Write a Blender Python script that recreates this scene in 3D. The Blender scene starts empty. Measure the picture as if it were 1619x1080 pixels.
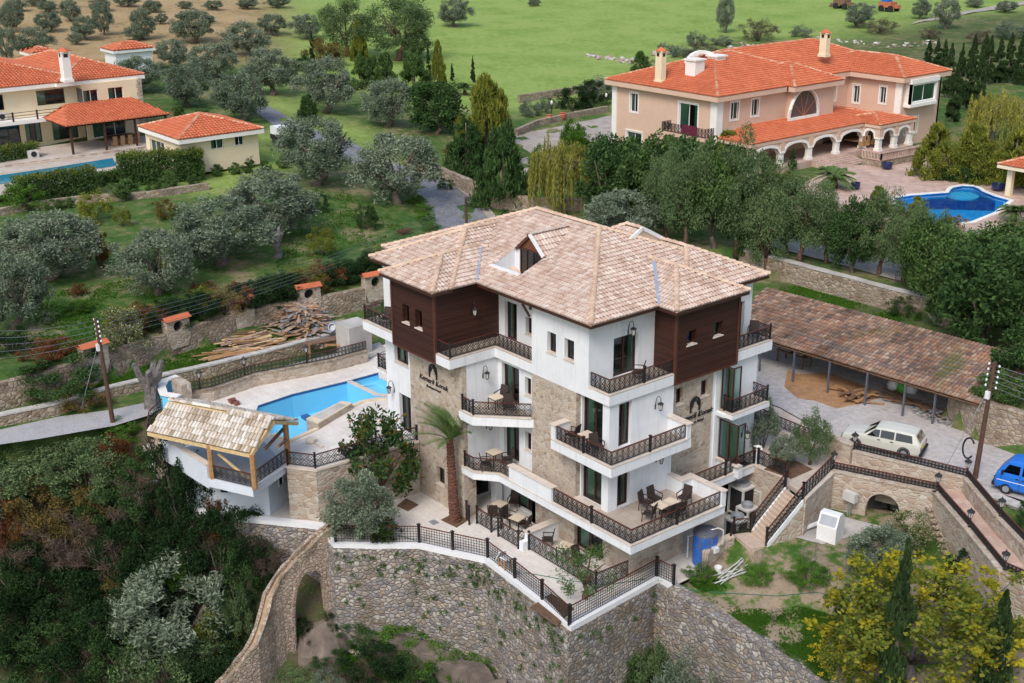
import bpy, math, random
import numpy as np
from math import pi, sin, cos, radians
random.seed(7); np.random.seed(7)
scene = bpy.context.scene
C = scene.collection

# ---------------------------------------------------------------- camera, world, sun, exposure
W, H, F = 1619.0, 1080.0, 1975.88
CX, CY, CZ = 45.517, -37.764, 32.240
YAW, PITCH, ROLL = 2.465831, -0.350617, -0.00839
fwd = np.array([cos(PITCH)*cos(YAW), cos(PITCH)*sin(YAW), sin(PITCH)])
rgt = np.array([sin(YAW), -cos(YAW), 0.0]); up = np.cross(rgt, fwd)
RR = rgt*cos(ROLL)+up*sin(ROLL); UU = -rgt*sin(ROLL)+up*cos(ROLL)
cam = bpy.data.cameras.new('camera'); camo = bpy.data.objects.new('camera', cam); C.objects.link(camo)
from mathutils import Matrix, Vector
camo.matrix_world = Matrix(((RR[0], UU[0], -fwd[0], CX), (RR[1], UU[1], -fwd[1], CY), (RR[2], UU[2], -fwd[2], CZ), (0, 0, 0, 1)))
cam.sensor_width = 36.0; cam.lens = F/W*36.0; cam.clip_end = 3000; cam.clip_start = 0.5
scene.camera = camo

SUN_EL, SUN_AZ = radians(48), radians(-62)      # azimuth of the direction towards the sun, from +X
world = bpy.data.worlds.new('World'); scene.world = world; world.use_nodes = True
wn = world.node_tree; bg = wn.nodes['Background']
sky = wn.nodes.new('ShaderNodeTexSky'); sky.sky_type = 'NISHITA'; sky.sun_disc = False
sky.sun_elevation = SUN_EL; sky.sun_rotation = radians(90)-SUN_AZ; sky.air_density = 1.3; sky.dust_density = 3.0
wn.links.new(sky.outputs[0], bg.inputs[0]); bg.inputs[1].default_value = 0.14
sl = bpy.data.lights.new('sun', 'SUN'); sl.energy = 1.5; sl.angle = radians(22); sl.color = (1.0, 0.96, 0.92)
so = bpy.data.objects.new('sun', sl); C.objects.link(so)
d = Vector((cos(SUN_EL)*cos(SUN_AZ), cos(SUN_EL)*sin(SUN_AZ), sin(SUN_EL)))
so.rotation_euler = d.to_track_quat('Z', 'Y').to_euler()
scene.view_settings.view_transform = 'Standard'; scene.view_settings.look = 'None'
scene.view_settings.gamma = 1.0; scene.view_settings.exposure = 0.40

# ---------------------------------------------------------------- picture point -> place in the world
def ray(px, py):
    return fwd + RR*(px-W/2)/F + UU*(H/2-py)/F
def at(px, py, z):
    r = ray(px, py); t = (z-CZ)/r[2]
    return (CX+r[0]*t, CY+r[1]*t, z)
def proj(x, y, z):
    dd = np.array([x-CX, y-CY, z-CZ]); k = dd@fwd
    return W/2+F*(dd@RR)/k, H/2-F*(dd@UU)/k
def depth(x, y, z): return float(np.array([x-CX, y-CY, z-CZ])@fwd)

# ---------------------------------------------------------------- mesh helpers
class MB:
    def __init__(s): s.v = []; s.f = []
    def add(s, vs, fs):
        n = len(s.v); s.v += [tuple(map(float, a)) for a in vs]; s.f += [tuple(n+i for i in f) for f in fs]; return s
    def box(s, x0, y0, z0, x1, y1, z1):
        if x0 > x1: x0, x1 = x1, x0
        if y0 > y1: y0, y1 = y1, y0
        if z0 > z1: z0, z1 = z1, z0
        return s.add([(x0,y0,z0),(x1,y0,z0),(x1,y1,z0),(x0,y1,z0),(x0,y0,z1),(x1,y0,z1),(x1,y1,z1),(x0,y1,z1)],
                     [(3,2,1,0),(4,5,6,7),(0,1,5,4),(1,2,6,5),(2,3,7,6),(3,0,4,7)])
    def bar(s, p, q, w, h=None, n=4, r2=None):
        p = np.array(p, float); q = np.array(q, float); a = q-p; L = np.linalg.norm(a)
        if L < 1e-6: return s
        a /= L; h = h or w
        t = np.array([0,0,1.0]) if abs(a[2]) < .95 else np.array([1.0,0,0])
        b = np.cross(a, t); b /= np.linalg.norm(b); c = np.cross(b, a)
        if n == 4: o = [(-.5*w,-.5*h),(.5*w,-.5*h),(.5*w,.5*h),(-.5*w,.5*h)]
        else: o = [(w*cos(2*pi*i/n), w*sin(2*pi*i/n)) for i in range(n)]
        k = (r2/w) if (r2 and n != 4) else 1
        vs = [p+b*u+c*v for u, v in o]+[q+b*u*k+c*v*k for u, v in o]
        fs = [(i, (i+1) % n, n+(i+1) % n, n+i) for i in range(n)]+[tuple(range(n))[::-1], tuple(range(n, 2*n))]
        return s.add(vs, fs)
    def tube(s, pts, rad, n=7):
        pts = [np.array(p, float) for p in pts]; vs = []; fs = []
        for i, p in enumerate(pts):
            a = pts[min(i+1, len(pts)-1)]-pts[max(i-1, 0)]; a /= (np.linalg.norm(a)+1e-9)
            t = np.array([1.0,0,0]) if abs(a[0]) < .8 else np.array([0,1.0,0])
            b = np.cross(a, t); b /= np.linalg.norm(b); c = np.cross(a, b)
            r = rad[i] if hasattr(rad, '__len__') else rad
            vs += [p+b*r*cos(2*pi*k/n)+c*r*sin(2*pi*k/n) for k in range(n)]
        for i in range(len(pts)-1):
            for k in range(n):
                fs.append((i*n+k, i*n+(k+1) % n, (i+1)*n+(k+1) % n, (i+1)*n+k))
        fs += [tuple(range(n))[::-1], tuple((len(pts)-1)*n+k for k in range(n))]
        return s.add(vs, fs)
    def prism(s, poly, z0, z1):      # poly counter-clockwise; z0/z1 numbers or lists
        n = len(poly); a = 0
        for i in range(n):
            x0, y0 = poly[i][:2]; x1, y1 = poly[(i+1) % n][:2]; a += x0*y1-x1*y0
        if a < 0:
            poly = poly[::-1]
            if hasattr(z0, '__len__'): z0 = z0[::-1]
            if hasattr(z1, '__len__'): z1 = z1[::-1]
        zz0 = z0 if hasattr(z0, '__len__') else [z0]*n; zz1 = z1 if hasattr(z1, '__len__') else [z1]*n
        vs = [(p[0], p[1], z) for p, z in zip(poly, zz0)]+[(p[0], p[1], z) for p, z in zip(poly, zz1)]
        fs = [tuple(range(n))[::-1], tuple(range(n, 2*n))]+[(i, (i+1) % n, n+(i+1) % n, n+i) for i in range(n)]
        return s.add(vs, fs)
    def lathe(s, x, y, prof, n=14):
        vs = []; fs = []
        for r, z in prof: vs += [(x+r*cos(2*pi*k/n), y+r*sin(2*pi*k/n), z) for k in range(n)]
        for i in range(len(prof)-1):
            for k in range(n): fs.append((i*n+k, i*n+(k+1) % n, (i+1)*n+(k+1) % n, (i+1)*n+k))
        fs += [tuple(range(n))[::-1], tuple((len(prof)-1)*n+k for k in range(n))]
        return s.add(vs, fs)
    def build(s, name, mat, parent=None, smooth=False):
        me = bpy.data.meshes.new(name); me.from_pydata(s.v, [], s.f)
        if mat: me.materials.append(mat)
        if smooth: me.polygons.foreach_set('use_smooth', [True]*len(me.polygons))
        me.update()
        o = bpy.data.objects.new(name, me); C.objects.link(o)
        if parent is not None:
            o.parent = parent; o.matrix_parent_inverse = wmat(parent).inverted()
        return o
def wmat(o):
    m = o.matrix_basis.copy()
    if o.parent: return wmat(o.parent) @ o.matrix_parent_inverse @ m
    return m
def tag(o, label=None, cat=None, group=None, kind=None):
    if label: o['label'] = label
    if cat: o['category'] = cat
    if group: o['group'] = group
    if kind: o['kind'] = kind
    return o
def empty(name, loc, label, cat, group=None, rz=0):
    o = bpy.data.objects.new(name, None); C.objects.link(o); o.location = loc; o.rotation_euler = (0,0,rz)
    o.empty_display_size = .3
    return tag(o, label, cat, group)
def copy_tree(o, parent=None):
    c = o.copy(); C.objects.link(c)
    if parent is not None: c.parent = parent
    for ch in list(o.children): copy_tree(ch, c)
    return c

# ---------------------------------------------------------------- materials
def newmat(name):
    m = bpy.data.materials.new(name); m.use_nodes = True; nt = m.node_tree; b = nt.nodes['Principled BSDF']
    return m, nt, b
def ramp(nt, fac, cols, pos=None, interp='LINEAR'):
    r = nt.nodes.new('ShaderNodeValToRGB'); e = r.color_ramp.elements; r.color_ramp.interpolation = interp
    n = len(cols); pos = pos or [i/(n-1) for i in range(n)]
    while len(e) < n: e.new(1.0)
    for i in range(n): e[i].position = pos[i]; e[i].color = (*cols[i], 1)
    nt.links.new(fac, r.inputs[0]); return r.outputs[0]
def coords(nt, scale=1.0, world=True):
    tc = nt.nodes.new('ShaderNodeNewGeometry') if world else nt.nodes.new('ShaderNodeTexCoord')
    mp = nt.nodes.new('ShaderNodeMapping'); s = scale if hasattr(scale, '__len__') else (scale,)*3
    mp.inputs['Scale'].default_value = s
    nt.links.new(tc.outputs['Position' if world else 'Object'], mp.inputs[0]); return mp.outputs[0]
def noise(nt, vec, scale, detail=3, rough=.6):
    n = nt.nodes.new('ShaderNodeTexNoise'); n.inputs['Scale'].default_value = scale; n.inputs['Detail'].default_value = detail
    n.inputs['Roughness'].default_value = rough; nt.links.new(vec, n.inputs['Vector']); return n.outputs[0]
def mixc(nt, fac, a, b, mode='MIX'):
    m = nt.nodes.new('ShaderNodeMix'); m.data_type = 'RGBA'; m.blend_type = mode
    for i, x in ((0, fac), (6, a), (7, b)):
        if isinstance(x, (int, float)): m.inputs[i].default_value = x
        elif isinstance(x, tuple): m.inputs[i].default_value = (*x, 1)
        else: nt.links.new(x, m.inputs[i])
    return m.outputs[2]
def bump(nt, b, h, strength=.3, dist=.05):
    n = nt.nodes.new('ShaderNodeBump'); n.inputs['Strength'].default_value = strength; n.inputs['Distance'].default_value = dist
    nt.links.new(h, n.inputs['Height']); nt.links.new(n.outputs[0], b.inputs['Normal'])
def math_(nt, op, a, b=None):
    m = nt.nodes.new('ShaderNodeMath'); m.operation = op
    for i, x in ((0, a), (1, b)):
        if x is None: continue
        if isinstance(x, (int, float)): m.inputs[i].default_value = x
        else: nt.links.new(x, m.inputs[i])
    return m.outputs[0]
def plain(name, col, rough=.6, metal=0, var=.12, vs=2.0, bumps=.0, spec=None):
    m, nt, b = newmat(name); v = coords(nt)
    n = noise(nt, v, vs, 4)
    c = ramp(nt, n, [tuple(x*(1-var) for x in col), col, tuple(min(1, x*(1+var)) for x in col)], [.3, .5, .7])
    nt.links.new(c, b.inputs['Base Color']); b.inputs['Roughness'].default_value = rough; b.inputs['Metallic'].default_value = metal
    if spec is not None: b.inputs['Specular IOR Level'].default_value = spec
    if bumps: bump(nt, b, noise(nt, v, vs*12, 3), bumps, .02)
    return m
def stone(name, cols, scale, mortar, mw=.06, aniso=(1,1,1.25), warp=.5, bs=.6, rough=.85, stain=None):
    m, nt, b = newmat(name); v0 = coords(nt, aniso)
    nz = nt.nodes.new('ShaderNodeTexNoise'); nz.inputs['Scale'].default_value = scale*.8; nt.links.new(v0, nz.inputs['Vector'])
    v = nt.nodes.new('ShaderNodeMix'); v.data_type = 'VECTOR'; v.inputs[0].default_value = .12*warp
    nt.links.new(v0, v.inputs[4]); nt.links.new(nz.outputs[1], v.inputs[5]); v = v.outputs[1]
    a = nt.nodes.new('ShaderNodeTexVoronoi'); a.inputs['Scale'].default_value = scale; nt.links.new(v, a.inputs['Vector'])
    e = nt.nodes.new('ShaderNodeTexVoronoi'); e.feature = 'DISTANCE_TO_EDGE'; e.inputs['Scale'].default_value = scale; nt.links.new(v, e.inputs['Vector'])
    sep = nt.nodes.new('ShaderNodeSeparateColor'); nt.links.new(a.outputs['Color'], sep.inputs[0])
    c = ramp(nt, sep.outputs[0], cols)
    fine = noise(nt, v0, scale*5, 5)
    c = mixc(nt, .45, c, ramp(nt, fine, [(.45,.45,.45),(1.0,1.0,1.0)], [.3,.7]), 'MULTIPLY')
    big = noise(nt, v0, .35, 3)
    c = mixc(nt, .35, c, ramp(nt, big, [(.6,.58,.55),(1.15,1.1,1.05)], [.35,.65]), 'MULTIPLY')
    if stain:
        c = mixc(nt, ramp(nt, noise(nt, v0, .8, 5), [(0,0,0),(1,1,1)], [.52,.68]), c, stain)
    mk = ramp(nt, e.outputs['Distance'], [(1,1,1),(0,0,0)], [mw*.5, mw])
    c = mixc(nt, mk, c, mortar)
    nt.links.new(c, b.inputs['Base Color']); b.inputs['Roughness'].default_value = rough
    h = ramp(nt, e.outputs['Distance'], [(0,0,0),(1,1,1)], [0, mw*2.5])
    h2 = mixc(nt, .25, h, fine); bump(nt, b, h2, bs, .06)
    return m
def leafmat(name, cols, spread=.35, trans=.14):
    m, nt, b = newmat(name); g = nt.nodes.new('ShaderNodeNewGeometry')
    oi = nt.nodes.new('ShaderNodeObjectInfo')
    c = ramp(nt, g.outputs['Random Per Island'], cols)
    n = noise(nt, coords(nt), .5, 3)
    c = mixc(nt, .6, c, ramp(nt, n, [(.72,.74,.7),(1.25,1.22,1.15)], [.35,.65]), 'MULTIPLY')
    c = mixc(nt, .8, c, ramp(nt, oi.outputs['Random'], [(.8,.84,.8),(1.15,1.1,1.08)]), 'MULTIPLY')
    nt.links.new(c, b.inputs['Base Color']); b.inputs['Roughness'].default_value = .8
    b.inputs['Specular IOR Level'].default_value = .06
    out = [x for x in nt.nodes if x.type == 'OUTPUT_MATERIAL'][0]
    t = nt.nodes.new('ShaderNodeBsdfTranslucent'); nt.links.new(c, t.inputs[0])
    mx = nt.nodes.new('ShaderNodeMixShader'); mx.inputs[0].default_value = trans
    nt.links.new(b.outputs[0], mx.inputs[1]); nt.links.new(t.outputs[0], mx.inputs[2]); nt.links.new(mx.outputs[0], out.inputs[0])
    return m
def tilemat(name, cols, pos=None, dirt=(.5,.45,.4), moss=None, dk=.5, ns=1.2):
    m, nt, b = newmat(name); g = nt.nodes.new('ShaderNodeNewGeometry')
    c = ramp(nt, g.outputs['Random Per Island'], cols, pos)
    v = coords(nt)
    c = mixc(nt, dk, c, ramp(nt, noise(nt, v, ns, 5), [dirt, (1.1,1.1,1.1)], [.35,.6]), 'MULTIPLY')
    c = mixc(nt, .3, c, ramp(nt, noise(nt, v, 25, 3), [(.5,.5,.5), (1.1,1.1,1.1)], [.3,.7]), 'MULTIPLY')
    if moss: c = mixc(nt, ramp(nt, noise(nt, v, .25, 5), [(0,0,0),(1,1,1)], [.57,.70]), c, moss)
    nt.links.new(c, b.inputs['Base Color']); b.inputs['Roughness'].default_value = .8
    return m
M = {}
def plaster_mat():
    m, nt, b = newmat('white_plaster'); v = coords(nt)
    c = ramp(nt, noise(nt, v, .8, 5), [(.67,.695,.73),(.72,.745,.78),(.76,.78,.80)], [.3,.5,.7])
    st = noise(nt, coords(nt, (2.2,2.2,.16)), 2.0, 5, .7)
    c = mixc(nt, .5, c, ramp(nt, st, [(.80,.79,.77),(1,1,1)], [.34,.50]), 'MULTIPLY')
    nt.links.new(c, b.inputs['Base Color']); b.inputs['Roughness'].default_value = .8; bump(nt, b, noise(nt, v, 9, 4), .12, .02); return m
M['plaster'] = plaster_mat()
M['plaster_blue'] = plain('pale_grey_plaster', (.60,.65,.72), .8, var=.08, vs=.7, bumps=.1)
M['cream'] = plain('cream_plaster', (.74,.63,.44), .8, var=.05, vs=.7)
M['peach'] = plain('peach_render', (.60,.42,.32), .8, var=.05, vs=.6)
M['trim'] = plain('white_trim', (.78,.76,.72), .6, var=.05, vs=1.5)
M['marble'] = plain('pale_marble', (.62,.54,.47), .5, var=.12, vs=3)
M['stone'] = stone('honey_stone', [(.34,.26,.19),(.47,.38,.29),(.55,.47,.39),(.42,.36,.30),(.60,.54,.48),(.50,.37,.28)], 4.0, (.47,.41,.34), .06, bs=.45)
M['ashlar'] = stone('squared_tan_stone', [(.38,.29,.22),(.50,.41,.33),(.57,.50,.42),(.44,.33,.25),(.60,.55,.48)], 2.9, (.44,.39,.33), .055, aniso=(1,1,1.5))
M['rubble'] = stone('grey_rubble', [(.17,.165,.17),(.30,.29,.30),(.43,.41,.40),(.28,.22,.17),(.56,.53,.50),(.40,.34,.28),(.25,.25,.27),(.46,.36,.26)], 3.8, (.17,.15,.13), .075, bs=1.0, stain=(.19,.15,.11))
M['garden_stone'] = stone('garden_wall_stone', [(.24,.17,.11),(.42,.34,.25),(.50,.43,.34),(.34,.26,.19),(.38,.33,.29)], 3.2, (.26,.20,.15), .08, bs=.8, stain=(.17,.13,.09))
M['old_stone'] = stone('aqueduct_stone', [(.36,.25,.19),(.52,.41,.33),(.58,.49,.41),(.44,.34,.27),(.54,.48,.43)], 5.0, (.30,.22,.17), .08, bs=1.0, stain=(.20,.17,.14))
M['concrete'] = plain('weathered_concrete', (.42,.40,.38), .9, var=.25, vs=.6, bumps=.3)
M['coping'] = plain('rough_white_coping', (.46,.44,.41), .9, var=.25, vs=3, bumps=.5)
M['iron'] = plain('black_iron', (.016,.014,.015), .5, var=.2)
M['bedrock'] = plain('brown_bedrock', (.15,.12,.10), .95, var=.45, vs=.9, bumps=1.0)
M['rail'] = plain('red_brown_handrail', (.09,.022,.014), .45, var=.2)
M['frame'] = plain('dark_wood_frame', (.05,.018,.012), .5, var=.2)
M['weathered'] = plain('weathered_pine', (.38,.27,.20), .8, var=.35, vs=4)
M['timber'] = plain('new_timber', (.38,.21,.10), .7, var=.25, vs=4)
M['timber_pale'] = plain('pale_timber', (.62,.46,.24), .7, var=.2, vs=4)
M['old_timber'] = plain('old_timber', (.17,.10,.06), .8, var=.35, vs=5)
M['pole'] = plain('creosoted_pole', (.085,.045,.03), .8, var=.3, vs=3)
M['wicker'] = plain('dark_wicker', (.035,.022,.018), .7, var=.3, vs=20)
M['tabletop'] = plain('cream_table_top', (.62,.52,.40), .6, var=.06)
M['metal'] = plain('grey_metal', (.35,.37,.40), .45, metal=.4, var=.1)
M['gutter'] = plain('zinc_flashing', (.55,.60,.68), .35, metal=.6, var=.1)
M['steelpost'] = plain('blue_grey_post', (.10,.11,.14), .5, var=.15)
M['white'] = plain('white_paint', (.75,.76,.78), .4, var=.04)
M['acwhite'] = plain('unit_casing', (.55,.54,.52), .5, var=.06)
M['black'] = plain('matt_black', (.012,.012,.014), .7, var=.2)
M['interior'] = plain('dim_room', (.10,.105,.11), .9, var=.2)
M['bluetank'] = plain('blue_plastic', (.02,.13,.50), .35, var=.1)
M['poolblue'] = plain('pool_paint', (.17,.56,.80), .5, var=.06, vs=.5)
M['pooldark'] = plain('pool_tile_band', (.03,.10,.26), .4, var=.1)
M['redfab'] = plain('maroon_cloth', (.10,.008,.03), .9, var=.2)
M['redflower'] = leafmat('red_blossom', [(.05,.09,.03),(.45,.03,.04),(.06,.10,.03),(.10,.10,.04),(.08,.11,.04),(.38,.04,.05)])
M['curtain'] = plain('pale_green_curtain', (.34,.52,.42), .9, var=.1)
M['bark'] = plain('grey_bark', (.14,.11,.09), .9, var=.4, vs=6, bumps=.8)
M['bark_red'] = plain('red_brown_bark', (.13,.07,.05), .9, var=.4, vs=6, bumps=.8)
M['deadwood'] = plain('bleached_dead_wood', (.16,.145,.14), .9, var=.5, vs=5, bumps=1)
M['soil'] = plain('planting_soil', (.13,.075,.045), .95, var=.3, vs=4, bumps=.5)
M['sand'] = plain('orange_building_sand', (.36,.20,.10), .95, var=.25, vs=2, bumps=.4)
M['gravel'] = stone('white_gravel', [(.30,.30,.30),(.5,.5,.5),(.62,.6,.58)], 9, (.15,.15,.15), .1, bs=1)
M['hose'] = plain('green_hose', (.02,.14,.10), .5, var=.1)
M['terracotta'] = plain('terracotta', (.42,.13,.06), .8, var=.15)
M['glazedblue'] = plain('blue_glazed_pot', (.012,.02,.08), .25, var=.15)

def glassmat(name, tint, alpha, rough=.04):
    m, nt, b = newmat(name); out = [x for x in nt.nodes if x.type == 'OUTPUT_MATERIAL'][0]
    g = nt.nodes.new('ShaderNodeBsdfGlossy'); g.inputs['Roughness'].default_value = rough; g.inputs[0].default_value = (.75,.8,.85,1)
    t = nt.nodes.new('ShaderNodeBsdfTransparent'); t.inputs[0].default_value = (*tint, 1)
    fr = nt.nodes.new('ShaderNodeFresnel'); fr.inputs[0].default_value = 1.25 if 'water' in name else 1.5
    mx = nt.nodes.new('ShaderNodeMixShader')
    nt.links.new(math_(nt, 'ADD', fr.outputs[0], alpha), mx.inputs[0]); nt.links.new(t.outputs[0], mx.inputs[1]); nt.links.new(g.outputs[0], mx.inputs[2])
    nt.links.new(mx.outputs[0], out.inputs[0]); return m
M['glass'] = glassmat('window_glass', (.50,.68,.60), .05)
M['water'] = glassmat('pool_water', (.55,.88,.95), .02, .02)
M['carglass'] = glassmat('tinted_car_glass', (.10,.10,.11), .04)
def cladding():
    m, nt, b = newmat('dark_timber_cladding'); v = coords(nt)
    s = nt.nodes.new('ShaderNodeSeparateXYZ'); nt.links.new(v, s.inputs[0])
    k = math_(nt, 'MULTIPLY', s.outputs[2], 1/.155); fr = math_(nt, 'FRACT', k); fl = math_(nt, 'FLOOR', k)
    wn_ = nt.nodes.new('ShaderNodeTexWhiteNoise'); wn_.noise_dimensions = '1D'; nt.links.new(fl, wn_.inputs['W'])
    c = ramp(nt, wn_.outputs[0], [(.036,.012,.008),(.062,.021,.013),(.048,.017,.012)])
    c = mixc(nt, .5, c, ramp(nt, noise(nt, coords(nt, (2,2,12)), 3, 4), [(.5,.5,.5),(1.2,1.2,1.2)], [.3,.7]), 'MULTIPLY')
    ln = ramp(nt, fr, [(1,1,1),(0,0,0),(0,0,0),(1,1,1)], [0,.10,.92,1])
    c = mixc(nt, ln, c, (.008,.004,.004)); nt.links.new(c, b.inputs['Base Color']); b.inputs['Roughness'].default_value = .5
    b.inputs['Specular IOR Level'].default_value = .3
    inv = ramp(nt, fr, [(0,0,0),(1,1,1),(.6,.6,.6),(0,0,0)], [0,.12,.9,1]); bump(nt, b, inv, .8, .03)
    return m
M['cladding'] = cladding()
def paving(name, cols, mortar, sx=.6, sy=.4, rot=0, rough=.7, dirt=.5, dcol=(.6,.55,.5)):
    m, nt, b = newmat(name); v = coords(nt)
    mp = nt.nodes.new('ShaderNodeMapping'); mp.inputs['Rotation'].default_value = (0,0,rot); nt.links.new(v, mp.inputs[0])
    br = nt.nodes.new('ShaderNodeTexBrick'); nt.links.new(mp.outputs[0], br.inputs['Vector'])
    br.inputs['Scale'].default_value = 1.0; br.inputs['Brick Width'].default_value = sx; br.inputs['Row Height'].default_value = sy
    br.inputs['Mortar Size'].default_value = .008; br.inputs['Color1'].default_value = (*cols[0],1); br.inputs['Color2'].default_value = (*cols[1],1)
    br.inputs['Mortar'].default_value = (*mortar,1)
    c = mixc(nt, dirt, br.outputs[0], ramp(nt, noise(nt, v, .5, 6, .7), [dcol,(1.08,1.08,1.08)], [.35,.62]), 'MULTIPLY')
    c = mixc(nt, .3, c, ramp(nt, noise(nt, v, 5, 4), [(.7,.7,.7),(1.1,1.1,1.1)], [.3,.7]), 'MULTIPLY')
    nt.links.new(c, b.inputs['Base Color']); b.inputs['Roughness'].default_value = rough; return m
M['travertine'] = paving('travertine_paving', [(.68,.64,.60),(.74,.70,.66)], (.58,.54,.50), .6, .4, 0, .7, .35)
M['courtpave'] = paving('courtyard_paving', [(.50,.43,.37),(.56,.49,.43)], (.38,.32,.28), .6, .6)
M['pinkpave'] = paving('pink_terrace_paving', [(.48,.33,.27),(.58,.44,.37)], (.40,.30,.25), .5, .5, .5)
M['terracefloor'] = paving('terrace_floor', [(.42,.35,.29),(.46,.39,.33)], (.33,.28,.23), .5, .5, 0, .5, .2)
M['setts'] = paving('grey_setts', [(.17,.18,.20),(.25,.26,.29)], (.13,.13,.13), .3, .22, .6, .8)
M['dropave'] = paving('drive_paving', [(.36,.32,.28),(.42,.38,.34)], (.30,.27,.24), .8, .8, .3, .8)
M['steps'] = plain('stone_steps', (.50,.40,.32), .7, var=.15, vs=3)
def ground(name, stops, s1=.6, s2=6, detail=8, specks=None, bs=.5):
    m, nt, b = newmat(name); v = coords(nt)
    f = mixc(nt, .35, noise(nt, v, s1, detail, .65), noise(nt, v, s2, 4, .7))
    c = ramp(nt, f, [x[1] for x in stops], [x[0] for x in stops])
    c = mixc(nt, .5, c, ramp(nt, noise(nt, v, s2*4, 4), [(.6,.6,.6),(1.25,1.25,1.25)], [.3,.7]), 'MULTIPLY')
    if specks:
        c = mixc(nt, ramp(nt, noise(nt, v, specks[0], 2, .5), [(0,0,0),(1,1,1)], [specks[1], specks[1]+.03]), c, specks[2])
    nt.links.new(c, b.inputs['Base Color']); b.inputs['Roughness'].default_value = .95; b.inputs['Specular IOR Level'].default_value = .2
    bump(nt, b, noise(nt, v, s2*3, 5), bs, .15); return m
M['yard'] = ground('dusty_concrete', [(.3,(.34,.32,.32)),(.45,(.42,.40,.39)),(.55,(.48,.45,.44)),(.7,(.38,.33,.29))], .16, .7, bs=.03)
M['road'] = ground('pale_concrete_road', [(.3,(.30,.30,.31)),(.5,(.38,.38,.39)),(.7,(.34,.32,.30))], .2, 2, bs=.1)
M['garden'] = ground('patchy_garden', [(.40,(.045,.12,.015)),(.46,(.06,.12,.02)),(.50,(.26,.20,.14)),(.6,(.33,.26,.19)),(.75,(.28,.21,.15))], .32, 3)
# terrain: grass / dry stubble / earth, chosen by painted land-use masks of the real ground
def terrainmat():
    m, nt, b = newmat('land'); v = coords(nt)
    at_ = nt.nodes.new('ShaderNodeVertexColor'); at_.layer_name = 'use'
    sp = nt.nodes.new('ShaderNodeSeparateColor'); nt.links.new(at_.outputs[0], sp.inputs[0])
    n1 = noise(nt, v, .12, 8, .65); n2 = noise(nt, v, 1.2, 6, .7); n3 = noise(nt, v, 8, 4, .7)
    fld = ramp(nt, mixc(nt, .5, n1, n2), [(.145,.235,.05),(.20,.30,.065),(.27,.36,.10),(.22,.29,.08)], [.35,.45,.55,.68])
    fld = mixc(nt, ramp(nt, n3, [(0,0,0),(1,1,1)], [.69,.72]), fld, (.5,.5,.42))
    dry = ramp(nt, mixc(nt, .5, n1, n2), [(.16,.14,.06),(.34,.24,.12),(.42,.31,.17),(.22,.20,.08)], [.36,.46,.58,.7])
    orch = ramp(nt, mixc(nt, .45, noise(nt, v, .22, 7, .7), n2), [(.035,.085,.018),(.06,.125,.028),(.11,.15,.045),(.21,.19,.10),(.29,.235,.155)], [.38,.46,.52,.57,.68])
    ear = ramp(nt, mixc(nt, .4, n2, n3), [(.05,.045,.03),(.11,.09,.06),(.055,.085,.02),(.17,.14,.10)], [.38,.48,.56,.66])
    c = mixc(nt, sp.outputs[0], orch, fld); c = mixc(nt, sp.outputs[1], c, dry); c = mixc(nt, sp.outputs[2], c, ear)
    sandy = ramp(nt, mixc(nt, .5, noise(nt, v, .45, 6, .6), n2), [(.045,.11,.018),(.09,.15,.035),(.28,.225,.155),(.35,.28,.205),(.26,.205,.15)], [.40,.46,.51,.60,.72])
    inv = math_(nt, 'SUBTRACT', 1.0, at_.outputs[1]); c = mixc(nt, inv, c, sandy)
    c = mixc(nt, .4, c, ramp(nt, n3, [(.6,.6,.6),(1.2,1.2,1.2)], [.3,.7]), 'MULTIPLY')
    nt.links.new(c, b.inputs['Base Color']); b.inputs['Roughness'].default_value = .95; b.inputs['Specular IOR Level'].default_value = .15
    bump(nt, b, n3, .5, .15); return m
M['land'] = terrainmat()
T_PINK = [(.46,.31,.24),(.57,.43,.35),(.64,.52,.45),(.52,.37,.30),(.70,.61,.54),(.56,.42,.35)]
M['tile'] = tilemat('mottled_pink_tiles', T_PINK, dk=.25)
M['ridge'] = tilemat('ridge_tiles', [(.62,.44,.32),(.66,.50,.38),(.55,.38,.28)], dk=.3)
M['tile_orange'] = tilemat('orange_tiles', [(.50,.125,.055),(.57,.165,.075),(.53,.14,.06),(.60,.195,.095)], dk=.3, dirt=(.75,.7,.68), ns=.5)
M['ridge_o'] = tilemat('orange_ridge_tiles', [(.62,.36,.22),(.52,.15,.07),(.66,.45,.30)], dk=.3)
M['tile_old'] = tilemat('old_mixed_tiles', [(.28,.14,.09),(.38,.23,.15),(.22,.15,.12),(.46,.33,.24),(.13,.10,.085),(.34,.18,.11)], dk=.75, dirt=(.3,.28,.27), ns=.45, moss=(.10,.12,.03))
M['tile_cream'] = tilemat('cream_brown_tiles', [(.62,.58,.52),(.70,.66,.60),(.34,.26,.18),(.66,.60,.52),(.45,.36,.27),(.72,.70,.66)], dk=.25)
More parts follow.
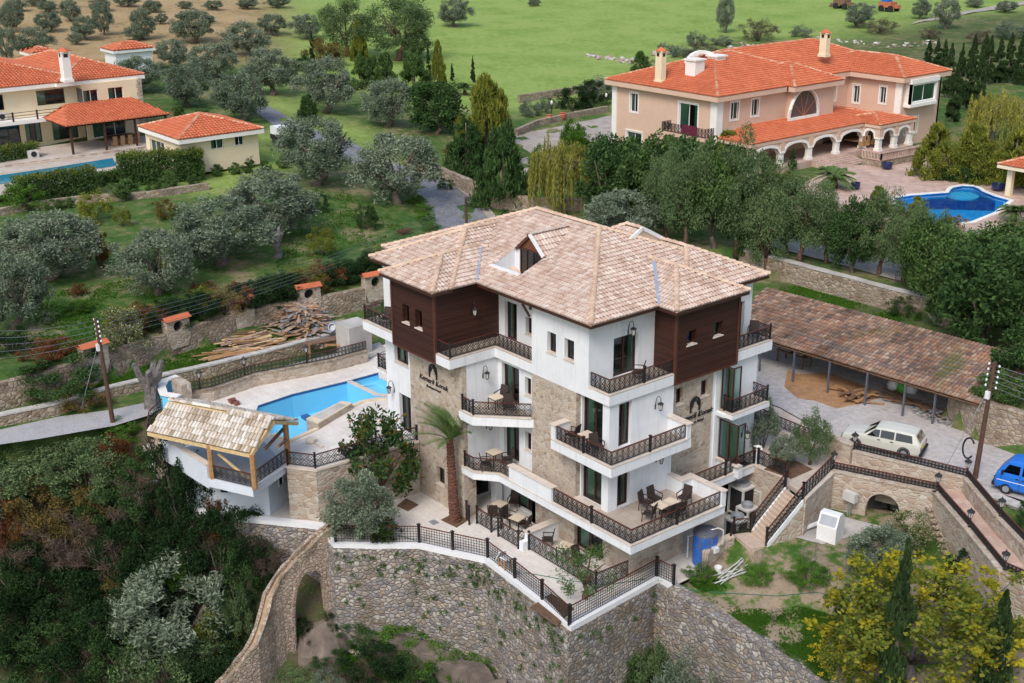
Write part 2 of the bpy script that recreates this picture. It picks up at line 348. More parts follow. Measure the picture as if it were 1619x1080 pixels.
# foliage
M['olive'] = leafmat('olive_leaf', [(.085,.122,.08),(.16,.208,.145),(.26,.31,.24),(.115,.155,.105)])
M['darkleaf'] = leafmat('dark_leaf', [(.022,.05,.018),(.045,.095,.03),(.075,.135,.045),(.03,.07,.025)])
M['deepleaf'] = leafmat('deep_green_leaf', [(.008,.022,.010),(.018,.042,.015),(.032,.068,.024),(.012,.03,.012)])
M['midleaf'] = leafmat('mid_green_leaf', [(.04,.085,.028),(.075,.135,.04),(.11,.18,.06),(.055,.11,.035)])
M['softleaf'] = leafmat('soft_green_needles', [(.065,.11,.05),(.11,.17,.075),(.155,.22,.10),(.08,.135,.06)])
M['yellowgreen'] = leafmat('yellow_green_leaf', [(.09,.12,.02),(.17,.20,.03),(.24,.25,.05),(.07,.11,.02)])
M['brightgreen'] = leafmat('bright_green_leaf', [(.04,.11,.015),(.08,.18,.025),(.12,.22,.04)])
M['willow'] = leafmat('willow_leaf', [(.17,.19,.035),(.28,.27,.06),(.34,.32,.09),(.13,.17,.04)])
M['cypress'] = leafmat('cypress_leaf', [(.018,.04,.016),(.035,.065,.025),(.055,.09,.035)])
M['figtip'] = leafmat('yellow_fig_leaf', [(.40,.36,.035),(.30,.30,.035),(.48,.37,.03),(.22,.25,.03)], trans=.3)
M['fig'] = leafmat('turning_fig_leaf', [(.12,.17,.03),(.08,.13,.025),(.20,.23,.035),(.16,.20,.035),(.26,.25,.04),(.10,.15,.03)], trans=.3)
M['rust'] = leafmat('rusty_leaf', [(.12,.045,.02),(.22,.09,.035),(.10,.06,.03),(.16,.05,.03)])
M['ochre'] = leafmat('ochre_leaf', [(.16,.11,.04),(.26,.17,.05),(.12,.10,.04),(.10,.11,.04)])
M['twig'] = leafmat('bare_twigs', [(.09,.07,.055),(.14,.11,.09),(.07,.05,.04)])
M['palm'] = leafmat('palm_frond', [(.05,.10,.03),(.09,.15,.05),(.14,.20,.08)])
M['flowerpale'] = leafmat('pale_blossom', [(.06,.10,.03),(.10,.14,.04),(.55,.50,.35),(.08,.12,.03),(.06,.09,.03)])
M['grass'] = leafmat('grass_blade', [(.03,.10,.01),(.06,.15,.015),(.09,.19,.03)])

# ---------------------------------------------------------------- the lie of the land
def inpoly(x, y, P):
    c = False; n = len(P); j = n-1
    for i in range(n):
        xi, yi = P[i][:2]; xj, yj = P[j][:2]
        if (yi > y) != (yj > y) and x < (xj-xi)*(y-yi)/(yj-yi)+xi: c = not c
        j = i
    return c
def inpoly_np(X, Y, P):
    c = np.zeros(X.shape, bool); n = len(P); j = n-1
    for i in range(n):
        xi, yi = P[i][:2]; xj, yj = P[j][:2]
        if yi != yj:
            c ^= ((yi > Y) != (yj > Y)) & (X < (xj-xi)*(Y-yi)/(yj-yi)+xi)
        j = i
    return c
def tps_fit(P, lam=.02):
    P = np.array(P, float); X = P[:, :2]/50; z = P[:, 2]; n = len(P)
    D = np.linalg.norm(X[:, None]-X[None], axis=2); K = D*D*np.log(D+1e-9)
    A = np.zeros((n+3, n+3)); A[:n, :n] = K+lam*np.eye(n); A[:n, n] = 1; A[:n, n+1:] = X; A[n, :n] = 1; A[n+1:, :n] = X.T
    w = np.linalg.solve(A, np.r_[z, 0, 0, 0]); return X, w
def tps(m, x, y):
    X, w = m; x = np.asarray(x, float)/50; y = np.asarray(y, float)/50
    r = np.zeros_like(x)
    for i in range(len(X)):
        D = np.hypot(x-X[i, 0], y-X[i, 1]); r = r+w[i]*D*D*np.log(D+1e-9)
    n = len(X); return r+w[n]+w[n+1]*x+w[n+2]*y
HI = [(0,560,5.4),(120,480,5.3),(300,470,5.2),(450,440,5.2),(560,400,5.2),(200,370,6),(350,410,5.5),(600,310,5.3),(0,400,5.9),(230,300,6.3),
      (80,330,6.2),(330,300,6.3),(0,300,6.9),(150,250,7.2),(330,240,7.2),(420,215,7.1),(215,222,7.5),(500,290,6.3),(560,240,6.2),
      (700,300,5.0),(750,345,4.5),(640,270,5.3),(870,215,5),(980,232,5),(1137,275,5),(1300,300,4.6),(1450,270,4.8),(1600,330,4.6),
      (1200,395,5.3),(1300,405,5.3),(1420,440,5.3),(1000,330,4.9),(900,330,4.7),(1619,640,5.2),(1560,560,5.2),(1500,440,5.2),
      (430,150,7.6),(600,200,6.4),(720,200,5.6),(600,0,9.5),(900,100,6.5),(1100,50,7.5),(1619,60,7.5),(0,0,13),(300,30,10.5),(150,60,9.5),
      (1300,0,9.2),(800,150,5.8),(900,0,9.0),(20,120,9),(1500,120,6),(1619,150,5.5)]
mhi = tps_fit([at(*p) for p in HI])
LO = [(180,695,1.6),(0,715,1.8),(60,760,.2),(100,830,-1.5),(300,830,-1.2),(200,900,-4),(60,930,-4.5),(100,1020,-7),(300,1000,-7.5),(350,1080,-8.5),
      (420,960,-5.5),(500,1040,-6.6),(540,950,-4.6),(740,1005,-5),(800,1060,-6.3),(650,1040,-6.6),(1000,1060,-7.5),(1100,1010,-6),(1300,1080,-7),
      (430,850,-.9),(380,830,-.5),(490,860,-1.0),(460,900,-2.2),(400,880,-1.8),(330,850,-1.2),(250,1080,-9),(20,1080,-9),(600,1080,-8),(250,700,1.9),(250,760,.8),(300,800,.1),(340,812,-.1),(260,790,.3),(385,826,-.35),(1550,1050,-5)]
mlo = tps_fit([at(*p) for p in LO]+[(0,4,-7),(-12,-2,-4),(12,6,-7),(35,5,-7),(30,-12,-10)])
def px_line(L, z): return [at(a, b, z)[:2] for a, b in L]
PORT = px_line([(-60,662),(60,630),(169,596),(240,569),(300,551),(379,526),(470,506),(545,493),(612,478)], 3.6)
CURV = px_line([(1500,663),(1523,677),(1557,699),(1619,718),(1720,745)], 3.2)
SHEDW = px_line([(1170,425),(1240,443),(1404,489),(1462,503),(1520,525)], 3.9)
EDGE = PORT+[(-26.5,12),(-25,20),(-22,30),(-17,34.6)]+SHEDW+[(7.5,34),(9.6,27.5)]+CURV+[(60,22)]
LOWEDGE = [(-30,-80),(-24.5,-30),(-22.7,-20.3),(-22.0,-18),(-21.0,-14.4),(-20.7,-12),(-18,-10),(-14,-6),(-5,2),(5,11.3),(8.3,13.8),(15,16),(17.2,15.4),(30,12),(90,5)]
LOWZ = LOWEDGE+[(90,-80)]
GARD = [(7.2,3.9),(8.9,1.3),(11.3,1.3),(15.2,1.1),(18.7,.8),(26,.6),(26,8),(21.3,10.2),(14.4,15),(8.6,13.8),(5.4,11.5),(5.2,6)]
MID = EDGE+[(90,22)]+LOWEDGE[::-1]
def mid_z(x, y):
    x = np.asarray(x, float); y = np.asarray(y, float)
    z = 3.0+np.clip((y-26)/4, 0, 1)*.9
    return z+np.clip((-x-24.3)/1.0, 0, 1)*np.clip((14-y)/4, 0, 1)*.5
def gard_z(x, y):
    y = np.asarray(y, float); x = np.asarray(x, float)
    t = np.clip((y-2.5)/4.5, 0, 1); return -.05+1.2*t*t*(3-2*t)*np.clip((x-7.3)/1.2, 0, 1)
def tz_np(X, Y):
    hi = tps(mhi, X, Y); lo = tps(mlo, X, Y)
    low = inpoly_np(X, Y, LOWZ); mid = inpoly_np(X, Y, MID); g = inpoly_np(X, Y, GARD)
    z = np.where(low, np.minimum(lo, 2.6), np.where(mid, mid_z(X, Y), hi))
    z = np.where(g, gard_z(X, Y), z)
    b = np.sin(X*.9)*np.cos(Y*1.1)*.05+np.sin(X*.31+1)*np.sin(Y*.37)*.12
    z = z+np.where(low & ~g, b*3, np.where(mid | g, b*.15, b))
    return z
def tz(x, y): return float(tz_np(np.array([x]), np.array([y]))[0])
def on(px, py, maxz=16):
    r = ray(px, py); t0 = (maxz-CZ)/r[2]; t = np.arange(t0, t0+400, .4)
    X = CX+r[0]*t; Y = CY+r[1]*t; Z = CZ+r[2]*t
    k = np.argmax(Z <= tz_np(X, Y)); 
    if Z[k] > tz(X[k], Y[k]): k = -1
    x, y = float(X[k]-r[0]*.2), float(Y[k]-r[1]*.2); return (x, y, tz(x, y))
FLAT = []   # (footprint, height): land clamped to at most that height
PLAT = []   # footprints of platforms: land is kept below them
def landmesh(name, x0, x1, y0, y1, step, hole=None):
    xs = np.arange(x0, x1+step*.5, step); ys = np.arange(y0, y1+step*.5, step)
    X, Y = np.meshgrid(xs, ys); Z = tz_np(X.ravel(), Y.ravel()).reshape(X.shape)
    for P in PLAT:
        m = inpoly_np(X, Y, P); lo = np.minimum(tps(mlo, X, Y), -1.0); Z = np.where(m, np.minimum(Z, lo), Z)
    for P, h in FLAT:
        m = inpoly_np(X, Y, P); Z = np.where(m, np.minimum(Z, h), Z)
    n = len(xs); V = np.stack([X.ravel(), Y.ravel(), Z.ravel()], 1)
    idx = np.arange(len(V)).reshape(X.shape)
    q = np.stack([idx[:-1, :-1].ravel(), idx[:-1, 1:].ravel(), idx[1:, 1:].ravel(), idx[1:, :-1].ravel()], 1)
    if hole:
        cx = X[:-1, :-1].ravel()+step/2; cy = Y[:-1, :-1].ravel()+step/2
        q = q[~((cx > hole[0]) & (cx < hole[1]) & (cy > hole[2]) & (cy < hole[3]))]
    me = bpy.data.meshes.new(name); me.from_pydata(V.tolist(), [], q.tolist()); me.materials.append(M['land'])
    ca = me.color_attributes.new('use', 'FLOAT_COLOR', 'POINT')
    x, y = V[:, 0], V[:, 1]
    def soft(P, w=2.0):
        a = np.zeros(len(x))
        for dx in (-w, 0, w):
            for dy in (-w, 0, w): a += inpoly_np(x+dx, y+dy, P)
        return a/9
    R = soft(px_line([(380,-60),(440,60),(450,130),(560,140),(700,165),(830,155),(1000,150),(1130,60),(1350,72),(1500,40),(1700,30),(1700,-60)], 7), 3)
    lawn = soft(px_line([(410,135),(650,235),(590,250),(400,180)], 6.6), 1.5)+soft(px_line([(330,255),(440,200),(450,270),(330,300),(250,300)], 6.9), 1)
    G = soft([at(a, b, 10)[:2] for a, b in [(-200,-60),(420,-60),(440,30),(400,80),(260,80),(0,110),(-200,100)]], 4)
    B = inpoly_np(x, y, LOWZ) & ~inpoly_np(x, y, GARD)
    E2 = .55*soft(px_line([(1290,60),(1350,66),(1500,44),(1700,34),(1700,120),(1450,120),(1300,76)], 6.5), 6)
    S = inpoly_np(x, y, [(-3,28),(9,28),(7,36),(-16,36)])
    cols = np.stack([np.clip(R+lawn, 0, 1)*(1-E2), np.clip(G, 0, 1), np.clip(B*1.0+E2*.75+S*.5, 0, 1), 1-inpoly_np(x, y, GARD).astype(float)], 1).astype(np.float32)
    ca.data.foreach_set('color', cols.ravel())
    me.polygons.foreach_set('use_smooth', [True]*len(me.polygons)); me.update()
    o = bpy.data.objects.new(name, me); C.objects.link(o); tag(o, kind='structure'); return o

# ---------------------------------------------------------------- platforms, walls, fences
def structure(name, mb, mat): return tag(mb.build(name, mat), kind='structure')
def sheet_with_holes(outer, holes, z):
    import bmesh
    bm = bmesh.new()
    for P in [outer]+holes:
        vs = [bm.verts.new((p[0], p[1], z)) for p in P]
        for i in range(len(vs)): bm.edges.new((vs[i], vs[(i+1) % len(vs)]))
    bmesh.ops.triangle_fill(bm, use_beauty=True, use_dissolve=False, edges=bm.edges[:])
    for f in bm.faces:
        if f.normal.z < 0: f.normal_flip()
    mb = MB(); mb.v = [tuple(v.co) for v in bm.verts]; bm.verts.index_update(); mb.f = [tuple(v.index for v in f.verts) for f in bm.faces]
    bm.free(); return mb
def offset_poly(pts, d):
    out = []
    for i, p in enumerate(pts):
        a = np.array(pts[max(i-1, 0)][:2]); b = np.array(pts[min(i+1, len(pts)-1)][:2]); t = (b-a)/(np.linalg.norm(b-a)+1e-9)
        out.append((p[0]-t[1]*d, p[1]+t[0]*d))
    return out
def wallmesh(pts, z0, z1, th, mb=None):
    mb = mb or MB(); n = len(pts); L = offset_poly(pts, th/2); R_ = offset_poly(pts, -th/2)
    z0 = z0 if hasattr(z0, '__len__') else [z0]*n; z1 = z1 if hasattr(z1, '__len__') else [z1]*n
    vs = []
    for i in range(n): vs += [(*L[i], z0[i]), (*R_[i], z0[i]), (*R_[i], z1[i]), (*L[i], z1[i])]
    fs = []
    for i in range(n-1):
        a = 4*i; b = a+4
        fs += [(a+1, b+1, b+2, a+2), (b, a, a+3, b+3), (a+2, b+2, b+3, a+3), (a, b, b+1, a+1)]
    fs += [(0,1,2,3), (4*n-1, 4*n-2, 4*n-3, 4*n-4)]
    return mb.add(vs, fs)
def densify(pts, step, *zs):
    out = []; oz = [[] for _ in zs]
    for i in range(len(pts)-1):
        a = np.array(pts[i][:2]); b = np.array(pts[i+1][:2]); k = max(1, int(np.linalg.norm(b-a)/step))
        for j in range(k):
            t = j/k; out.append(tuple(a+(b-a)*t))
            for q, z in zip(oz, zs):
                q.append(z[i]+(z[i+1]-z[i])*t if hasattr(z, '__len__') else z)
    out.append(tuple(pts[-1][:2]))
    for q, z in zip(oz, zs): q.append(z[-1] if hasattr(z, '__len__') else z)
    return (out, *oz)
def jitter(mb, amp, seed=1):
    r = random.Random(seed); mb.v = [(x+r.uniform(-amp, amp), y+r.uniform(-amp, amp), z+r.uniform(-amp, amp)*.6) for x, y, z in mb.v]; return mb
def stone_wall(name, pts, z0, z1, th, mat, label, cat='wall', cap=None, capm='coping', caph=.08, rough=.0, group=None):
    p, a, b = densify(pts, .8, z0, z1)
    mb = wallmesh(p, a, b, th)
    if rough: jitter(mb, rough)
    o = tag(mb.build(name, M[mat]), label, cat, group)
    if cap:
        c = wallmesh(p, [q-.01 for q in b], [q+caph for q in b], th+cap)
        if rough: jitter(c, rough*.6)
        c.build('coping', M[capm], o)
    return o

def lerp(a, b, t): return tuple(a[i]+(b[i]-a[i])*t for i in range(len(a)))
def lattice(mb, p, q, z0a, z1a, z0b, z1b, ornate=True, w=.022):
    """iron panel between plan points p and q; z0*/z1* bottom and top at each end"""
    L = math.hypot(q[0]-p[0], q[1]-p[1])
    if L < .05: return
    h = z1a-z0a
    def P(s, t):
        return (p[0]+(q[0]-p[0])*s, p[1]+(q[1]-p[1])*s, (z0a+(z0b-z0a)*s)*(1-t)+(z1a+(z1b-z1a)*s)*t)
    if ornate:
        ch = h/2; n = max(1, round(L/ch))
        for t in (.04, .5): mb.bar(P(0, t), P(1, t), w)
        for i in range(n+1): mb.bar(P(i/n, .04), P(i/n, 1), w*.8)
        for i in range(n):
            for j in range(2):
                cs = (i+.5)/n; ct = (j+.5)/2; pr = None
                rs = .40/n; rt = .20
                ring = [P(cs+rs*cos(k*pi/4), ct+rt*sin(k*pi/4)) for k in range(8)]
                for k in range(8): mb.bar(ring[k], ring[(k+1) % 8], w*1.15)
                mb.bar(P(cs-.5/n, ct-.23), P(cs+.5/n, ct+.23), w*.8); mb.bar(P(cs+.5/n, ct-.23), P(cs-.5/n, ct+.23), w*.8)
    else:
        n = max(1, round(L/.15)); m = max(3, round(h/.16))
        for i in range(n+1): mb.bar(P(i/n, 0), P(i/n, 1), .018)
        for j in range(m): mb.bar(P(0, j/m), P(1, j/m), .018)
def railing(name, pts, z0, h, label=None, parent=None, ornate=True, postat=None, postw=.08, group=None, z_list=None, gap=.06, cat='railing'):
    """pts plan points; posts at the points; top handrail red-brown"""
    n = len(pts); zl = z_list or [z0]*n
    lat = MB(); top = MB(); 
    for i in range(n-1):
        lattice(lat, pts[i], pts[i+1], zl[i]+gap, zl[i]+h, zl[i+1]+gap, zl[i+1]+h, ornate)
        top.bar((*pts[i][:2], zl[i]+h), (*pts[i+1][:2], zl[i+1]+h), .055, .035)
    post = []
    for i in (postat if postat is not None else range(n)):
        x, y = pts[i][:2]; z = zl[i]; k = postw/2
        m = MB().box(x-k, y-k, z-.05, x+k, y+k, z+h+.1); m.box(x-k*1.5, y-k*1.5, z+h+.1, x+k*1.5, y+k*1.5, z+h+.13); post.append(m)
    if parent is None:
        o = tag(lat.build(name, M['iron']), label, cat, group)
        top.build('handrail', M['rail'], o)
        for m in post: m.build('post', M['iron'], o)
        return o
    o = lat.build('railing', M['iron'], parent)
    for m in post: o2 = m; n0 = None
    top.build('handrail', M['rail'], parent)
    for m in post: m.build('post', M['iron'], parent)
    return o

# ---------------------------------------------------------------- wall frames: 'Y' faces -Y, 'X' faces +X
def fr(plane, c):
    if plane == 'Y': return lambda u, d, z: (u, c-d, z)
    if plane == 'X': return lambda u, d, z: (c+d, u, z)
def fbox(mb, f, u0, u1, d0, d1, z0, z1):
    a = f(u0, d0, z0); b = f(u1, d1, z1); return mb.box(*a, *b)
def wallpanel(mb, plane, c, u0, u1, z0, z1, ops=(), th=.3):
    f = fr(plane, c); us = sorted({u0, u1, *[o[0] for o in ops], *[o[1] for o in ops]})
    us = [u for u in us if u0 <= u <= u1]
    for a, b in zip(us, us[1:]):
        zs = [(o[2], o[3]) for o in ops if o[0] <= a+1e-6 and o[1] >= b-1e-6]
        zs.sort(); z = z0
        for q0, q1 in zs:
            if q0 > z+1e-4: fbox(mb, f, a, b, -th, 0, z, q0)
            z = q1
        if z1 > z+1e-4: fbox(mb, f, a, b, -th, 0, z, z1)
def opening(parent, plane, c, o, kind='window', name=None, fm='frame', depth=.2, sill=True, curtain=True, room=True, panes=2, surround=None, sillm='marble', label=None, bars=False):
    f = fr(plane, c); u0, u1, z0, z1 = o; t = .055
    fm_ = MB(); d1 = -depth; d0 = -depth-.06
    fbox(fm_, f, u0, u0+t, d0, d1, z0, z1); fbox(fm_, f, u1-t, u1, d0, d1, z0, z1)
    fbox(fm_, f, u0+t, u1-t, d0, d1, z1-t, z1); fbox(fm_, f, u0+t, u1-t, d0, d1, z0, z0+t*(1.3 if kind == 'door' else 1))
    for k in range(1, panes):
        u = u0+(u1-u0)*k/panes; fbox(fm_, f, u-.035, u+.035, d0, d1+.008, z0+t, z1-t)
    if bars: fbox(fm_, f, u0+t, u1-t, d0-.004, d1-.01, (z0+z1)/2-.02, (z0+z1)/2+.02)
    w = fm_.build(name or kind, M[fm], parent)
    if label: w['label'] = label
    g = MB(); a = [f(u0+t, d0+.02, z0+t), f(u1-t, d0+.02, z0+t), f(u1-t, d0+.02, z1-t), f(u0+t, d0+.02, z1-t)]
    g.add(a, [(0,1,2,3)]); g.build('pane', M['glass'], w)
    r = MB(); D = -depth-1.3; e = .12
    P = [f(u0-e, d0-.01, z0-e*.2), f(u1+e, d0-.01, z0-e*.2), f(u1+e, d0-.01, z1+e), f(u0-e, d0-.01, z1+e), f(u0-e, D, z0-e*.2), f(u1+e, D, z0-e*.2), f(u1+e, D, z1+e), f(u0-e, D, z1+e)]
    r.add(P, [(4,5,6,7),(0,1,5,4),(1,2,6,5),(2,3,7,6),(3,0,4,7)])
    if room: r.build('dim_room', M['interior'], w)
    if curtain:
        cu = MB(); rr = random.Random(int(abs(u0*31+z0*17+c*7)*10)); W_ = u1-u0
        spans = [(u0+t, u0+t+W_*rr.uniform(.2, .36)), (u1-t-W_*rr.uniform(.12, .3), u1-t)][:2 if rr.random() < .6 else 1]
        if curtain == 'full': spans = [(u0+t, u1-t)]
        for s0, s1 in spans:
            k = max(6, int((s1-s0)/.06)); vs = []
            for i in range(k+1):
                u = s0+(s1-s0)*i/k; dd = d0-.12+(.03 if i % 2 else -.03)
                vs += [f(u, dd, z0+.03), f(u, dd, z1-.05)]
            cu.add(vs, [(2*i, 2*i+2, 2*i+3, 2*i+1) for i in range(k)])
        cu.build('curtain', M['curtain'], w)
    if sill and kind != 'door':
        s = MB(); fbox(s, f, u0-.05, u1+.05, -depth+.005, .05, z0-.05, z0+.012); s.build('sill', M[sillm], w)
    if surround:
        s = MB(); k = surround
        fbox(s, f, u0-k, u0, -.02, .05, z0-k, z1+k); fbox(s, f, u1, u1+k, -.02, .05, z0-k, z1+k)
        fbox(s, f, u0, u1, -.02, .05, z1, z1+k); fbox(s, f, u0, u1, -.02, .05, z0-k, z0)
        fbox(s, f, u0-k*1.35, u1+k*1.35, -.02, .11, z1+k, z1+k+.09); s.build('surround', M['trim'], w)
        rv = MB(); 
        fbox(rv, f, u0-.0, u0+.012, -depth, -.0, z0, z1); rv.build('reveal', M['white'], w)
    return w

# ---------------------------------------------------------------- tiled roofs
def tiles_on(mb, O, e, u, poly, tw, tl, lift=.03, hh=.5, skip=None, seg=4, cut=None):
    """O origin at the eave, e unit along the eave, u unit up the slope, poly in (e,u) metres"""
    O = np.array(O); e = np.array(e); u = np.array(u); n = np.cross(e, u); n /= np.linalg.norm(n)
    if n[2] < 0: n = -n
    xs = [p[0] for p in poly]; ys = [p[1] for p in poly]
    i0 = int(math.floor(min(xs)/tw)); i1 = int(math.ceil(max(xs)/tw)); j1 = int(math.ceil(max(ys)/tl))
    ang = [pi*k/seg for k in range(seg+1)]
    rj = random.Random(5)
    for i in range(i0, i1):
        for j in range(0, j1):
            cx = (i+.5)*tw; cy = (j+.5)*tl
            if not inpoly(cx, cy, poly): continue
            c = O+e*cx+u*cy
            if skip and skip(c): continue
            vs = []
            w1 = tw*.52; w2 = tw*.42; jx = rj.uniform(-.012, .012); jl = rj.uniform(-.012, .012)
            for a in ang: vs.append(O+e*(cx+jx-w1*cos(a))+u*(cy-tl*.56+jl)+n*(lift+.02+w1*hh*2*sin(a)))
            for a in ang: vs.append(O+e*(cx+jx-w2*cos(a))+u*(cy+tl*.5+jl)+n*(lift*.2+w2*hh*2*sin(a)))
            k = seg+1
            fs = [(q, q+1, k+q+1, k+q) for q in range(seg)]+[tuple(range(k))[::-1]]
            mb.add(vs, fs)
def ridge_caps(mb, p, q, r=.13, tl=.38):
    p = np.array(p, float); q = np.array(q, float); L = np.linalg.norm(q-p); n = max(1, int(L/tl)); a = (q-p)/L
    b = np.cross(a, [0,0,1.0]); b /= np.linalg.norm(b); c = np.cross(b, a)
    if c[2] < 0: c = -c
    for i in range(n):
        s = p+(q-p)*(i/n); t = p+(q-p)*((i+1.12)/n); vs = []
        for pt, rr_, l in ((s, r*1.12, .03), (t, r*.9, .0)):
            for k in range(6):
                an = pi*k/5; vs.append(pt+b*rr_*cos(an)+c*(rr_*.8*sin(an)+l))
        mb.add(vs, [(k, k+1, 7+k, 6+k) for k in range(5)]+[(5,4,3,2,1,0)])
def hip_roof(parent, x0, x1, y0, y1, z, s, tile, ridge, tw=.215, tl=.34, axis=None, skip=None, eave=.16, fascia='frame', gable=(), name='roof', sides='NSEW', base='terracotta', cap=None, capr=.13):
    """hip roof over a rectangle; gable lists ends ('W','E' or 'S','N') closed by a gable"""
    w = x1-x0; d = y1-y0; along_x = (w >= d) if axis is None else axis == 'x'
    hw = (d if along_x else w)/2; zr = z+s*hw
    if along_x:
        ra = x0+(0 if 'W' in gable else hw); rb = x1-(0 if 'E' in gable else hw); yc = (y0+y1)/2
        if rb < ra: ra = rb = (ra+rb)/2
        A = (ra, yc, zr); B = (rb, yc, zr)
        faces = {'S': [(x0,y0,z),(x1,y0,z),B,A], 'N': [(x1,y1,z),(x0,y1,z),A,B], 'E': [(x1,y0,z),(x1,y1,z),B], 'W': [(x0,y1,z),(x0,y0,z),A]}
    else:
        ra = y0+(0 if 'S' in gable else hw); rb = y1-(0 if 'N' in gable else hw); xc = (x0+x1)/2
        A = (xc, ra, zr); B = (xc, rb, zr)
        faces = {'E': [(x1,y0,z),(x1,y1,z),B,A], 'W': [(x0,y1,z),(x0,y0,z),A,B], 'S': [(x0,y0,z),(x1,y0,z),A], 'N': [(x1,y1,z),(x0,y1,z),B]}
    mb = MB()
    for k, f in faces.items():
        mb.add(f, [tuple(range(len(f)))])
    mb.add([(x0,y0,z-.02),(x1,y0,z-.02),(x1,y1,z-.02),(x0,y1,z-.02)], [(3,2,1,0)])
    if parent is None: return faces
    rf = mb.build(name, M[base], parent)
    tm = MB()
    for k, f in faces.items():
        if k in gable or k not in sides: continue
        O = np.array(f[0], float); e = np.array(f[1], float)-O; L = np.linalg.norm(e); e /= L
        top = np.array(f[2], float)-O; up_ = top-e*(top@e); hl = np.linalg.norm(up_); up_ /= hl
        poly = [((np.array(p)-O)@e, (np.array(p)-O)@up_) for p in f]
        tiles_on(tm, O, e, up_, poly, tw, tl, skip=skip)
    tm.build('roof_tiles', M[tile], rf)
    rm = MB()
    segs = [(A, B)]
    cs = {'SW': (x0,y0,z), 'SE': (x1,y0,z), 'NE': (x1,y1,z), 'NW': (x0,y1,z)}
    for k, c in cs.items():
        if any(g in k for g in gable): continue
        e_ = (A if 'W' in k else B) if along_x else (A if 'S' in k else B)
        segs.append((c, e_))
    up3 = np.array([0,0,.07])
    for p, q in segs:
        p = np.array(p)+up3; q = np.array(q)+up3; L = np.linalg.norm(q-p)
        if L < .2: continue
        if skip:
            n = max(1, int(L/.38)); run = None
            for i in range(n):
                a_ = p+(q-p)*i/n; b_ = p+(q-p)*(i+1)/n
                if not skip((a_+b_)/2-up3*.5): ridge_caps(rm, a_, b_, capr)
        else: ridge_caps(rm, p, q, capr)
    if rm.v: rm.build('ridge_tiles', M[ridge], rf)
    if fascia:
        fm_ = MB(); k = .06
        def fb(a, b, c_, d_): 
            if skip:
                L = max(abs(c_-a), abs(d_-b)); n = max(1, int(L/.4))
                for i in range(n):
                    if abs(c_-a) >= abs(d_-b): seg = (a+(c_-a)*i/n, b, a+(c_-a)*(i+1)/n, d_)
                    else: seg = (a, b+(d_-b)*i/n, c_, b+(d_-b)*(i+1)/n)
                    m = np.array([(seg[0]+seg[2])/2, (seg[1]+seg[3])/2, z-.1])
                    if not skip(m): fm_.box(seg[0], seg[1], z-eave, seg[2], seg[3], z-.001)
            else: fm_.box(a, b, z-eave, c_, d_, z-.001)
        fb(x0, y0, x1, y0+k); fb(x0, y1-k, x1, y1); fb(x0, y0+k, x0+k, y1-k); fb(x1-k, y0+k, x1, y1-k)
        if fm_.v: fm_.build('fascia', M[fascia], rf)
        so_ = MB().box(x0+k, y0+k, z-eave+.01, x1-k, y1-k, z-eave+.04); so_.build('soffit', M[fascia], rf)
    return rf

# ================================================================ 1. PLATFORMS
FEN = [(-5.26,-8.95),(-3.83,-7.34),(-2.42,-5.63),(-.69,-4.74),(1.06,-3.83),(3.5,-4.03),(5.86,-4.26),(8.32,-4.69),(7.83,1.48),(8.89,1.56)]
DECK = [(-13.6,-13.0),(-11.7,-11.95),(-7.5,-8.55)]+FEN+[(8.9,3.9),(8.5,5.2),(8.4,7.2),(9.2,9.3),(8.6,10.3),(5.2,11),(-8,5),(-13,-7)]
POOLDECK = [(-9.2,-9.33),(-7.9,-8.4),(-7.5,-3.07),(-7.4,-2.1),(-10.3,-2.1),(-10.3,9),(-21.3,9),(-21.9,2),(-21.75,-1),(-21.3,-5.4),(-20.9,-8.3),(-20.6,-9.9),(-19.4,-11.2),(-15.9,-13.45),(-11,-13.2),(-8.07,-11.95)]
PLAT += [DECK, POOLDECK]
PT = px_line([(1160,330),(1250,300),(1330,262),(1400,262),(1470,250),(1640,300),(1680,400),(1450,370),(1300,345)], 4.75)
PR = px_line([(1410,314),(1440,309),(1455,308),(1480,306),(1497,305),(1500,300),(1505,297),(1520,294),(1540,295),(1550,299),(1555,303),(1575,311),(1600,318),(1575,338),(1540,352),(1500,357),(1480,358),(1450,348),(1425,335)], 4.75)
FLAT += [(PT, 4.6), ([tuple(np.mean(np.array(PR),0)+(np.array(q)-np.mean(np.array(PR),0))*1.6) for q in PR], 2.5), ([(-55,56),(-33,56),(-28,70),(-28,81),(-34,89),(-55,89)], 4.6), (px_line([(-60,255),(60,240),(130,235),(232,228),(245,252),(185,275),(60,305),(-60,325)], 7.3), 7.2), ([(-103,-16),(-76,-16),(-75,20),(-62,20),(-62,9),(-103,9)], 7.3)]
landmesh('near_ground', -40, 34, -46, 50, .5)
landmesh('land', -400, 260, -150, 640, 5.0, hole=(-37.5, 31.5, -43.5, 47.5))

mb = sheet_with_holes(DECK, [], 0.0)
structure('lower_terrace_paving', mb, M['travertine'])
# rubble retaining wall under the fence, corner and flanks
rw = MB(); o_ = [(-13.6,-13.0),(-11.7,-11.95),(-7.5,-8.55)]+FEN
p, z0, z1 = densify(o_, .7, -13, -.14)
wallmesh(p, z0, z1, .5, rw); jitter(rw, .035)
rwo = tag(rw.build('retaining_wall', M['rubble']), 'high grey rubble retaining wall under the lower terrace fence', 'wall')
cb = MB(); wallmesh(offset_poly(o_, .0), -.14, .12, .42, cb); cb.build('kerb', M['white'], rwo)
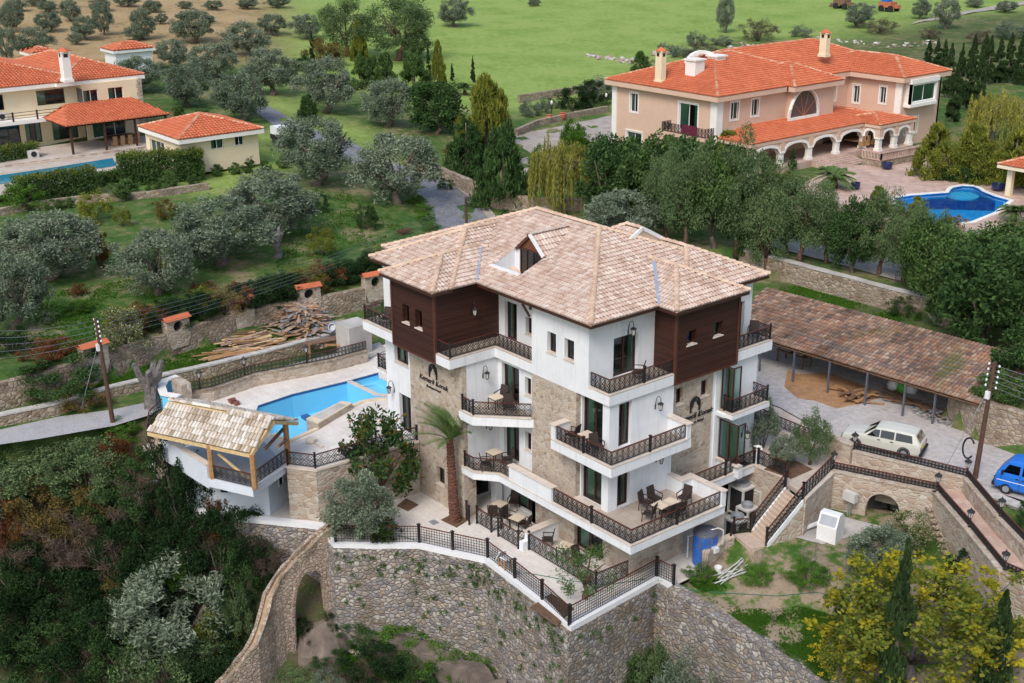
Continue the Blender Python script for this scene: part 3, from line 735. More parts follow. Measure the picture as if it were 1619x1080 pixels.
# pool terrace
BAS = px_line([(404,652),(408,641),(462,623),(550,602),(598,589),(599,597),(622,608),(622,631),(598,632),(573,636),(556,644),(502,679),(459,698),(430,688),(408,668)], 3.14)
structure('pool_terrace_paving', sheet_with_holes(POOLDECK, [BAS], 3.14), M['travertine'])
pm = MB(); n = len(BAS)
pm.add([(*q, 3.13) for q in BAS]+[(*q, 1.55) for q in BAS], [(i, (i+1) % n, n+(i+1) % n, n+i) for i in range(n)]+[tuple(range(n, 2*n))])
pool = tag(pm.build('swimming_pool', M['poolblue']), 'drained sky-blue swimming pool on the paved terrace beside the hotel', 'swimming pool')
band = MB(); wallmesh(BAS[1:5], 2.98, 3.125, .03, band); band.build('tile_band', M['pooldark'], pool)
DIV = px_line([(549,601),(597,624),(622,625)], 3.1)
dv = MB(); wallmesh(DIV, 1.5, 3.06, .32, dv); dv.build('dividing_wall', M['poolblue'], pool)
dv = MB(); wallmesh(DIV, 3.06, 3.11, .34, dv); dv.build('dividing_wall_top', M['marble'], pool)
sh = MB(); SH = [BAS[3],BAS[4],BAS[5],BAS[6]]+DIV[::-1]; sh.prism(SH, 1.6, 2.62); sh.build('shallow_floor', M['poolblue'], pool)
edge = MB(); wallmesh(BAS[7:11], 3.1, 3.24, .28, edge); wallmesh(BAS[11:14], 3.1, 3.24, .28, edge); edge.build('raised_rim', plain('cream_rim', (.66,.56,.42), .6), pool)
bm_ = MB(); BQ = px_line([(484,662),(540,634),(557,637),(503,669)], 3.55)
bm_.prism(BQ, 2.2, 3.5); bench = tag(bm_.build('fountain_trough', M['ashlar']), 'long cream stone trough on the near edge of the empty pool', 'trough')
t2 = MB(); t2.prism(offset_poly(BQ, 0), 3.5, 3.56); t2.build('rim', bpy.data.materials['cream_rim'], bench)
c_ = np.mean(np.array(BQ), 0); t3 = MB(); t3.prism([tuple(c_+(np.array(q)-c_)*np.array([.72,.72])) for q in BQ], 3.55, 3.568); t3.build('slot', M['concrete'], bench)
for k, q in enumerate([(454,684),(538,632)]):
    x, y, _ = at(q[0]+33-k*8, q[1]-28+k*2, 1.6) if 0 else at(*[(487,658),(536,632)][k], 1.8)
    MB().box(x-.5, y-.22, 1.56, x+.5, y+.22, 1.75).build('blue_step', M['pooldark'], pool)
# supporting walls of the pool terrace
for nm, P, zb, lab, mt in (('retaining_wall', [(-9.2,-9.33),(-7.9,-8.4),(-7.55,-3.07),(-7.4,-2.15)], 0, 'tan stone wall below the pool terrace railing, behind the deck trees', 'ashlar'),):
    w_ = wallmesh(P, 0, 3.08, .3); o = tag(w_.build(nm, M[mt]), lab, 'wall')
    wallmesh(P, 3.08, 3.2, .4).build('coping', M['marble'], o)
wallmesh([(-20.9,-8.3),(-20.6,-9.9),(-19.4,-11.2),(-15.9,-13.45)], -3, 3.1, .3).build('x', M['garden_stone']).name = 'retaining_wall'
tag(bpy.data.objects['retaining_wall.002'], 'rough stone wall under the curved stair at the pool terrace end', 'wall')
railing('iron_railing', [(-9.2,-9.33),(-7.9,-8.4),(-7.7,-5.7),(-7.55,-3.07),(-7.4,-2.2)], 3.2, .8, 'ornate black railing along the pool terrace edge, from the pavilion to the hotel')
# lower terrace fence
railing('iron_fence', FEN, .12, .95, 'black grid fence with red-brown handrail along the top of the rubble wall', ornate=False, postw=.12, cat='fence')

# yard, courtyard, road sheets
YARD = px_line([(1180,560),(1200,600),(1195,640),(1235,668),(1300,697),(1345,708),(1530,752),(1545,762),(1640,790),(1760,800),(1720,745),(1619,718),(1557,699),(1523,677),(1500,663),(1477,655)], 3.2)
YARD = [(-8,14.5),(-3,16.5),(2.5,16.9),(6.8,15.9),(8.2,15.3),(14.8,16.9),(15.6,16.6),(18.5,17),(30,16.5),(30,22.5),(14.9,22.3),(12.3,22.4),(11,24.2),(10.3,27.5),(-8,27.5)]
structure('yard', sheet_with_holes(YARD, [], 3.2), M['yard'])
COURT = [(5.2,8.2),(6.75,10.02),(8.6,10.0),(8.6,9.75),(9.2,9.5),(10.4,9.15),(9.9,12.1),(8.6,13.9),(8.2,15.0),(6.8,15.9),(2.5,16.9),(-3,16.5),(-8,14.5),(-10.3,9),(-10.3,3),(5.2,3)]
cbm = MB(); cbm.prism(COURT, 2.9, 3.14); structure('courtyard_paving', cbm, M['courtpave'])
strip = px_line([(-120,700),(0,680),(90,660),(180,648),(245,634),(262,640),(240,656),(180,674),(60,695),(-60,712)], 3.1)
structure('village_road', sheet_with_holes(strip, [], 3.13), M['road'])
strip2 = px_line([(245,634),(330,612),(420,585),(600,540),(612,552),(585,565),(420,602),(300,632),(262,640)], 3.25)
structure('service_track', sheet_with_holes(strip2, [], 3.2), ground and M['concrete'])
def road_over(name, pts_px, mat, zoff=.06, kerb=None):
    """a strip following the ground: left and right edge points in the picture"""
    L = [on(*p) for p in pts_px[0]]; R_ = [on(*p) for p in pts_px[1]]
    mb = MB(); vs = []; n = 0; rows = []
    for i in range(len(L)-1):
        for j in range(6):
            t = j/6; a = lerp(L[i], L[i+1], t); b = lerp(R_[i], R_[i+1], t); rows.append((a, b))
    rows.append((L[-1], R_[-1])); K = 6
    for a, b in rows:
        for k in range(K+1):
            q = lerp(a, b, k/K); vs.append((q[0], q[1], max(tz(q[0], q[1]), q[2] if k in (0, K) else -99)+zoff))
    fs = [(i*(K+1)+k, i*(K+1)+k+1, (i+1)*(K+1)+k+1, (i+1)*(K+1)+k) for i in range(len(rows)-1) for k in range(K)]
    mb.add(vs, fs); return structure(name, mb, M[mat])
road_over('paved_lane', ([(395,172),(440,205),(520,238),(560,262),(640,285),(665,312),(682,345),(690,372)], [(425,168),(480,200),(560,228),(600,250),(668,275),(712,290),(755,325),(775,352)]), 'setts')
road_over('kerb_strip', ([(668,275),(712,290),(755,325),(775,352)], [(672,272),(722,287),(768,322),(790,352)]), 'dropave', .1)
road_over('villa_drive', ([(800,225),(826,212),(870,203),(925,192),(975,182)], [(815,300),(845,255),(880,240),(930,225),(975,222)]), 'dropave')
road_over('villa_service_path', ([(1190,385),(1240,397),(1330,420),(1420,445),(1490,462)], [(1195,370),(1250,378),(1345,395),(1430,415),(1500,430)]), 'dropave')
road_over('farm_track', ([(1440,40),(1500,30),(1560,18),(1630,8)], [(1450,34),(1505,24),(1555,13),(1620,2)]), 'dropave', .12)

# ================================================================ 2. THE HOTEL
hotel = empty('hotel_building', (0, 3, 0), 'large white and stone hotel with dark timber upper boxes and a mottled pink tiled roof', 'hotel')
def wpart(name, mat, panels, label=None, sub=()):
    mb = MB()
    for p in panels: wallpanel(mb, *p[:6], *(p[6:]))
    o = mb.build(name, M[mat], hotel)
    if label: o['label'] = label
    return o
OP = []
def W_(plane, c, u0, u1, z0, z1, ops=(), th=.3): 
    for o in ops: OP.append((plane, c, o))
    return (plane, c, u0, u1, z0, z1, [q[:4] for q in ops], th)
D, N = 'door', 'window'
# upper timber boxes
w1 = wpart('timber_box', 'cladding', [W_('Y',-2.96,-8.15,-4.25,8.9,12.74,[(-7.16,-6.55,10.42,11.45,N),(-5.98,-5.37,10.42,11.45,N)]), W_('X',-4.25,-2.66,1.55,8.9,12.74), ('Y',-2.95+.0,-8.15,-7.85,8.9,8.91)], 'dark timber-clad box at the left end with two small windows')
MB().box(-8.15,-2.66,8.9,-7.85,-1.5,12.74).box(-7.85,-2.66,8.902,-4.55,-1.9,9.1).build('timber_box', M['cladding'], w1)
w2 = wpart('timber_box', 'cladding', [W_('X',5.74,4.4,9.0,8.9,12.74,[(5.2,5.85,10.75,11.5,N),(7.12,7.77,10.75,11.5,N)]), ('Y',4.4,4.27,5.44,9.0,12.74), ('Y',8.7,4.5,5.44,8.9,12.74)], 'dark timber-clad box at the right end with two tiny windows')
MB().box(5.0,4.7,8.905,5.44,8.7,9.1).build('timber_box_floor', M['cladding'], w2)
tr = MB()
cbm_ = plain('brown_corner_board', (.085,.028,.015), .5)
for par, bxs in ((w1, [(x-.07,y,8.86,x+.06,y+.13,12.7) for x, y in ((-4.28,-2.99),(-8.16,-2.99))]+[(-8.15,-2.985,8.84,-4.25,-2.9,8.93)]), (w2, [(x,y,8.86,x+.13,y+.13,12.7) for x, y in ((5.65,4.37),(5.65,8.9))]+[(5.68,4.4,8.84,5.765,9.0,8.93)])):
    for q in bxs: MB().box(*q).build('corner_board', cbm_, par)
# white plaster walls
wpart('plaster_wall', 'plaster', [
  W_('Y',-1.8,-10.75,-8.15,8.9,12.74,[(-10.1,-9.0,9.45,11.6,D)]),
  W_('Y',1.25,-4.25,.3,8.9,12.74,[(-3.75,-2.73,9.47,11.6,D),(-2.0,-1.5,10.2,11.15,N)]),
  W_('Y',0,0,4.27,8.9,12.74,[(1.2,1.87,10.42,11.5,N),(2.5,3.2,10.42,11.5,N)]),
  W_('X',4.27,.3,4.7,8.9,12.74,[(1.62,3.28,9.47,11.55,D)]),
  W_('X',4.5,9.0,11.4,8.9,12.74,[(9.75,10.85,9.47,11.6,D)])], 'white plaster top storey')
for bx_ in ((0,.3,8.9,.28,1.25,12.74),(-10.75,-1.5,0,-10.5,11.4,12.7),(-10.5,11.1,0,4.2,11.4,12.7)): MB().box(*bx_).build('plaster_wall', M['plaster'], hotel)
wpart('plaster_wall', 'plaster', [
  W_('Y',-2.1,-10.35,-7.95,0,8.9,[(-9.45,-8.1,7.3,8.75,N),(-9.15,-8.0,3.2,5.5,D)]),
  W_('X',-3.15,-1.8,.6,3.14,8.9),
  W_('Y',.3,-3.15,0,3.14,8.9,[(-2.85,-1.4,6.44,8.6,D),(-.93,-.42,7.35,8.35,N),(-2.72,-1.43,3.16,5.4,D),(-.93,-.42,4.2,5.28,N)]),
  W_('Y',.3,3.41,5.15,3.14,8.9,[(3.5,5.1,3.16,5.5,D),(3.5,5.1,6.44,8.75,D)],.16),
  W_('X',5.6,.65,4.55,2.9,8.9,[(.8,1.65,3.16,5.4,D),(.8,1.65,6.44,8.75,D)],.22),
  W_('Y',8.3,5.3,6.9,2.9,3.6), W_('X',5.3,7.75,8.3,2.9,8.9), ('X',5.36,7.95,8.3,2.9,8.9,[],.06)], 'white plaster middle storeys')
cm = MB().box(5.12,.18,3.14,5.6,.65,8.9); cm.build('corner_column', M['plaster'], hotel)
for bx_ in ((-10.35,-1.8,0,-10.05,11,8.9),(5.0,8.3,0,5.3,11.2,8.9)): MB().box(*bx_).build('plaster_wall', M['plaster'], hotel)
MB().box(5.28,8.12,3.6,6.95,8.5,3.66).build('marble_ledge', M['marble'], hotel)
# glazed corner bay
def bay(z0, z1, x1):
    for pl, c, o in (('Y',8.3,(5.4,x1,z0,z1)),('X',x1,(8.33,8.95,z0,z1))):
        opening(hotel, pl, c, o, 'door', 'glazed_bay', depth=.02, sill=False, curtain='full' if pl == 'Y' else False, room=False, panes=2 if pl == 'Y' else 1)
bay(3.67, 5.85, 6.7); bay(6.46, 8.88, 6.2)
# stone walls
wpart('stone_wall', 'stone', [
  W_('Y',-2.11,-7.95,-3.16,0,8.9,[(-5.7,-4.95,1.2,2.28,N)]),
  ('X',-3.16,-1.81,-1.3,0,3.0,[],1.5),
  ('Y',0,0,3.41,2.9,8.9), ('X',3.41,.3,.5,2.9,8.9,[],.2)], 'honey stone facing of the left tower and middle block')
wpart('stone_wall', 'stone', [W_('X',5.31,4.55,7.75,2.9,8.9,[(5.03,5.55,7.45,8.36,N),(6.85,7.42,7.4,8.32,N)])], 'honey stone facing on the right-hand side under the timber box')
wpart('stone_wall', 'ashlar', [
  W_('Y',.45,-.57,6.95,0,2.75,[(2.86,5.0,.04,2.25,D)]), ('X',6.95,.75,4.2,0,2.75), ('Y',4.2,5.3,6.65,0,2.75), ('X',5.3,4.2,10.1,0,2.75),
  ('Y',.45,-.57,-.27,0,2.7,[],.9)], 'tan stone ground storey beneath the terrace')
wpart('plaster_wall', 'plaster', [W_('X',-4.7,-1.3,.94,0,2.75,[(-1.2,.85,.04,2.35,D)]), W_('Y',.94,-4.7,-.57,0,2.75,[(-2.7,-.65,.04,2.35,D)])], 'shaded wall of the ground-floor patio')
MB().box(-3.95,.3,0,-3.5,.75,2.72).build('patio_column', M['plaster'], hotel)
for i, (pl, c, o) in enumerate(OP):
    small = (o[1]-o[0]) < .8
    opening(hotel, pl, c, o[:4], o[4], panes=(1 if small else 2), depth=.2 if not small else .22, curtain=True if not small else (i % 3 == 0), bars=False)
# slabs / balconies
def balcony(name, poly, z0, z1, label=None, capedge=True):
    b = MB().prism(poly, z0, z1-.045).build(name, M['plaster'], hotel)
    if label: b['label'] = label
    c = np.mean(np.array(poly), 0)
    MB().prism([tuple(q) for q in poly], z1-.045, z1).build('floor_slab', M['terracefloor'], b)
    cp = MB(); return b
def capstrip(parent, pts, z, w=.3, off=0.0):
    wallmesh(offset_poly(pts, off), z-.03, z+.02, w, MB()).build('marble_edge', M['marble'], parent) if 0 else wallmesh(offset_poly(pts, off), z-.03, z+.02, w).build('marble_edge', M['marble'], parent)
b1 = balcony('terrace', [(-3.3,-2.15),(-2.29,-2.15),(-1.2,-1.26),(8.74,-1.26),(8.74,5.22),(6.62,5.22),(6.62,10.02),(5.2,10.02),(5.2,.3),(-3.3,.32)], 2.70, 3.14, 'long wrap-around terrace on the first floor')
R1 = [(-3.1,-2.07),(-2.33,-2.07),(-1.2,-1.17),(-.35,-1.17)]
railing('r', R1, 3.16, .78, parent=b1, postat=[0])
capstrip(b1, [(-3.3,-2.05),(-2.31,-2.05),(-1.22,-1.16),(8.64,-1.16),(8.64,5.1)], 3.145)
pw = MB().box(-.35,-1.28,2.9,3.05,-1.0,3.95); pw.box(8.42,4.95,3.1,8.76,5.24,3.95).box(6.45,4.98,3.1,8.42,5.24,3.95).box(6.35,4.3,3.1,6.65,4.98,3.95).box(5.6,4.3,3.1,6.35,4.56,3.95)
pw.build('parapet', M['plaster'], b1)
cp = MB().box(-.4,-1.34,3.95,3.1,-.94,4.0).box(6.28,4.92,3.95,8.82,5.3,4.0).box(6.28,4.24,3.95,6.72,4.92,4.0).box(5.6,4.24,3.95,6.28,4.62,4.0); cp.build('parapet_cap', M['marble'], b1)
railing('r', [(3.08,-1.17),(5.9,-1.17),(8.64,-1.17),(8.64,1.9),(8.64,4.93)], 3.16, .8, parent=b1, postat=[1,3], postw=.1)
railing('r', [(6.52,5.3),(6.52,7.7),(6.52,9.95)], 3.16, .8, parent=b1, postat=[1,2], postw=.1)
capstrip(b1, [(6.5,5.25),(6.5,10.0)], 3.145)
MB().box(3.42,-.2,3.13,5.1,.28,3.24).build('door_step', M['marble'], b1)
b2 = balcony('balcony', [(2.6,-.95),(6.97,-.95),(6.97,4.48),(5.6,4.48),(5.6,.16),(5.1,.0),(2.6,0)], 5.9, 6.42, 'corner balcony on the second floor with white end piers')
for q in ((2.6,-.94,6.4,2.9,0,7.2),(5.6,4.18,6.4,6.95,4.46,7.2)): MB().box(*q).build('parapet', M['plaster'], b2)
for q in ((2.54,-1.0,7.2,2.96,0,7.25),(5.6,4.1,7.2,7.03,4.54,7.25)): MB().box(*q).build('parapet_cap', M['marble'], b2)
railing('r', [(2.93,-.85),(4.9,-.85),(6.87,-.85),(6.87,1.7),(6.87,4.15)], 6.44, .76, parent=b2, postat=[1,3], postw=.1)
capstrip(b2, [(2.9,-.84),(6.86,-.84),(6.86,4.18)], 6.425)
b3 = balcony('balcony', [(-3.3,-2.25),(-2.12,-2.25),(.14,-.02),(.14,0),(0,.3),(-3.3,.3)], 5.9, 6.42, 'splayed balcony in the recess on the second floor')
railing('r', [(-3.1,-2.15),(-2.17,-2.15),(.02,-.06)], 6.44, .76, parent=b3, postat=[0,1]); capstrip(b3, [(-3.2,-2.14),(-2.16,-2.14),(.03,-.06)], 6.425, .22)
b4 = balcony('balcony', [(-4.25,-2.96),(-3.02,-2.96),(-3.02,-.01),(0,-.01),(0,1.25),(-4.25,1.25)], 8.9, 9.45, 'L-shaped top balcony between the timber box and the white block')
railing('r', [(-4.2,-2.86),(-3.1,-2.86),(-3.1,.08),(-.02,.08)], 9.47, .76, parent=b4, postat=[1]); capstrip(b4, [(-4.2,-2.85),(-3.12,-2.85),(-3.12,.1),(-.01,.1)], 9.455, .2)
b5 = balcony('balcony', [(4.27,0.01),(5.74,.01),(5.74,4.4),(4.27,4.4)], 8.9, 9.45, 'top balcony beside the right timber box')
railing('r', [(4.32,.1),(5.64,.1),(5.64,2.4),(5.64,4.36)], 9.47, .76, parent=b5, postat=[2], postw=.1); capstrip(b5, [(4.27,.1),(5.63,.1),(5.63,4.4)], 9.455, .22)
b6 = balcony('balcony', [(-11.25,-2.95),(-8.17,-2.95),(-8.17,-1.8),(-10.75,-1.8),(-11.25,-1.0)], 8.9, 9.45, 'small top balcony at the far left')
railing('r', [(-8.2,-2.85),(-11.15,-2.85),(-11.15,-1.3)], 9.47, .76, parent=b6, postat=[1]); capstrip(b6, [(-8.2,-2.85),(-11.15,-2.85),(-11.15,-1.2)], 9.455, .2)
b7 = balcony('balcony', [(4.5,9.02),(5.6,9.02),(5.6,11.95),(4.2,11.95),(4.2,11.4),(4.5,11.4)], 8.9, 9.45, 'small top balcony at the far right')
railing('r', [(5.5,9.05),(5.5,11.85),(4.3,11.85)], 9.47, .76, parent=b7, postat=[1]); capstrip(b7, [(5.5,9.05),(5.5,11.85),(4.3,11.85)], 9.455, .2)
b8 = balcony('balcony', [(-11.2,-2.2),(-10.35,-2.2),(-10.35,-.9),(-11.2,-.9)], 6.2, 6.42, 'tiny side balcony on the left wall')
railing('r', [(-10.4,-2.12),(-11.12,-2.12),(-11.12,-1.0)], 6.44, .72, parent=b8, postat=[1]); capstrip(b8, [(-10.3,-2.12),(-11.15,-2.12),(-11.15,-.95)], 6.425, .22)
b9 = balcony('balcony', [(5.3,8.15),(6.4,8.15),(6.4,11.05),(5.2,11.05)], 6.12, 6.42, 'side balcony below the far right corner')
MB().box(5.35,8.05,6.12,5.9,8.2,6.3).build('bracket', M['plaster'], b9)
railing('r', [(5.75,8.2),(6.3,8.2),(6.3,10.95),(5.2,10.95)], 6.44, .78, parent=b9, postat=[0,2]); capstrip(b9, [(5.7,8.22),(6.3,8.22),(6.3,10.97),(5.2,10.97)], 6.425, .22)

# lanterns on the walls
def lantern(x, y, z, dx, dy):
    m = MB(); px_ = x+dx*.38; py_ = y+dy*.38
    arc = [(x, y, z-.35), (x+dx*.05, y+dy*.05, z-.05), (x+dx*.12, y+dy*.12, z+.22), (x+dx*.26, y+dy*.26, z+.33), (x+dx*.38, y+dy*.38, z+.24), (px_, py_, z+.05)]
    m.tube(arc, .018, 5); m.box(x-.03, y-.03, z-.45, x+.03, y+.03, z-.2)
    m.lathe(px_, py_, [(.015, z+.08), (.05, z+.04), (.17, z-.05), (.14, z-.07), (.13, z-.08)], 6)
    for k in range(6):
        a = k*pi/3; m.bar((px_+.12*cos(a), py_+.12*sin(a), z-.08), (px_+.075*cos(a), py_+.075*sin(a), z-.36), .014)
    m.lathe(px_, py_, [(.08, z-.36), (.08, z-.39), (.02, z-.43)], 6)
    o = m.build('wall_lantern', M['iron'], hotel)
    MB().lathe(px_, py_, [(.11, z-.09), (.068, z-.355)], 6).build('lantern_glass', M['acwhite'], o)
for q in ((-3.15,-.74,8.3,1,0),(4.27,2.56,12.0,1,0),(5.6,3.25,8.3,1,0),(-4.25,-.63,11.5,1,0),(5.6,3.44,5.35,1,0),(-3.15,-.56,5.35,1,0),(-9.6,-2.1,5.8,0,-1),(6.7,8.6,5.6,1,0)): lantern(*q)

# roof
BL = dict(main=(-12.6,5.03,-.6,11.9,.38), lw=(-11.35,-3.7,-2.25,9.0,.44), w1=(-8.6,-3.73,-3.42,4.0,.44), rw=(-3,5.07,5.8,12.0,.46), w2=(-1.0,6.25,3.84,9.1,.46))
Z0 = 12.9
def bh(b, x, y):
    x0, x1, y0, y1, s = b; m = min(x-x0, x1-x, y-y0, y1-y)
    return Z0+s*m if m > 0 else -1
CUT = (-4.25,-1.87,.85,2.4)
DORM = lambda c: (CUT[0] < c[0] < CUT[1] and CUT[2] < c[1] < CUT[3]) or (abs(c[0]+2.93) < .95 and 2.3 < c[1] < 5.1 and c[2] < 15.12-abs(c[0]+2.93)*.85)
def skipper(k):
    def f(c):
        for n_, b in BL.items():
            if n_ != k and bh(b, c[0], c[1]) > c[2]+.03: return True
        return k == 'main' and DORM(c)
    return f
for k, ax in (('main','x'),('lw','y'),('w1','y'),('rw','x'),('w2','x')):
    x0, x1, y0, y1, s = BL[k]
    r = hip_roof(hotel, x0, x1, y0, y1, Z0, s, 'tile', 'ridge', tl=.30, axis=ax, skip=skipper(k), base='ridge')
    if k == 'main':   # open the roof terrace in the front slope
        xa, xb, ya, yb = CUT; yc = (y0+y1)/2; hw = yc-y0; zf = lambda y: Z0+s*(y-y0)
        mb = MB(); A = (x0+hw, yc, zf(yc)); B = (x1-hw, yc, zf(yc))
        mb.add([(x0,y0,Z0),(x1,y0,Z0),(x1-(ya-y0),ya,zf(ya)),(x0+(ya-y0),ya,zf(ya))], [(0,1,2,3)])
        mb.add([(x0+(ya-y0),ya,zf(ya)),(xa,ya,zf(ya)),(xa,yb,zf(yb)),(x0+(yb-y0),yb,zf(yb))], [(0,1,2,3)])
        mb.add([(xb,ya,zf(ya)),(x1-(ya-y0),ya,zf(ya)),(x1-(yb-y0),yb,zf(yb)),(xb,yb,zf(yb))], [(0,1,2,3)])
        mb.add([(x0+(yb-y0),yb,zf(yb)),(x1-(yb-y0),yb,zf(yb)),B,A], [(0,1,2,3)])
        mb.add([(x1,y1,Z0),(x0,y1,Z0),A,B], [(0,1,2,3)]); mb.add([(x1,y0,Z0),(x1,y1,Z0),B], [(0,1,2)]); mb.add([(x0,y1,Z0),(x0,y0,Z0),A], [(0,1,2)])
        me = bpy.data.meshes.new('roof'); me.from_pydata(mb.v, [], mb.f); me.materials.append(M['ridge']); r.data = me
        mainroof = r
xa, xb, ya, yb = CUT
dm = MB().box(xa-.05,yb-.02,12.8,xa+.12,yb+.1,14.1).box(xa-.03,ya,12.8,xa+.05,yb,13.2)
dm.add([(xa+.02,ya,12.8),(xa+.02,yb,12.8),(xa+.02,yb,14.12),(xa+.02,ya,13.5)], [(3,2,1,0)]); dm.add([(xb-.02,ya,12.8),(xb-.02,yb,12.8),(xb-.02,yb,14.12),(xb-.02,ya,13.5)], [(0,1,2,3)])
dm.add([(xa,ya,12.82),(xb,ya,12.82),(xb,yb,12.82),(xa,yb,12.82)], [(0,1,2,3)]); dm.add([(xa,ya,12.8),(xb,ya,12.8),(xb,ya,13.5),(xa,ya,13.5)], [(0,1,2,3)])
dm.box(xa,yb-.01,12.8,-3.85,yb+.12,14.15)
do = dm.build('dormer_terrace', M['plaster'], hotel)
MB().box(xa-.05,ya-.2,13.48,xb,ya+.02,13.56).build('ledge', M['white'], do)
dx, apx, hz_ = .98, -2.93, 15.12
dw = MB(); dw.add([(apx-dx,yb,12.82),(apx+dx,yb,12.82),(apx+dx,yb,14.25),(apx,yb,hz_-.1),(apx-dx,yb,14.25)], [(0,1,2,3,4)])
dor = dw.build('dormer_front', M['timber'] if 0 else plain('brown_dormer_timber', (.13,.045,.022), .5), hotel)
opening(dor, 'Y', yb+.0, (apx-.8, apx+.75, 12.9, 14.3), 'door', depth=-.07, sill=False, panes=3, curtain=False)
bb = MB().bar((apx-1.12,yb-.12,14.17),(apx,yb-.12,hz_+.04),.05,.2)
bb.build('barge_board', bpy.data.materials['brown_dormer_timber'], dor)
MB().bar((apx+1.12,yb-.12,14.2),(apx,yb-.12,hz_+.07),.06,.22).build('barge_board', M['white'], dor)
dr = MB()
for sx in (-1, 1):
    vs = [(apx+sx*1.12,yb-.15,14.17),(apx+sx*1.12,yb+1.6,14.17),(apx,5.4,hz_),(apx,yb-.15,hz_)]
    dr.add(vs, [(0,1,2,3) if sx > 0 else (3,2,1,0)])
dro = dr.build('dormer_roof', M['ridge'], hotel)
dt = MB()
for sx in (-1, 1):
    e = np.array([0,-sx*-1.0 if sx < 0 else 1.0,0]); e = np.array([0,1.0,0]) if sx > 0 else np.array([0,-1.0,0])
    O = np.array([apx+sx*1.12, (yb-.15) if sx > 0 else 5.4, 14.17]); u = np.array([-sx*1.12,0,hz_-14.17]); L = np.linalg.norm(u); u /= L
    def sk(c): return c[2] < Z0+.38*(c[1]+.6)-.03
    tiles_on(dt, O, e, u, [(0,0),(5.4-yb+.15,0),(5.4-yb+.15,L),(0,L)], .215, .34, skip=sk)
ridge_caps(dt, (apx,yb-.15,hz_+.06), (apx,5.0,hz_+.06), .11); dt.build('roof_tiles', M['tile'], dro)
fl = MB().bar((apx+1.1,yb+.1,14.28),(apx+.0,4.95,15.05),.1,.03); fl.build('flashing', M['gutter'], dro)
# small rear gable seen over the ridge
rg = MB(); rg.add([(-2.6,6.9,14.2),(-1.0,6.9,15.0),(-1.0,5.6,15.0)], [(0,1,2)])
g1 = MB(); P0, P1, P2, P3 = (-2.0,6.0,14.9), (-.9,6.7,15.15), (.1,7.6,14.3), (-1.2,7.4,14.3)
hipr = hip_roof(hotel, -2.6,.2,5.8,9.0,14.3,.55,'tile','ridge',axis='x',gable=('E',),fascia=None,name='rear_dormer_roof',base='ridge')
MB().bar((.22,5.8,14.38),(.22,7.4,15.25),.07,.2).bar((.22,7.4,15.25),(.22,9.0,14.38),.07,.2).build('barge_board', M['white'], hipr)
gt = MB()
def gutter(p, q, w=.17): gt.bar(p, q, w, .05)
gutter((-3.72,-.62,13.03),(-5.9,1.35,13.97)); gutter((-5.9,1.35,13.97),(-6.9,2.35,14.35)); gutter((5.05,3.86,13.03),(2.3,6.2,14.15))
gt.build('valley_flashing', M['gutter'], mainroof)
br = MB().bar((-.05,-.02,12.3),(-.05,-.02,12.7),.12).bar((-.05,-.1,11.95),(-.05,-.55,12.7),.1); br.build('eave_bracket', M['frame'], hotel)

# lettering and arch emblem on both stone faces
def text_mesh(s, size, shear=0):
    cu = bpy.data.curves.new('t', 'FONT'); cu.body = s; cu.size = size; cu.extrude = .02; cu.shear = shear; cu.align_x = 'CENTER'; cu.offset = -.004
    o = bpy.data.objects.new('t', cu); C.objects.link(o); bpy.context.view_layer.update()
    me = bpy.data.meshes.new_from_object(o); bpy.data.objects.remove(o); return me
def sign(plane, c, u, z):
    s = MB(); f = fr(plane, c)
    for r0, r1 in ((.27,.38),(.20,.235),(.13,.165)):
        k = 10; pts = []
        for i in range(k+1):
            a = pi-pi*i/k; pts.append((cos(a), sin(a)))
        leg = .45 if r0 > .25 else (.16 if r0 > .18 else .05)
        o_ = [(-r1, -leg)]+[(r1*x, r1*y) for x, y in pts]+[(r1, -leg)]; i_ = [(-r0, -leg)]+[(r0*x, r0*y) for x, y in pts]+[(r0, -leg)]
        vs = [f(u+x, .05, z+y) for x, y in o_]+[f(u+x, .05, z+y) for x, y in i_]+[f(u+x, .0, z+y) for x, y in o_]+[f(u+x, .0, z+y) for x, y in i_]
        n = len(o_); fs = []
        for i in range(n-1): fs += [(i, i+1, n+i+1, n+i), (i, 2*n+i, 2*n+i+1, i+1), (n+i, n+i+1, 3*n+i+1, 3*n+i)]
        s.add(vs, fs)
    sg = s.build('sign_emblem', M['black'], hotel)
    for txt, size, dz in (('Kemerli Konak', .43, -.80), ('Boutique Hotel', .21, -1.10)):
        me = text_mesh(txt, size, .35); me.materials.clear(); me.materials.append(M['black'])
        o = bpy.data.objects.new('sign_lettering', me); C.objects.link(o)
        if plane == 'Y': o.matrix_world = Matrix.Translation(f(u, .03, z+dz)) @ Matrix.Rotation(pi/2, 4, 'X')
        else: o.matrix_world = Matrix.Translation(f(u, .03, z+dz)) @ Matrix.Rotation(pi/2, 4, 'Z') @ Matrix.Rotation(pi/2, 4, 'X')
        o.parent = sg; o.matrix_parent_inverse = wmat(sg).inverted()
sign('Y', -2.11, -5.72, 7.85); sign('X', 5.31, 6.45, 7.2)
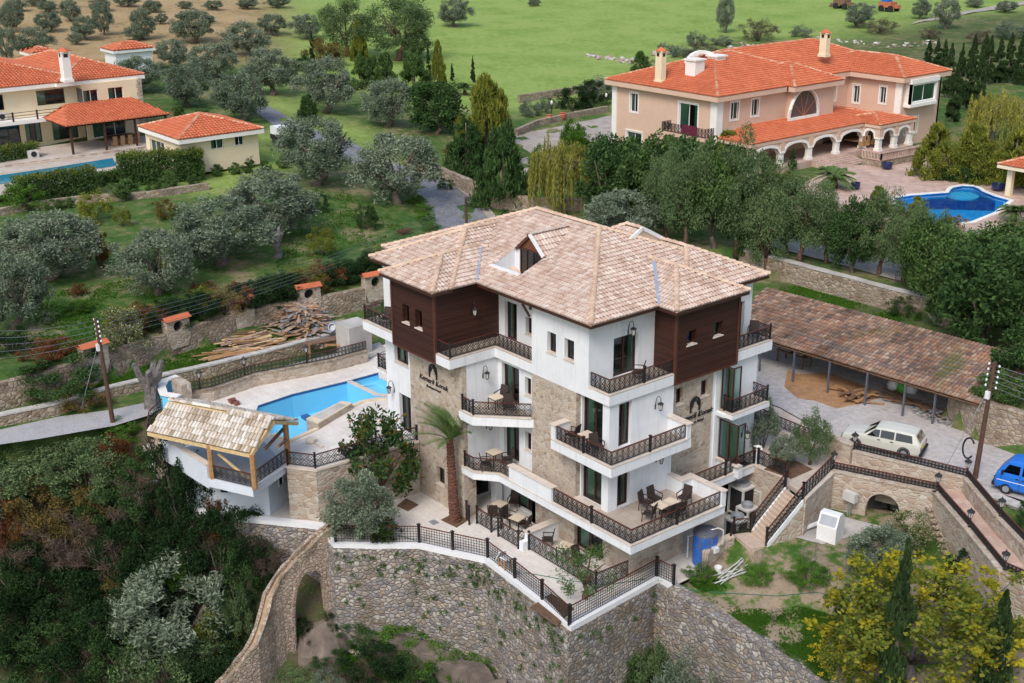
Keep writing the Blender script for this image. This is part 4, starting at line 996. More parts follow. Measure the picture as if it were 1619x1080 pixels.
# ground floor patio: dividing wall and iron screens
pt = MB().box(1.3,-1.6,0,1.62,.45,.95); pt.box(1.3,-1.95,0,1.6,-1.6,.5)
po = tag(pt.build('patio_wall', M['plaster']), 'low white dividing wall with marble cap between the two ground-floor patios', 'wall')
MB().box(1.22,-1.66,.95,1.7,.45,1.0).build('wall_cap', M['marble'], po)
railing('iron_screen', [(-3.0,-2.1),(-2.45,-2.35)], .02, 1.0, 'open black iron gate leaf beside the palm trunk', cat='gate')
railing('iron_screen', [(-2.3,-1.95),(-1.05,-1.95),(-1.0,-1.3)], .02, .95, 'black ornate iron screen at the patio edge, next to the open gate leaf', cat='railing', group=None)
railing('iron_screen', [(-.45,-1.95),(1.22,-1.95),(1.25,-1.5)], .02, .95, 'black ornate iron screen at the patio edge, left of the white dividing wall', cat='railing')
railing('iron_screen', [(1.65,-1.6),(3.9,-1.62),(6.8,-1.65),(6.9,.4)], .02, .95, 'long black ornate iron railing right of the white dividing wall, behind the corner tree', cat='railing', postat=[0,2])

# ================================================================ 3. STAIRS, COURTYARD, WALKWAY, RETAINING WALLS
def arch_wall(name, p, q, z0, z1, holes, th, mat, label=None, cap=None, parent=None):
    """straight wall from p to q with arched openings (s0, s1, base, spring); built as strips"""
    L = math.hypot(q[0]-p[0], q[1]-p[1]); ux, uy = (q[0]-p[0])/L, (q[1]-p[1])/L; nx, ny = -uy*th/2, ux*th/2
    mb = MB(); ss = {0, L}
    for s0, s1, b, sp in holes: ss |= {s0+(s1-s0)*k/12 for k in range(13)}
    ss = sorted(ss)
    za = lambda s: z0[0]+(z0[1]-z0[0])*s/L; zb = lambda s: z1[0]+(z1[1]-z1[0])*s/L
    def col(s, t, lo0, lo1, hi0, hi1):
        a = [(p[0]+ux*s-nx, p[1]+uy*s-ny), (p[0]+ux*t-nx, p[1]+uy*t-ny), (p[0]+ux*t+nx, p[1]+uy*t+ny), (p[0]+ux*s+nx, p[1]+uy*s+ny)]
        lo = [lo0, lo1, lo1, lo0]; hi = [hi0, hi1, hi1, hi0]
        mb.prism(a, lo, hi)
    for s, t in zip(ss, ss[1:]):
        m = (s+t)/2; h = [o for o in holes if o[0] < m < o[1]]
        if not h: col(s, t, za(s), za(t), zb(s), zb(t)); continue
        s0, s1, b, sp = h[0]; r = (s1-s0)/2; c = (s0+s1)/2
        f = lambda x: sp+math.sqrt(max(0, r*r-(x-c)**2))
        col(s, t, f(s), f(t), zb(s), zb(t))
    o = mb.build(name, M[mat], parent)
    if label: tag(o, label, 'wall')
    return o
# stair down from the courtyard to the garden
SL0, SL1 = (9.05,6.95), (9.45,8.95); SR0, SR1 = (10.45,6.5), (10.9,8.55); zb0, zt0 = 1.12, 3.14; ns = 12
st = MB()
for i in range(ns):
    a = lerp(SL0, SL1, i/ns); b = lerp(SL0, SL1, (i+1)/ns); c = lerp(SR0, SR1, (i+1)/ns); d_ = lerp(SR0, SR1, i/ns)
    st.prism([a, d_, c, b], .3, zb0+(zt0-zb0)*(i+1)/ns)
stair = tag(st.build('stone_stair', M['steps']), 'stone stair flight leading from the courtyard down to the garden', 'stairs')
MB().prism([SL0, SR0, (10.2,5.7), (8.6,6.1)], .5, 1.15).build('bottom_landing', M['steps'], stair)
sc = MB()
for A_, B_ in ((SL0, SL1), (SR0, SR1)):
    wallmesh([A_, B_], [.95,2.95], [1.27,3.27], .16, sc)
sc.build('white_string', M['plaster'], stair)
sw_ = wallmesh([SR0, SR1], [.2,.2], [.98,2.98], .13); sw_.build('side_wall', M['ashlar'], stair)
for A_, B_, w_ in ((SL0, SL1, 'left'), (SR0, SR1, 'right')):
    railing('stair_railing', [A_, B_], 0, .85, f'black ornate stair railing with red-brown handrail, {w_} side going down to the garden', z_list=[1.2, 3.2], postw=.1)
railing('iron_railing', [SL0, (8.55,6.2), (8.9,5.6)], 1.15, .8, 'short angled black ornate railing at the foot of the stair, beside the air conditioners', postat=[1,2])
stone_wall('low_stone_wall', [(8.9,3.75),(8.75,5.2),(8.9,5.75)], [-.2,-.1,0], [1.0,1.2,1.3], .35, 'ashlar', 'low tan stone wall between the blue tank and the patchy garden', cap=.06, capm='steps')
# courtyard edges
railing('iron_railing', [(6.7,10.05),(8.7,10.0),(9.4,9.0)], 3.16, .82, 'black ornate railing at the courtyard edge above the air conditioners', postat=[0,1,2], postw=.1)
stone_wall('courtyard_wall', [(5.3,10.05),(8.65,10.02),(9.25,9.4)], -.2, 3.08, .3, 'ashlar', 'tan stone retaining wall below the courtyard railing, behind the air conditioners', cap=.06, capm='marble')
tag(MB().box(6.35,10.05,3.14,6.7,10.4,3.98).build('gate_pillar', M['plaster']), 'short white pillar with pyramid cap at the courtyard corner', 'pillar')
MB().lathe(6.52,10.22,[(.3,3.98),(.3,4.03),(.02,4.16)],4).build('pillar_cap', M['trim'], bpy.data.objects['gate_pillar'])
LAMP1 = at(1317,742,3.3)[:2]
railing('iron_railing', [SR1, LAMP1], 3.2, .85, 'black ornate railing between the stair head and the first walkway lamp', postat=[0], z_list=[3.2,3.3])
stone_wall('courtyard_wall', [(10.85,8.6), LAMP1], -.2, 3.2, .35, 'ashlar', 'tan stone retaining wall beside the stair, below the courtyard', cap=.06, capm='marble')
IN = [at(*q,3.3)[:2] for q in ((1317,743),(1481,777),(1532,835),(1587,903),(1660,935))]
OUT = [at(*q,3.95)[:2] for q in ((1350,712),(1528,755),(1581,818),(1660,900))]
# inner walkway wall with its arch
seg = math.hypot(IN[1][0]-IN[0][0], IN[1][1]-IN[0][1])
wa = arch_wall('walkway_wall', IN[0], IN[1], (-.3,-.3), (3.28,3.28), [(seg*.36, seg*.36+1.75, .9, 1.75)], .45, 'ashlar', 'honey stone walkway wall with an arched opening above the garden')
MB().prism([lerp(IN[0], IN[1], .33), lerp(IN[0], IN[1], .68), (lerp(IN[0], IN[1], .68)[0]-.3, lerp(IN[0], IN[1], .68)[1]+1.6), (lerp(IN[0], IN[1], .33)[0]-.3, lerp(IN[0], IN[1], .33)[1]+1.6)], .2, 3.0).v
dk = MB(); a_ = lerp(IN[0], IN[1], .30); b_ = lerp(IN[0], IN[1], .75); dk.box(a_[0], a_[1]+1.9, .2, b_[0]+.3, a_[1]+2.1, 3.1).box(a_[0]-.1,a_[1]+.2,.2,a_[0],a_[1]+2.1,3.1).box(b_[0]+.3,b_[1]+.1,.2,b_[0]+.45,a_[1]+2.1,3.1); dk.prism([(a_[0],a_[1]+.1),(b_[0]+.3,b_[1]+.1),(b_[0]+.3,a_[1]+2.0),(a_[0],a_[1]+2.0)], .2, 1.02).prism([(a_[0],a_[1]+.3),(b_[0]+.3,b_[1]+.3),(b_[0]+.3,a_[1]+2.0),(a_[0],a_[1]+2.0)], 2.9, 3.0); dk.build('arch_recess', M['interior'], wa)  # dark-coloured lining: shade inside the arch is put into its colour
wallmesh([IN[0], IN[1]], 3.28, 3.36, .55).build('coping', M['ashlar'], wa)
w2_ = stone_wall('walkway_wall', IN[1:], -3, [3.28,3.28,3.28,3.28], .45, 'ashlar', 'honey stone walkway wall descending towards the right edge with jutting step stones', cap=.1, capm='ashlar')
ss_ = MB(); u_ = np.array(IN[2])-np.array(IN[1]); u_ /= np.linalg.norm(u_); n_ = np.array([-u_[1], u_[0]]); n_ = n_ if n_@np.array([-1,-1]) > 0 else -n_
for k in range(9):
    c = np.array(IN[1])+u_*(.2+k*.33)+n_*.3; z = 2.4-k*.17
    ss_.prism([tuple(c-u_*.17-n_*.1), tuple(c+u_*.17-n_*.1), tuple(c+u_*.17+n_*.22), tuple(c-u_*.17+n_*.22)], z, z+.07)
ss_.build('jutting_step_stones', M['old_stone'], w2_)
ow = stone_wall('walkway_wall', OUT, 1.5, 3.93, .4, 'ashlar', 'outer honey stone parapet wall of the walkway, in front of the white estate car', cap=.08, capm='ashlar')
pr_ = [at(1311,690,4.15)[:2], at(1349,706,4.15)[:2]]
stone_wall('parapet_pier', pr_, 3.1, 4.2, .45, 'ashlar', 'thick honey stone pier at the start of the walkway parapet', 'pillar', cap=.05, capm='ashlar')
fl_ = sheet_with_holes(IN+OUT[::-1]+[(LAMP1[0]-1.5, LAMP1[1]+1.6)], [], 3.16); structure('walkway_paving', fl_, M['pinkpave'])
railing('iron_railing', IN, 3.34, .42, 'low black railing along the garden side of the walkway', postat=[])
railing('iron_railing', OUT, 3.98, .42, 'low black railing along the road side of the walkway, in front of the parked vehicles', postat=[])
railing('iron_railing', [at(1178,650,3.2)[:2], at(1220,672,3.2)[:2], at(1270,693,3.2)[:2], at(1312,708,3.2)[:2]], 3.2, .7, 'black ornate railing between courtyard and parking yard, behind the leaning tree', postat=[0,1])
def post_lamp(x, y, z, label, h=.75, group=None):
    o = tag(MB().lathe(x, y, [(.07,z-.1),(.07,z+.15),(.045,z+.2),(.04,z+h-.1),(.08,z+h-.04),(.03,z+h)], 8).build('post_lantern', M['iron']), label, 'lamp', group)
    m = MB(); m.lathe(x, y, [(.06,z+h),(.08,z+h+.02)], 6); m.lathe(x, y, [(.21,z+h+.32),(.19,z+h+.35),(.04,z+h+.47),(.015,z+h+.55)], 6)
    for k in range(6):
        a = k*pi/3; m.bar((x+.07*cos(a),y+.07*sin(a),z+h),(x+.16*cos(a),y+.16*sin(a),z+h+.33),.016)
    m.build('lantern_frame', M['iron'], o)
    MB().lathe(x, y, [(.065,z+h+.02),(.145,z+h+.32)], 6).build('lantern_glass', M['acwhite'], o); return o
for q, z, l in (((1317,742),3.3,'black lantern on the walkway wall at the stair end, nearest the courtyard'),((1481,777),3.3,'black lantern at the bend of the garden-side walkway railing'),
                ((1532,835),3.3,'black lantern halfway along the right-hand walkway railing, garden side'),((1587,903),3.3,'black lantern lowest on the garden-side walkway railing'),
                ((1350,712),3.95,'black lantern in front of the estate car bonnet on the stone pier'),((1528,755),3.95,'black lantern at the foot of the right utility pole on the outer parapet'),
                ((1581,818),3.95,'dark green lantern on the outer parapet below the blue van')):
    x, y, _ = at(*q, z); post_lamp(x, y, z, l, .55)
# garden terrace wall running out of the picture at the bottom
GW = [(8.9,1.45),(11.3,1.4),(15.2,1.25),(18.7,1.0),(24,.8)]
stone_wall('retaining_wall', GW, -12, [.08,.05,0,0,0], .7, 'rubble', 'grey rubble retaining wall with gravelly top below the patchy garden', cap=.0, caph=.1, rough=.05)
stone_wall('retaining_wall', [(15.8,16.4),(18.3,16.3),(30,13.5)], -2, 3.15, .6, 'rubble', 'grey rubble wall under the blue van', cap=.1, rough=.04)

# curved yard wall, wall behind the shed
cv = CURV
stone_wall('boundary_wall', cv, 2.6, [5.0,5.35,5.5,5.5,5.5], .45, 'garden_stone', 'curved tan stone wall behind the parking yard at the right edge', cap=.1, capm='garden_stone', rough=.02)
stone_wall('boundary_wall', SHEDW, 3.0, 5.45, .5, 'garden_stone', 'long tan stone retaining wall behind the open shed', cap=.08, capm='concrete', rough=.02)
railing('garden_fence', [at(1415,446,5.5)[:2], at(1490,466,5.5)[:2]], 5.5, .8, 'low thin iron fence on top of the wall behind the shed', ornate=False, postat=[], cat='fence')
# porthole wall
pz = [3.2]*len(PORT); pt_ = [5.2,5.2,5.2,5.1,5.1,5.1,5.1,5.1,5.1]
pwall = stone_wall('garden_wall', PORT, pz, pt_, .5, 'garden_stone', 'long rough stone garden wall behind the timber heap', rough=.05)
for k, (a, b) in enumerate((((150,546)),((278,510)),((380.5,488)),((487,473)),((592,462)))):
    i = min(range(len(PORT)-1), key=lambda i: abs(proj(*lerp(PORT[i], PORT[i+1], .5), 5.1)[0]-a))
    best = min((abs(proj(*lerp(PORT[j], PORT[j+1], t/20), 5.1)[0]-a), j, t/20) for j in range(len(PORT)-1) for t in range(21))
    c = np.array(lerp(PORT[best[1]], PORT[best[1]+1], best[2])); u = np.array(PORT[best[1]+1])-np.array(PORT[best[1]]); u /= np.linalg.norm(u)
    n_ = np.array([u[1], -u[0]]); hw = .85; z0 = 4.0; z1 = 5.95; r = .36; zc = 5.45
    mb = MB(); K = 16
    # front face ring with a round opening
    for off, sg in ((.32,1),(-.3,-1)):
        inn = [(cos(2*pi*i/K)*r, sin(2*pi*i/K)*r) for i in range(K)]
        out = []
        for x, y in inn:
            s = max(abs(x)/hw, abs(y)/((z1-z0)/2) if 0 else abs(y)/(.5 if y > 0 else 1.45)); out.append((x/s, y/s))
        f = lambda x, y: (*(c+u*x+n_*off), zc+y)
        mb.add([f(*q) for q in inn]+[f(*q) for q in out], [((i, (i+1) % K, K+(i+1) % K, K+i) if sg < 0 else (K+i, K+(i+1) % K, (i+1) % K, i)) for i in range(K)])
    f = lambda x, y, o: (*(c+u*x+n_*o), zc+y)
    mb.add([f(cos(2*pi*i/K)*r, sin(2*pi*i/K)*r, .32) for i in range(K)]+[f(cos(2*pi*i/K)*r, sin(2*pi*i/K)*r, -.3) for i in range(K)], [(i, (i+1) % K, K+(i+1) % K, K+i) for i in range(K)])
    for x in (-hw, hw): mb.add([f(x,-1.45,-.3),f(x,-1.45,.32),f(x,.5,.32),f(x,.5,-.3)], [(0,1,2,3)])
    o = tag(mb.build('porthole_pier', M['ashlar']), ['first','second','third','fourth','fifth'][k]+' porthole pier from the left on the garden wall, squared stone with orange tile top', 'pier', 'porthole piers along the garden wall')
    gr = MB()
    for j in (-.18,0,.18): gr.bar(f(-.34,j,0), f(.34,j,0), .03); gr.bar(f(j,-.34,0), f(j,.34,0), .03)
    gr.add([f(-.4,-.4,-.1),f(.4,-.4,-.1),f(.4,.4,-.1),f(-.4,.4,-.1)], [(0,1,2,3)])
    gr.build('porthole_grille', M['black'], o)
    cp_ = MB(); cp_.add([f(-hw-.1,.5,.5),f(hw+.1,.5,.5),f(hw+.1,.72,0),f(-hw-.1,.72,0),f(hw+.1,.5,-.45),f(-hw-.1,.5,-.45),], [(0,1,2,3),(3,2,4,5),(0,5,4,1)])
    cr = cp_.build('tiled_cap', M['tile_orange'], o)
# low coped wall and pool-side wall
LW = [at(*q,3.3)[:2] for q in ((-80,690),(0,668),(85,650),(180,622),(262,603),(330,588),(420,566),(500,545),(560,528),(606,516))]
stone_wall('low_stone_wall', LW, 2.6, 3.75, .4, 'garden_stone', 'long low stone wall with rough white coping in front of the green verge', cap=.08, capm='coping', caph=.1, rough=.02)
PWL = [at(*q,3.14)[:2] for q in ((289,640),(337,632),(405,609),(520,587),(580,571))]
stone_wall('pool_wall', PWL, 3.0, 3.85, .4, 'ashlar', 'squared honey stone wall along the far side of the pool terrace', cap=.06, capm='garden_stone')
railing('iron_railing', PWL, 3.93, .6, 'long low black railing on the far pool wall, carrying two lamps', postat=[])
for q, l in (((318.5,634),'black lantern on the curved blue-topped wall end near the dead stump'),((389,612),'black lantern on the far pool railing, left of the two'),((486.5,592),'black lantern on the far pool railing, right of the two')):
    x, y, _ = at(*q, 3.14); post_lamp(x, y, 3.9, l, .75)
tag(MB().box(-22.6,1.9,3.1,-20.9,3.6,5.2).build('gate_block', M['concrete']), 'plain rendered block where the far pool wall meets the steps', 'pillar')
# curved white-blue end wall of the terrace
cw = [at(*q,3.14)[:2] for q in ((286,655),(262,651),(258,640),(264,629),(284,622))]
cw = cw[::-1]
o = tag(wallmesh(densify(cw,.3)[0], 2.9, 4.25, .28).build('curved_parapet', M['poolblue']), 'curved parapet with blue inner face and cream top at the far left terrace corner', 'wall')
wallmesh(densify(cw,.3)[0], 4.25, 4.32, .5).build('parapet_top', M['trim'], o)
x, y, _ = at(290,640,3.2); tag(MB().box(x-.7,y-.3,3.1,x+.7,y+.3,4.75).build('stone_pier', M['ashlar']), 'squat honey stone pier behind the curved parapet', 'pillar')
# curved spiral stair below the parapet
cs = [at(*q,z)[:2] for q, z in (((258,650),3.2),((238,672),2.6),((234,700),1.9),((245,735),1.2),((262,765),.6))]
so_ = railing('curved_stair_railing', cs, 0, .8, 'curved black ornate railing sweeping down beside the pavilion', postat=[], z_list=[3.2,2.7,2.1,1.4,.8])
sp = MB()
for i in range(10):
    t = i/9*(len(cs)-1); k = min(int(t), len(cs)-2); c = np.array(lerp(cs[k], cs[k+1], t-k)); z = 3.1-i*.24
    sp.box(c[0]-.1, c[1]-.1, z-.5, c[0]+1.3, c[1]+.7, z)
tag(sp.build('curved_steps', M['steps']), 'curved stone steps descending left of the pavilion', 'stairs')

# ---------------------------------------------------------------- the old aqueduct
AQ = [at(*q,.35-max(0,q[1]-838)/240*6.4) for q in ((537,826),(520,838),(503,852),(470,884),(440,917),(424,948),(414,985),(402,1020),(376,1055),(345,1090),(310,1130))]
def aqueduct():
    c, = densify([q[:2] for q in AQ], .35)[:1]; n = len(c); th = .62; cz_ = densify([q[:2] for q in AQ], .35, [q[2] for q in AQ])[1]
    Lp = offset_poly(c, th/2); Rp = offset_poly(c, -th/2)
    cum = [0]
    for i in range(1, n): cum.append(cum[-1]+math.hypot(c[i][0]-c[i-1][0], c[i][1]-c[i-1][1]))
    # opening between picture columns 467 and 528
    pxs = [proj(*Rp[i], -2.0)[0] for i in range(n)]; pys = [proj(*Rp[i], -2.0)[1] for i in range(n)]
    s0 = min(cum[i] for i in range(n) if pxs[i] < 520); s1 = max(cum[i] for i in range(n) if pxs[i] > 446)
    print('AQ', s0, s1, cum[-1])
    mb = MB()
    rj = random.Random(3)
    for i in range(n-1):
        def lo(k):
            s = cum[k]
            if s0 < s < s1:
                t = (s-s0)/(s1-s0); return -7.2+5.7*max(0, 1-abs(2*t-1)**2.7)**(1/2.7)
            return -13
        
        ln = [lo(i), lo(i+1)]
        mb.prism([Rp[i], Rp[i+1], Lp[i+1], Lp[i]], [ln[0], ln[1], ln[1], ln[0]], [cz_[i], cz_[i+1], cz_[i+1], cz_[i]])
    o = tag(mb.build('stone_aqueduct', M['old_stone']), 'old curving stone aqueduct wall with a tall arched opening in the foreground', 'aqueduct')
    for off, lab in ((.42,1),(-.42,-1)):
        p_, zz_ = densify(offset_poly(c, off*.56), .3, cz_)
        m = wallmesh(p_, [q-.1 for q in zz_], [q+.27+rj.uniform(-.06,.06) for q in zz_], .19); jitter(m, .05, 5); m.build('channel_rim', M['old_stone'] if lab < 0 else M['garden_stone'], o)
    wallmesh(c, [q-.05 for q in cz_], [q+.04 for q in cz_], .34).build('channel_bed', plain('sandy_channel', (.36,.25,.15), .95, var=.2), o)
    # arch ring
    rg_ = MB(); ring = []
    K = 24
    for k in range(K+1):
        t = k/K; s = s0+(s1-s0)*t; i = max(j for j in range(n) if cum[j] <= s); i = min(i, n-2); tt = (s-cum[i])/(cum[i+1]-cum[i])
        P_ = [lerp(Rp[i], Rp[i+1], tt), lerp(Lp[i], Lp[i+1], tt)]; z = -7.2+5.7*max(0, 1-abs(2*t-1)**2.7)**(1/2.7); ring.append((P_, z))
    for sd in (0, 1):
        for k in range(K):
            (Pa, za), (Pb, zb_) = ring[k], ring[k+1]
            rg_.bar((*Pa[sd], za+.06), (*Pb[sd], zb_+.06), .16, .3)
    rg_.build('arch_ring', M['old_stone'], o)
    return o
aqueduct()
tag(jitter(MB().lathe(*at(512,1000,-5.5)[:2],[(2.2,-9),(1.9,-6),(1.3,-5.2),(.4,-4.9)],9),.3).build('rock', M['bedrock']), 'brown bedrock lump behind the aqueduct arch', 'rock')
# bedrock foot of the rubble wall
ft = MB(); fp = [at(*q,-3.6)[:2] for q in ((520,925),(560,948),(600,958),(650,968),(700,985),(760,1005),(800,1035),(850,1070),(900,1110))]
wallmesh(densify(fp,.5)[0], -12, [-4.9-.05*k for k in range(len(densify(fp,.5)[0]))], 1.0, ft); jitter(ft, .2, 9); tag(ft.build('bedrock_ledge', M['bedrock']), 'smooth grey-brown bedrock ledge at the foot of the rubble wall', 'rock')

wm = []; rw_ = random.Random(6)
for k in range(150):
    i = rw_.choice([0,1,1,2,2,2,3,3,4,4,5,5,6,6,6,7]); c = lerp(FEN[i], FEN[i+1], rw_.random()); dx_, dy_ = FEN[i+1][0]-FEN[i][0], FEN[i+1][1]-FEN[i][1]; L_ = math.hypot(dx_, dy_)
    z_ = -rw_.choice([rw_.uniform(.3,1.6), rw_.uniform(.3,5)]); wm.append((c[0]+dy_/L_*.28, c[1]-dx_/L_*.28, z_))
WEEDS = wm
# ================================================================ 4. PAVILION
pav = empty('garden_pavilion', (-11,-11,0), 'white pavilion with cream tiled gable roof on timber posts beside the empty pool', 'pavilion')
PP = [at(259,711,3.14), at(332,757,3.14), at(399,773,3.14), at(452,734,3.14)]
top = [PP[0][:2], PP[1][:2], PP[2][:2], PP[3][:2], (-14.2,-8.3)]
MB().prism(top, 2.78, 3.15).build('floor_slab', M['plaster_blue'], pav)
LWB = [at(296,800,0)[:2], at(341,809,0)[:2], at(427.6,815.4,0)[:2], at(457.5,791,0)[:2], (-13.5,-8.2)]
bw = MB().prism(LWB, -3, 2.8).build('basement_wall', M['plaster_blue'], pav)
def quad_on(a, b, s0, s1, z0, z1, out=.02):
    ax, ay = a[:2]; bx, by = b[:2]; L = math.hypot(bx-ax, by-ay); ux, uy = (bx-ax)/L, (by-ay)/L; nx, ny = uy, -ux
    P_ = lambda s, z, o: (ax+ux*s*L+nx*o, ay+uy*s*L+ny*o, z)
    return P_
for a, b, s0, s1, z0, z1 in ((LWB[0],LWB[1],.62,.8,1.1,2.1),(LWB[1],LWB[2],.12,.28,1.2,2.1),(LWB[2],LWB[3],.5,.72,1.3,2.1)):
    P_ = quad_on(a, b, s0, s1, z0, z1)
    m = MB(); m.add([P_(s0,z0,.012),P_(s1,z0,.012),P_(s1,z1,.012),P_(s0,z1,.012)], [(0,1,2,3)]); w_ = m.build('window', M['black'], bw)
    m = MB()
    for q0, q1 in (((s0,z0),(s1,z0)),((s1,z0),(s1,z1)),((s1,z1),(s0,z1)),((s0,z1),(s0,z0))): m.bar(P_(q0[0],q0[1],.03), P_(q1[0],q1[1],.03), .08, .07)
    m.build('window_surround', M['plaster_blue'], w_)
# parapet on the left part of the front, railing elsewhere
wallmesh([PP[0][:2], PP[1][:2]], 2.6, 3.95, .25).build('parapet', M['plaster_blue'], pav)
wallmesh([PP[0][:2], PP[1][:2]], 3.95, 4.0, .34).build('parapet_cap', M['marble'], pav)
wallmesh(top[:4], 2.72, 3.17, .22).build('slab_edge', M['plaster_blue'], pav)
railing('r', [PP[1][:2], PP[2][:2], PP[3][:2]], 3.18, .8, parent=pav, postat=[])
E0, E1 = at(233,682,5.15), at(396.6,717,5.15); R0, R1_ = at(268,634,6.45), at(433,664,6.45); B1_ = at(471,666,5.25)
B0_ = tuple(np.array(B1_)+np.array(E0)-np.array(E1))
rf = MB(); rf.add([E0, E1, R1_, R0], [(0,1,2,3)]); rf.add([B1_, B0_, R0, R1_], [(0,1,2,3)]); rf.add([tuple(np.array(q)-np.array([0,0,.1])) for q in (E0,E1,R1_,R0)], [(3,2,1,0)]); rf.add([tuple(np.array(q)-np.array([0,0,.1])) for q in (B1_,B0_,R0,R1_)], [(3,2,1,0)])
pr = rf.build('roof', M['timber_pale'], pav)
tm = MB()
for a, b, c, d_ in ((E0,E1,R1_,R0),(B1_,B0_,R0,R1_)):
    O = np.array(a); e = np.array(b)-O; L = np.linalg.norm(e); e /= L; q = lambda p: np.array(p)-O
    u = q(d_)-e*(q(d_)@e); hl = np.linalg.norm(u); u /= hl
    tiles_on(tm, O, e, u, [(q(p)@e, q(p)@u) for p in (a,b,c,d_)], .215, .36, hh=.5)
tm.build('roof_tiles', M['tile_cream'], pr); rc = MB(); ridge_caps(rc, tuple(np.array(R0)+[0,0,.08]), tuple(np.array(R1_)+[0,0,.08]), .13); rc.build('ridge_tiles', M['tile_cream'], pr)
tb = MB(); dz = np.array([0,0,-.14])
for a, b in ((E0,E1),(E1,R1_),(R1_,B1_)): tb.bar(np.array(a)+dz, np.array(b)+dz, .07, .2)
tb.build('verge_board', M['timber_pale'], pr)
for i, q in enumerate(PP):
    zt = 5.1 if i < 3 else 5.6
    MB().bar((q[0]+.1,q[1]+.1,3.15),(q[0]+.1,q[1]+.1,zt),.16,n=8).build('timber_post', M['timber'], pav)
q = PP[3]; pb = MB().bar((q[0]+.1,q[1]+.1,4.6),(PP[2][0]+.9,PP[2][1]+1.2,5.5),.12).bar((PP[1][0]+.1,PP[1][1]+.2,5.0),(PP[2][0],PP[2][1]+.2,5.0),.14).bar(tuple(np.array(E1)+[-.2,.9,-.1]),(q[0],q[1],5.2),.13)
pb.build('roof_beam', M['old_timber'], pav)
MB().bar((PP[1][0]+.2,PP[1][1]+.5,4.5),(PP[2][0]-.1,PP[2][1]+.2,3.3),.13,.06).build('loose_brace', M['timber_pale'], pav)
fpoly = [lerp(top[0], (-11.5,-10.5), .08), lerp(top[1], (-11.5,-10.5), .1), lerp(top[2], (-11.5,-10.5), .1), lerp(top[3], (-11.5,-10.5), .1), (-13.9,-8.6)]
MB().prism(fpoly, 3.14, 3.175).build('grey_floor', M['metal'], pav)

# ================================================================ 5. OPEN SHED
shed = empty('open_shed', (4,23,3.2), 'long open shed with old weathered terracotta tiles on blue-grey posts', 'shed')
S0, S1, S2, S3 = np.array((-5.0,20.35,5.3)), np.array((12.75,21.62,5.3)), np.array((13.6,26.9,6.75)), np.array((-6.2,25.6,6.75))
m = MB(); m.add([S0,S1,S2,S3], [(0,1,2,3)]); m.add([q-[0,0,.12] for q in (S0,S1,S2,S3)], [(3,2,1,0)]); sr = m.build('roof', M['old_timber'], shed)
O = S0; e = S1-O; L = np.linalg.norm(e); e /= L; u = (S3-O)-e*((S3-O)@e); u /= np.linalg.norm(u)
m = MB(); tiles_on(m, O, e, u, [((p-O)@e, (p-O)@u) for p in (S0,S1,S2,S3)], .23, .36, hh=.42); m.build('roof_tiles', M['tile_old'], sr)
m = MB()
for k in range(36):
    a = S0+(S1-S0)*(k+.5)/36; b = S3+(S2-S3)*(k+.5)/36; m.bar(a-[0,0,.1], b-[0,0,.1], .07)
m.bar(S0+[0,.25,-.18], S1+[0,.25,-.18], .12, .16); m.build('rafters', M['old_timber'], sr)
for q in ((1200.5,587),(1253,604),(1308,621.5),(1367,640.7),(1426.5,658),(1474,670)):
    x, y, _ = at(*q, 3.2); MB().box(x-.05,y-.05,3.2,x+.05,y+.05,5.25).build('post', M['steelpost'], shed)
bwv = wallmesh([(-5.5,25.9),(13.4,27.2)], 3.0, 6.4, .3); bwv.build('back_wall', M['concrete'], shed)
sd = MB().prism([at(*q,3.2)[:2] for q in ((1245,585),(1300,600),(1330,632),(1290,655),(1350,668),(1400,640),(1340,600))][:1]+[at(*q,3.2)[:2] for q in ((1262,592),(1310,590),(1372,612),(1388,630),(1352,640),(1322,646),(1290,634),(1262,630),(1240,612))], 3.2, 3.225)
tag(sd.build('sand_patch', M['sand']), kind='structure')
def planks(name, label, cx, cy, z, n, sx, sy, lmin, lmax, mats, seed, hgt=.5, angle=None, spread=pi, cat='timber pile'):
    r = random.Random(seed); root = empty(name, (cx, cy, z), label, cat)
    mbs = [MB() for _ in mats]
    for i in range(n):
        a = (angle if angle is not None else 0)+r.uniform(-spread/2, spread/2); L = r.uniform(lmin, lmax)/2
        g = min(1, abs(r.gauss(0, .5))); th = r.uniform(0, 2*pi); x = cx+sx*g*cos(th); y = cy+sy*g*sin(th); h = z+hgt*(1-g)*r.uniform(.5, 1)+r.uniform(.02, .15)
        t = r.uniform(-.12, .12)*L; k = r.randrange(len(mats))
        mbs[k].bar((x-L*cos(a), y-L*sin(a), max(h-t, z+.03)), (x+L*cos(a), y+L*sin(a), max(h+t, z+.03)), r.choice((.1,.14,.2,.24)), r.choice((.03,.05,.06)))
    for m_, k in zip(mbs, mats):
        if m_.v: m_.build('planks', M[k], root)
    return root
x, y, _ = at(1350,628,3.2); planks('log_heap', 'loose heap of old beams on the orange sand under the shed', x, y, 3.22, 16, 1.2, 1.0, 1.2, 2.4, ['old_timber','timber'], 3, .4)
x, y, _ = at(1432,640,3.2); planks('beam_stack', 'crossed dark red beams lying near the shed front', x, y, 3.22, 8, 1.3, .4, 2.2, 3.6, ['old_timber'], 5, .3, angle=.1, spread=.9)
x, y, _ = at(1255,575,3.2)
tag(jitter(MB().box(x+9,y+3,3.2,x+10.2,y+4.2,4.2).box(x+10.5,y+2.6,3.2,x+11.2,y+3.4,3.9),.08).build('covered_crates', M['steelpost']), 'dark covered crates stored deep under the shed', 'crates')
planks('stacked_timber', 'dark stack of stored timber deep under the shed, left of the beams', x+4.5, y+3.2, 3.22, 30, 1.6, .8, 1.5, 3.0, ['old_timber','weathered'], 31, .9, angle=.1, spread=.6)
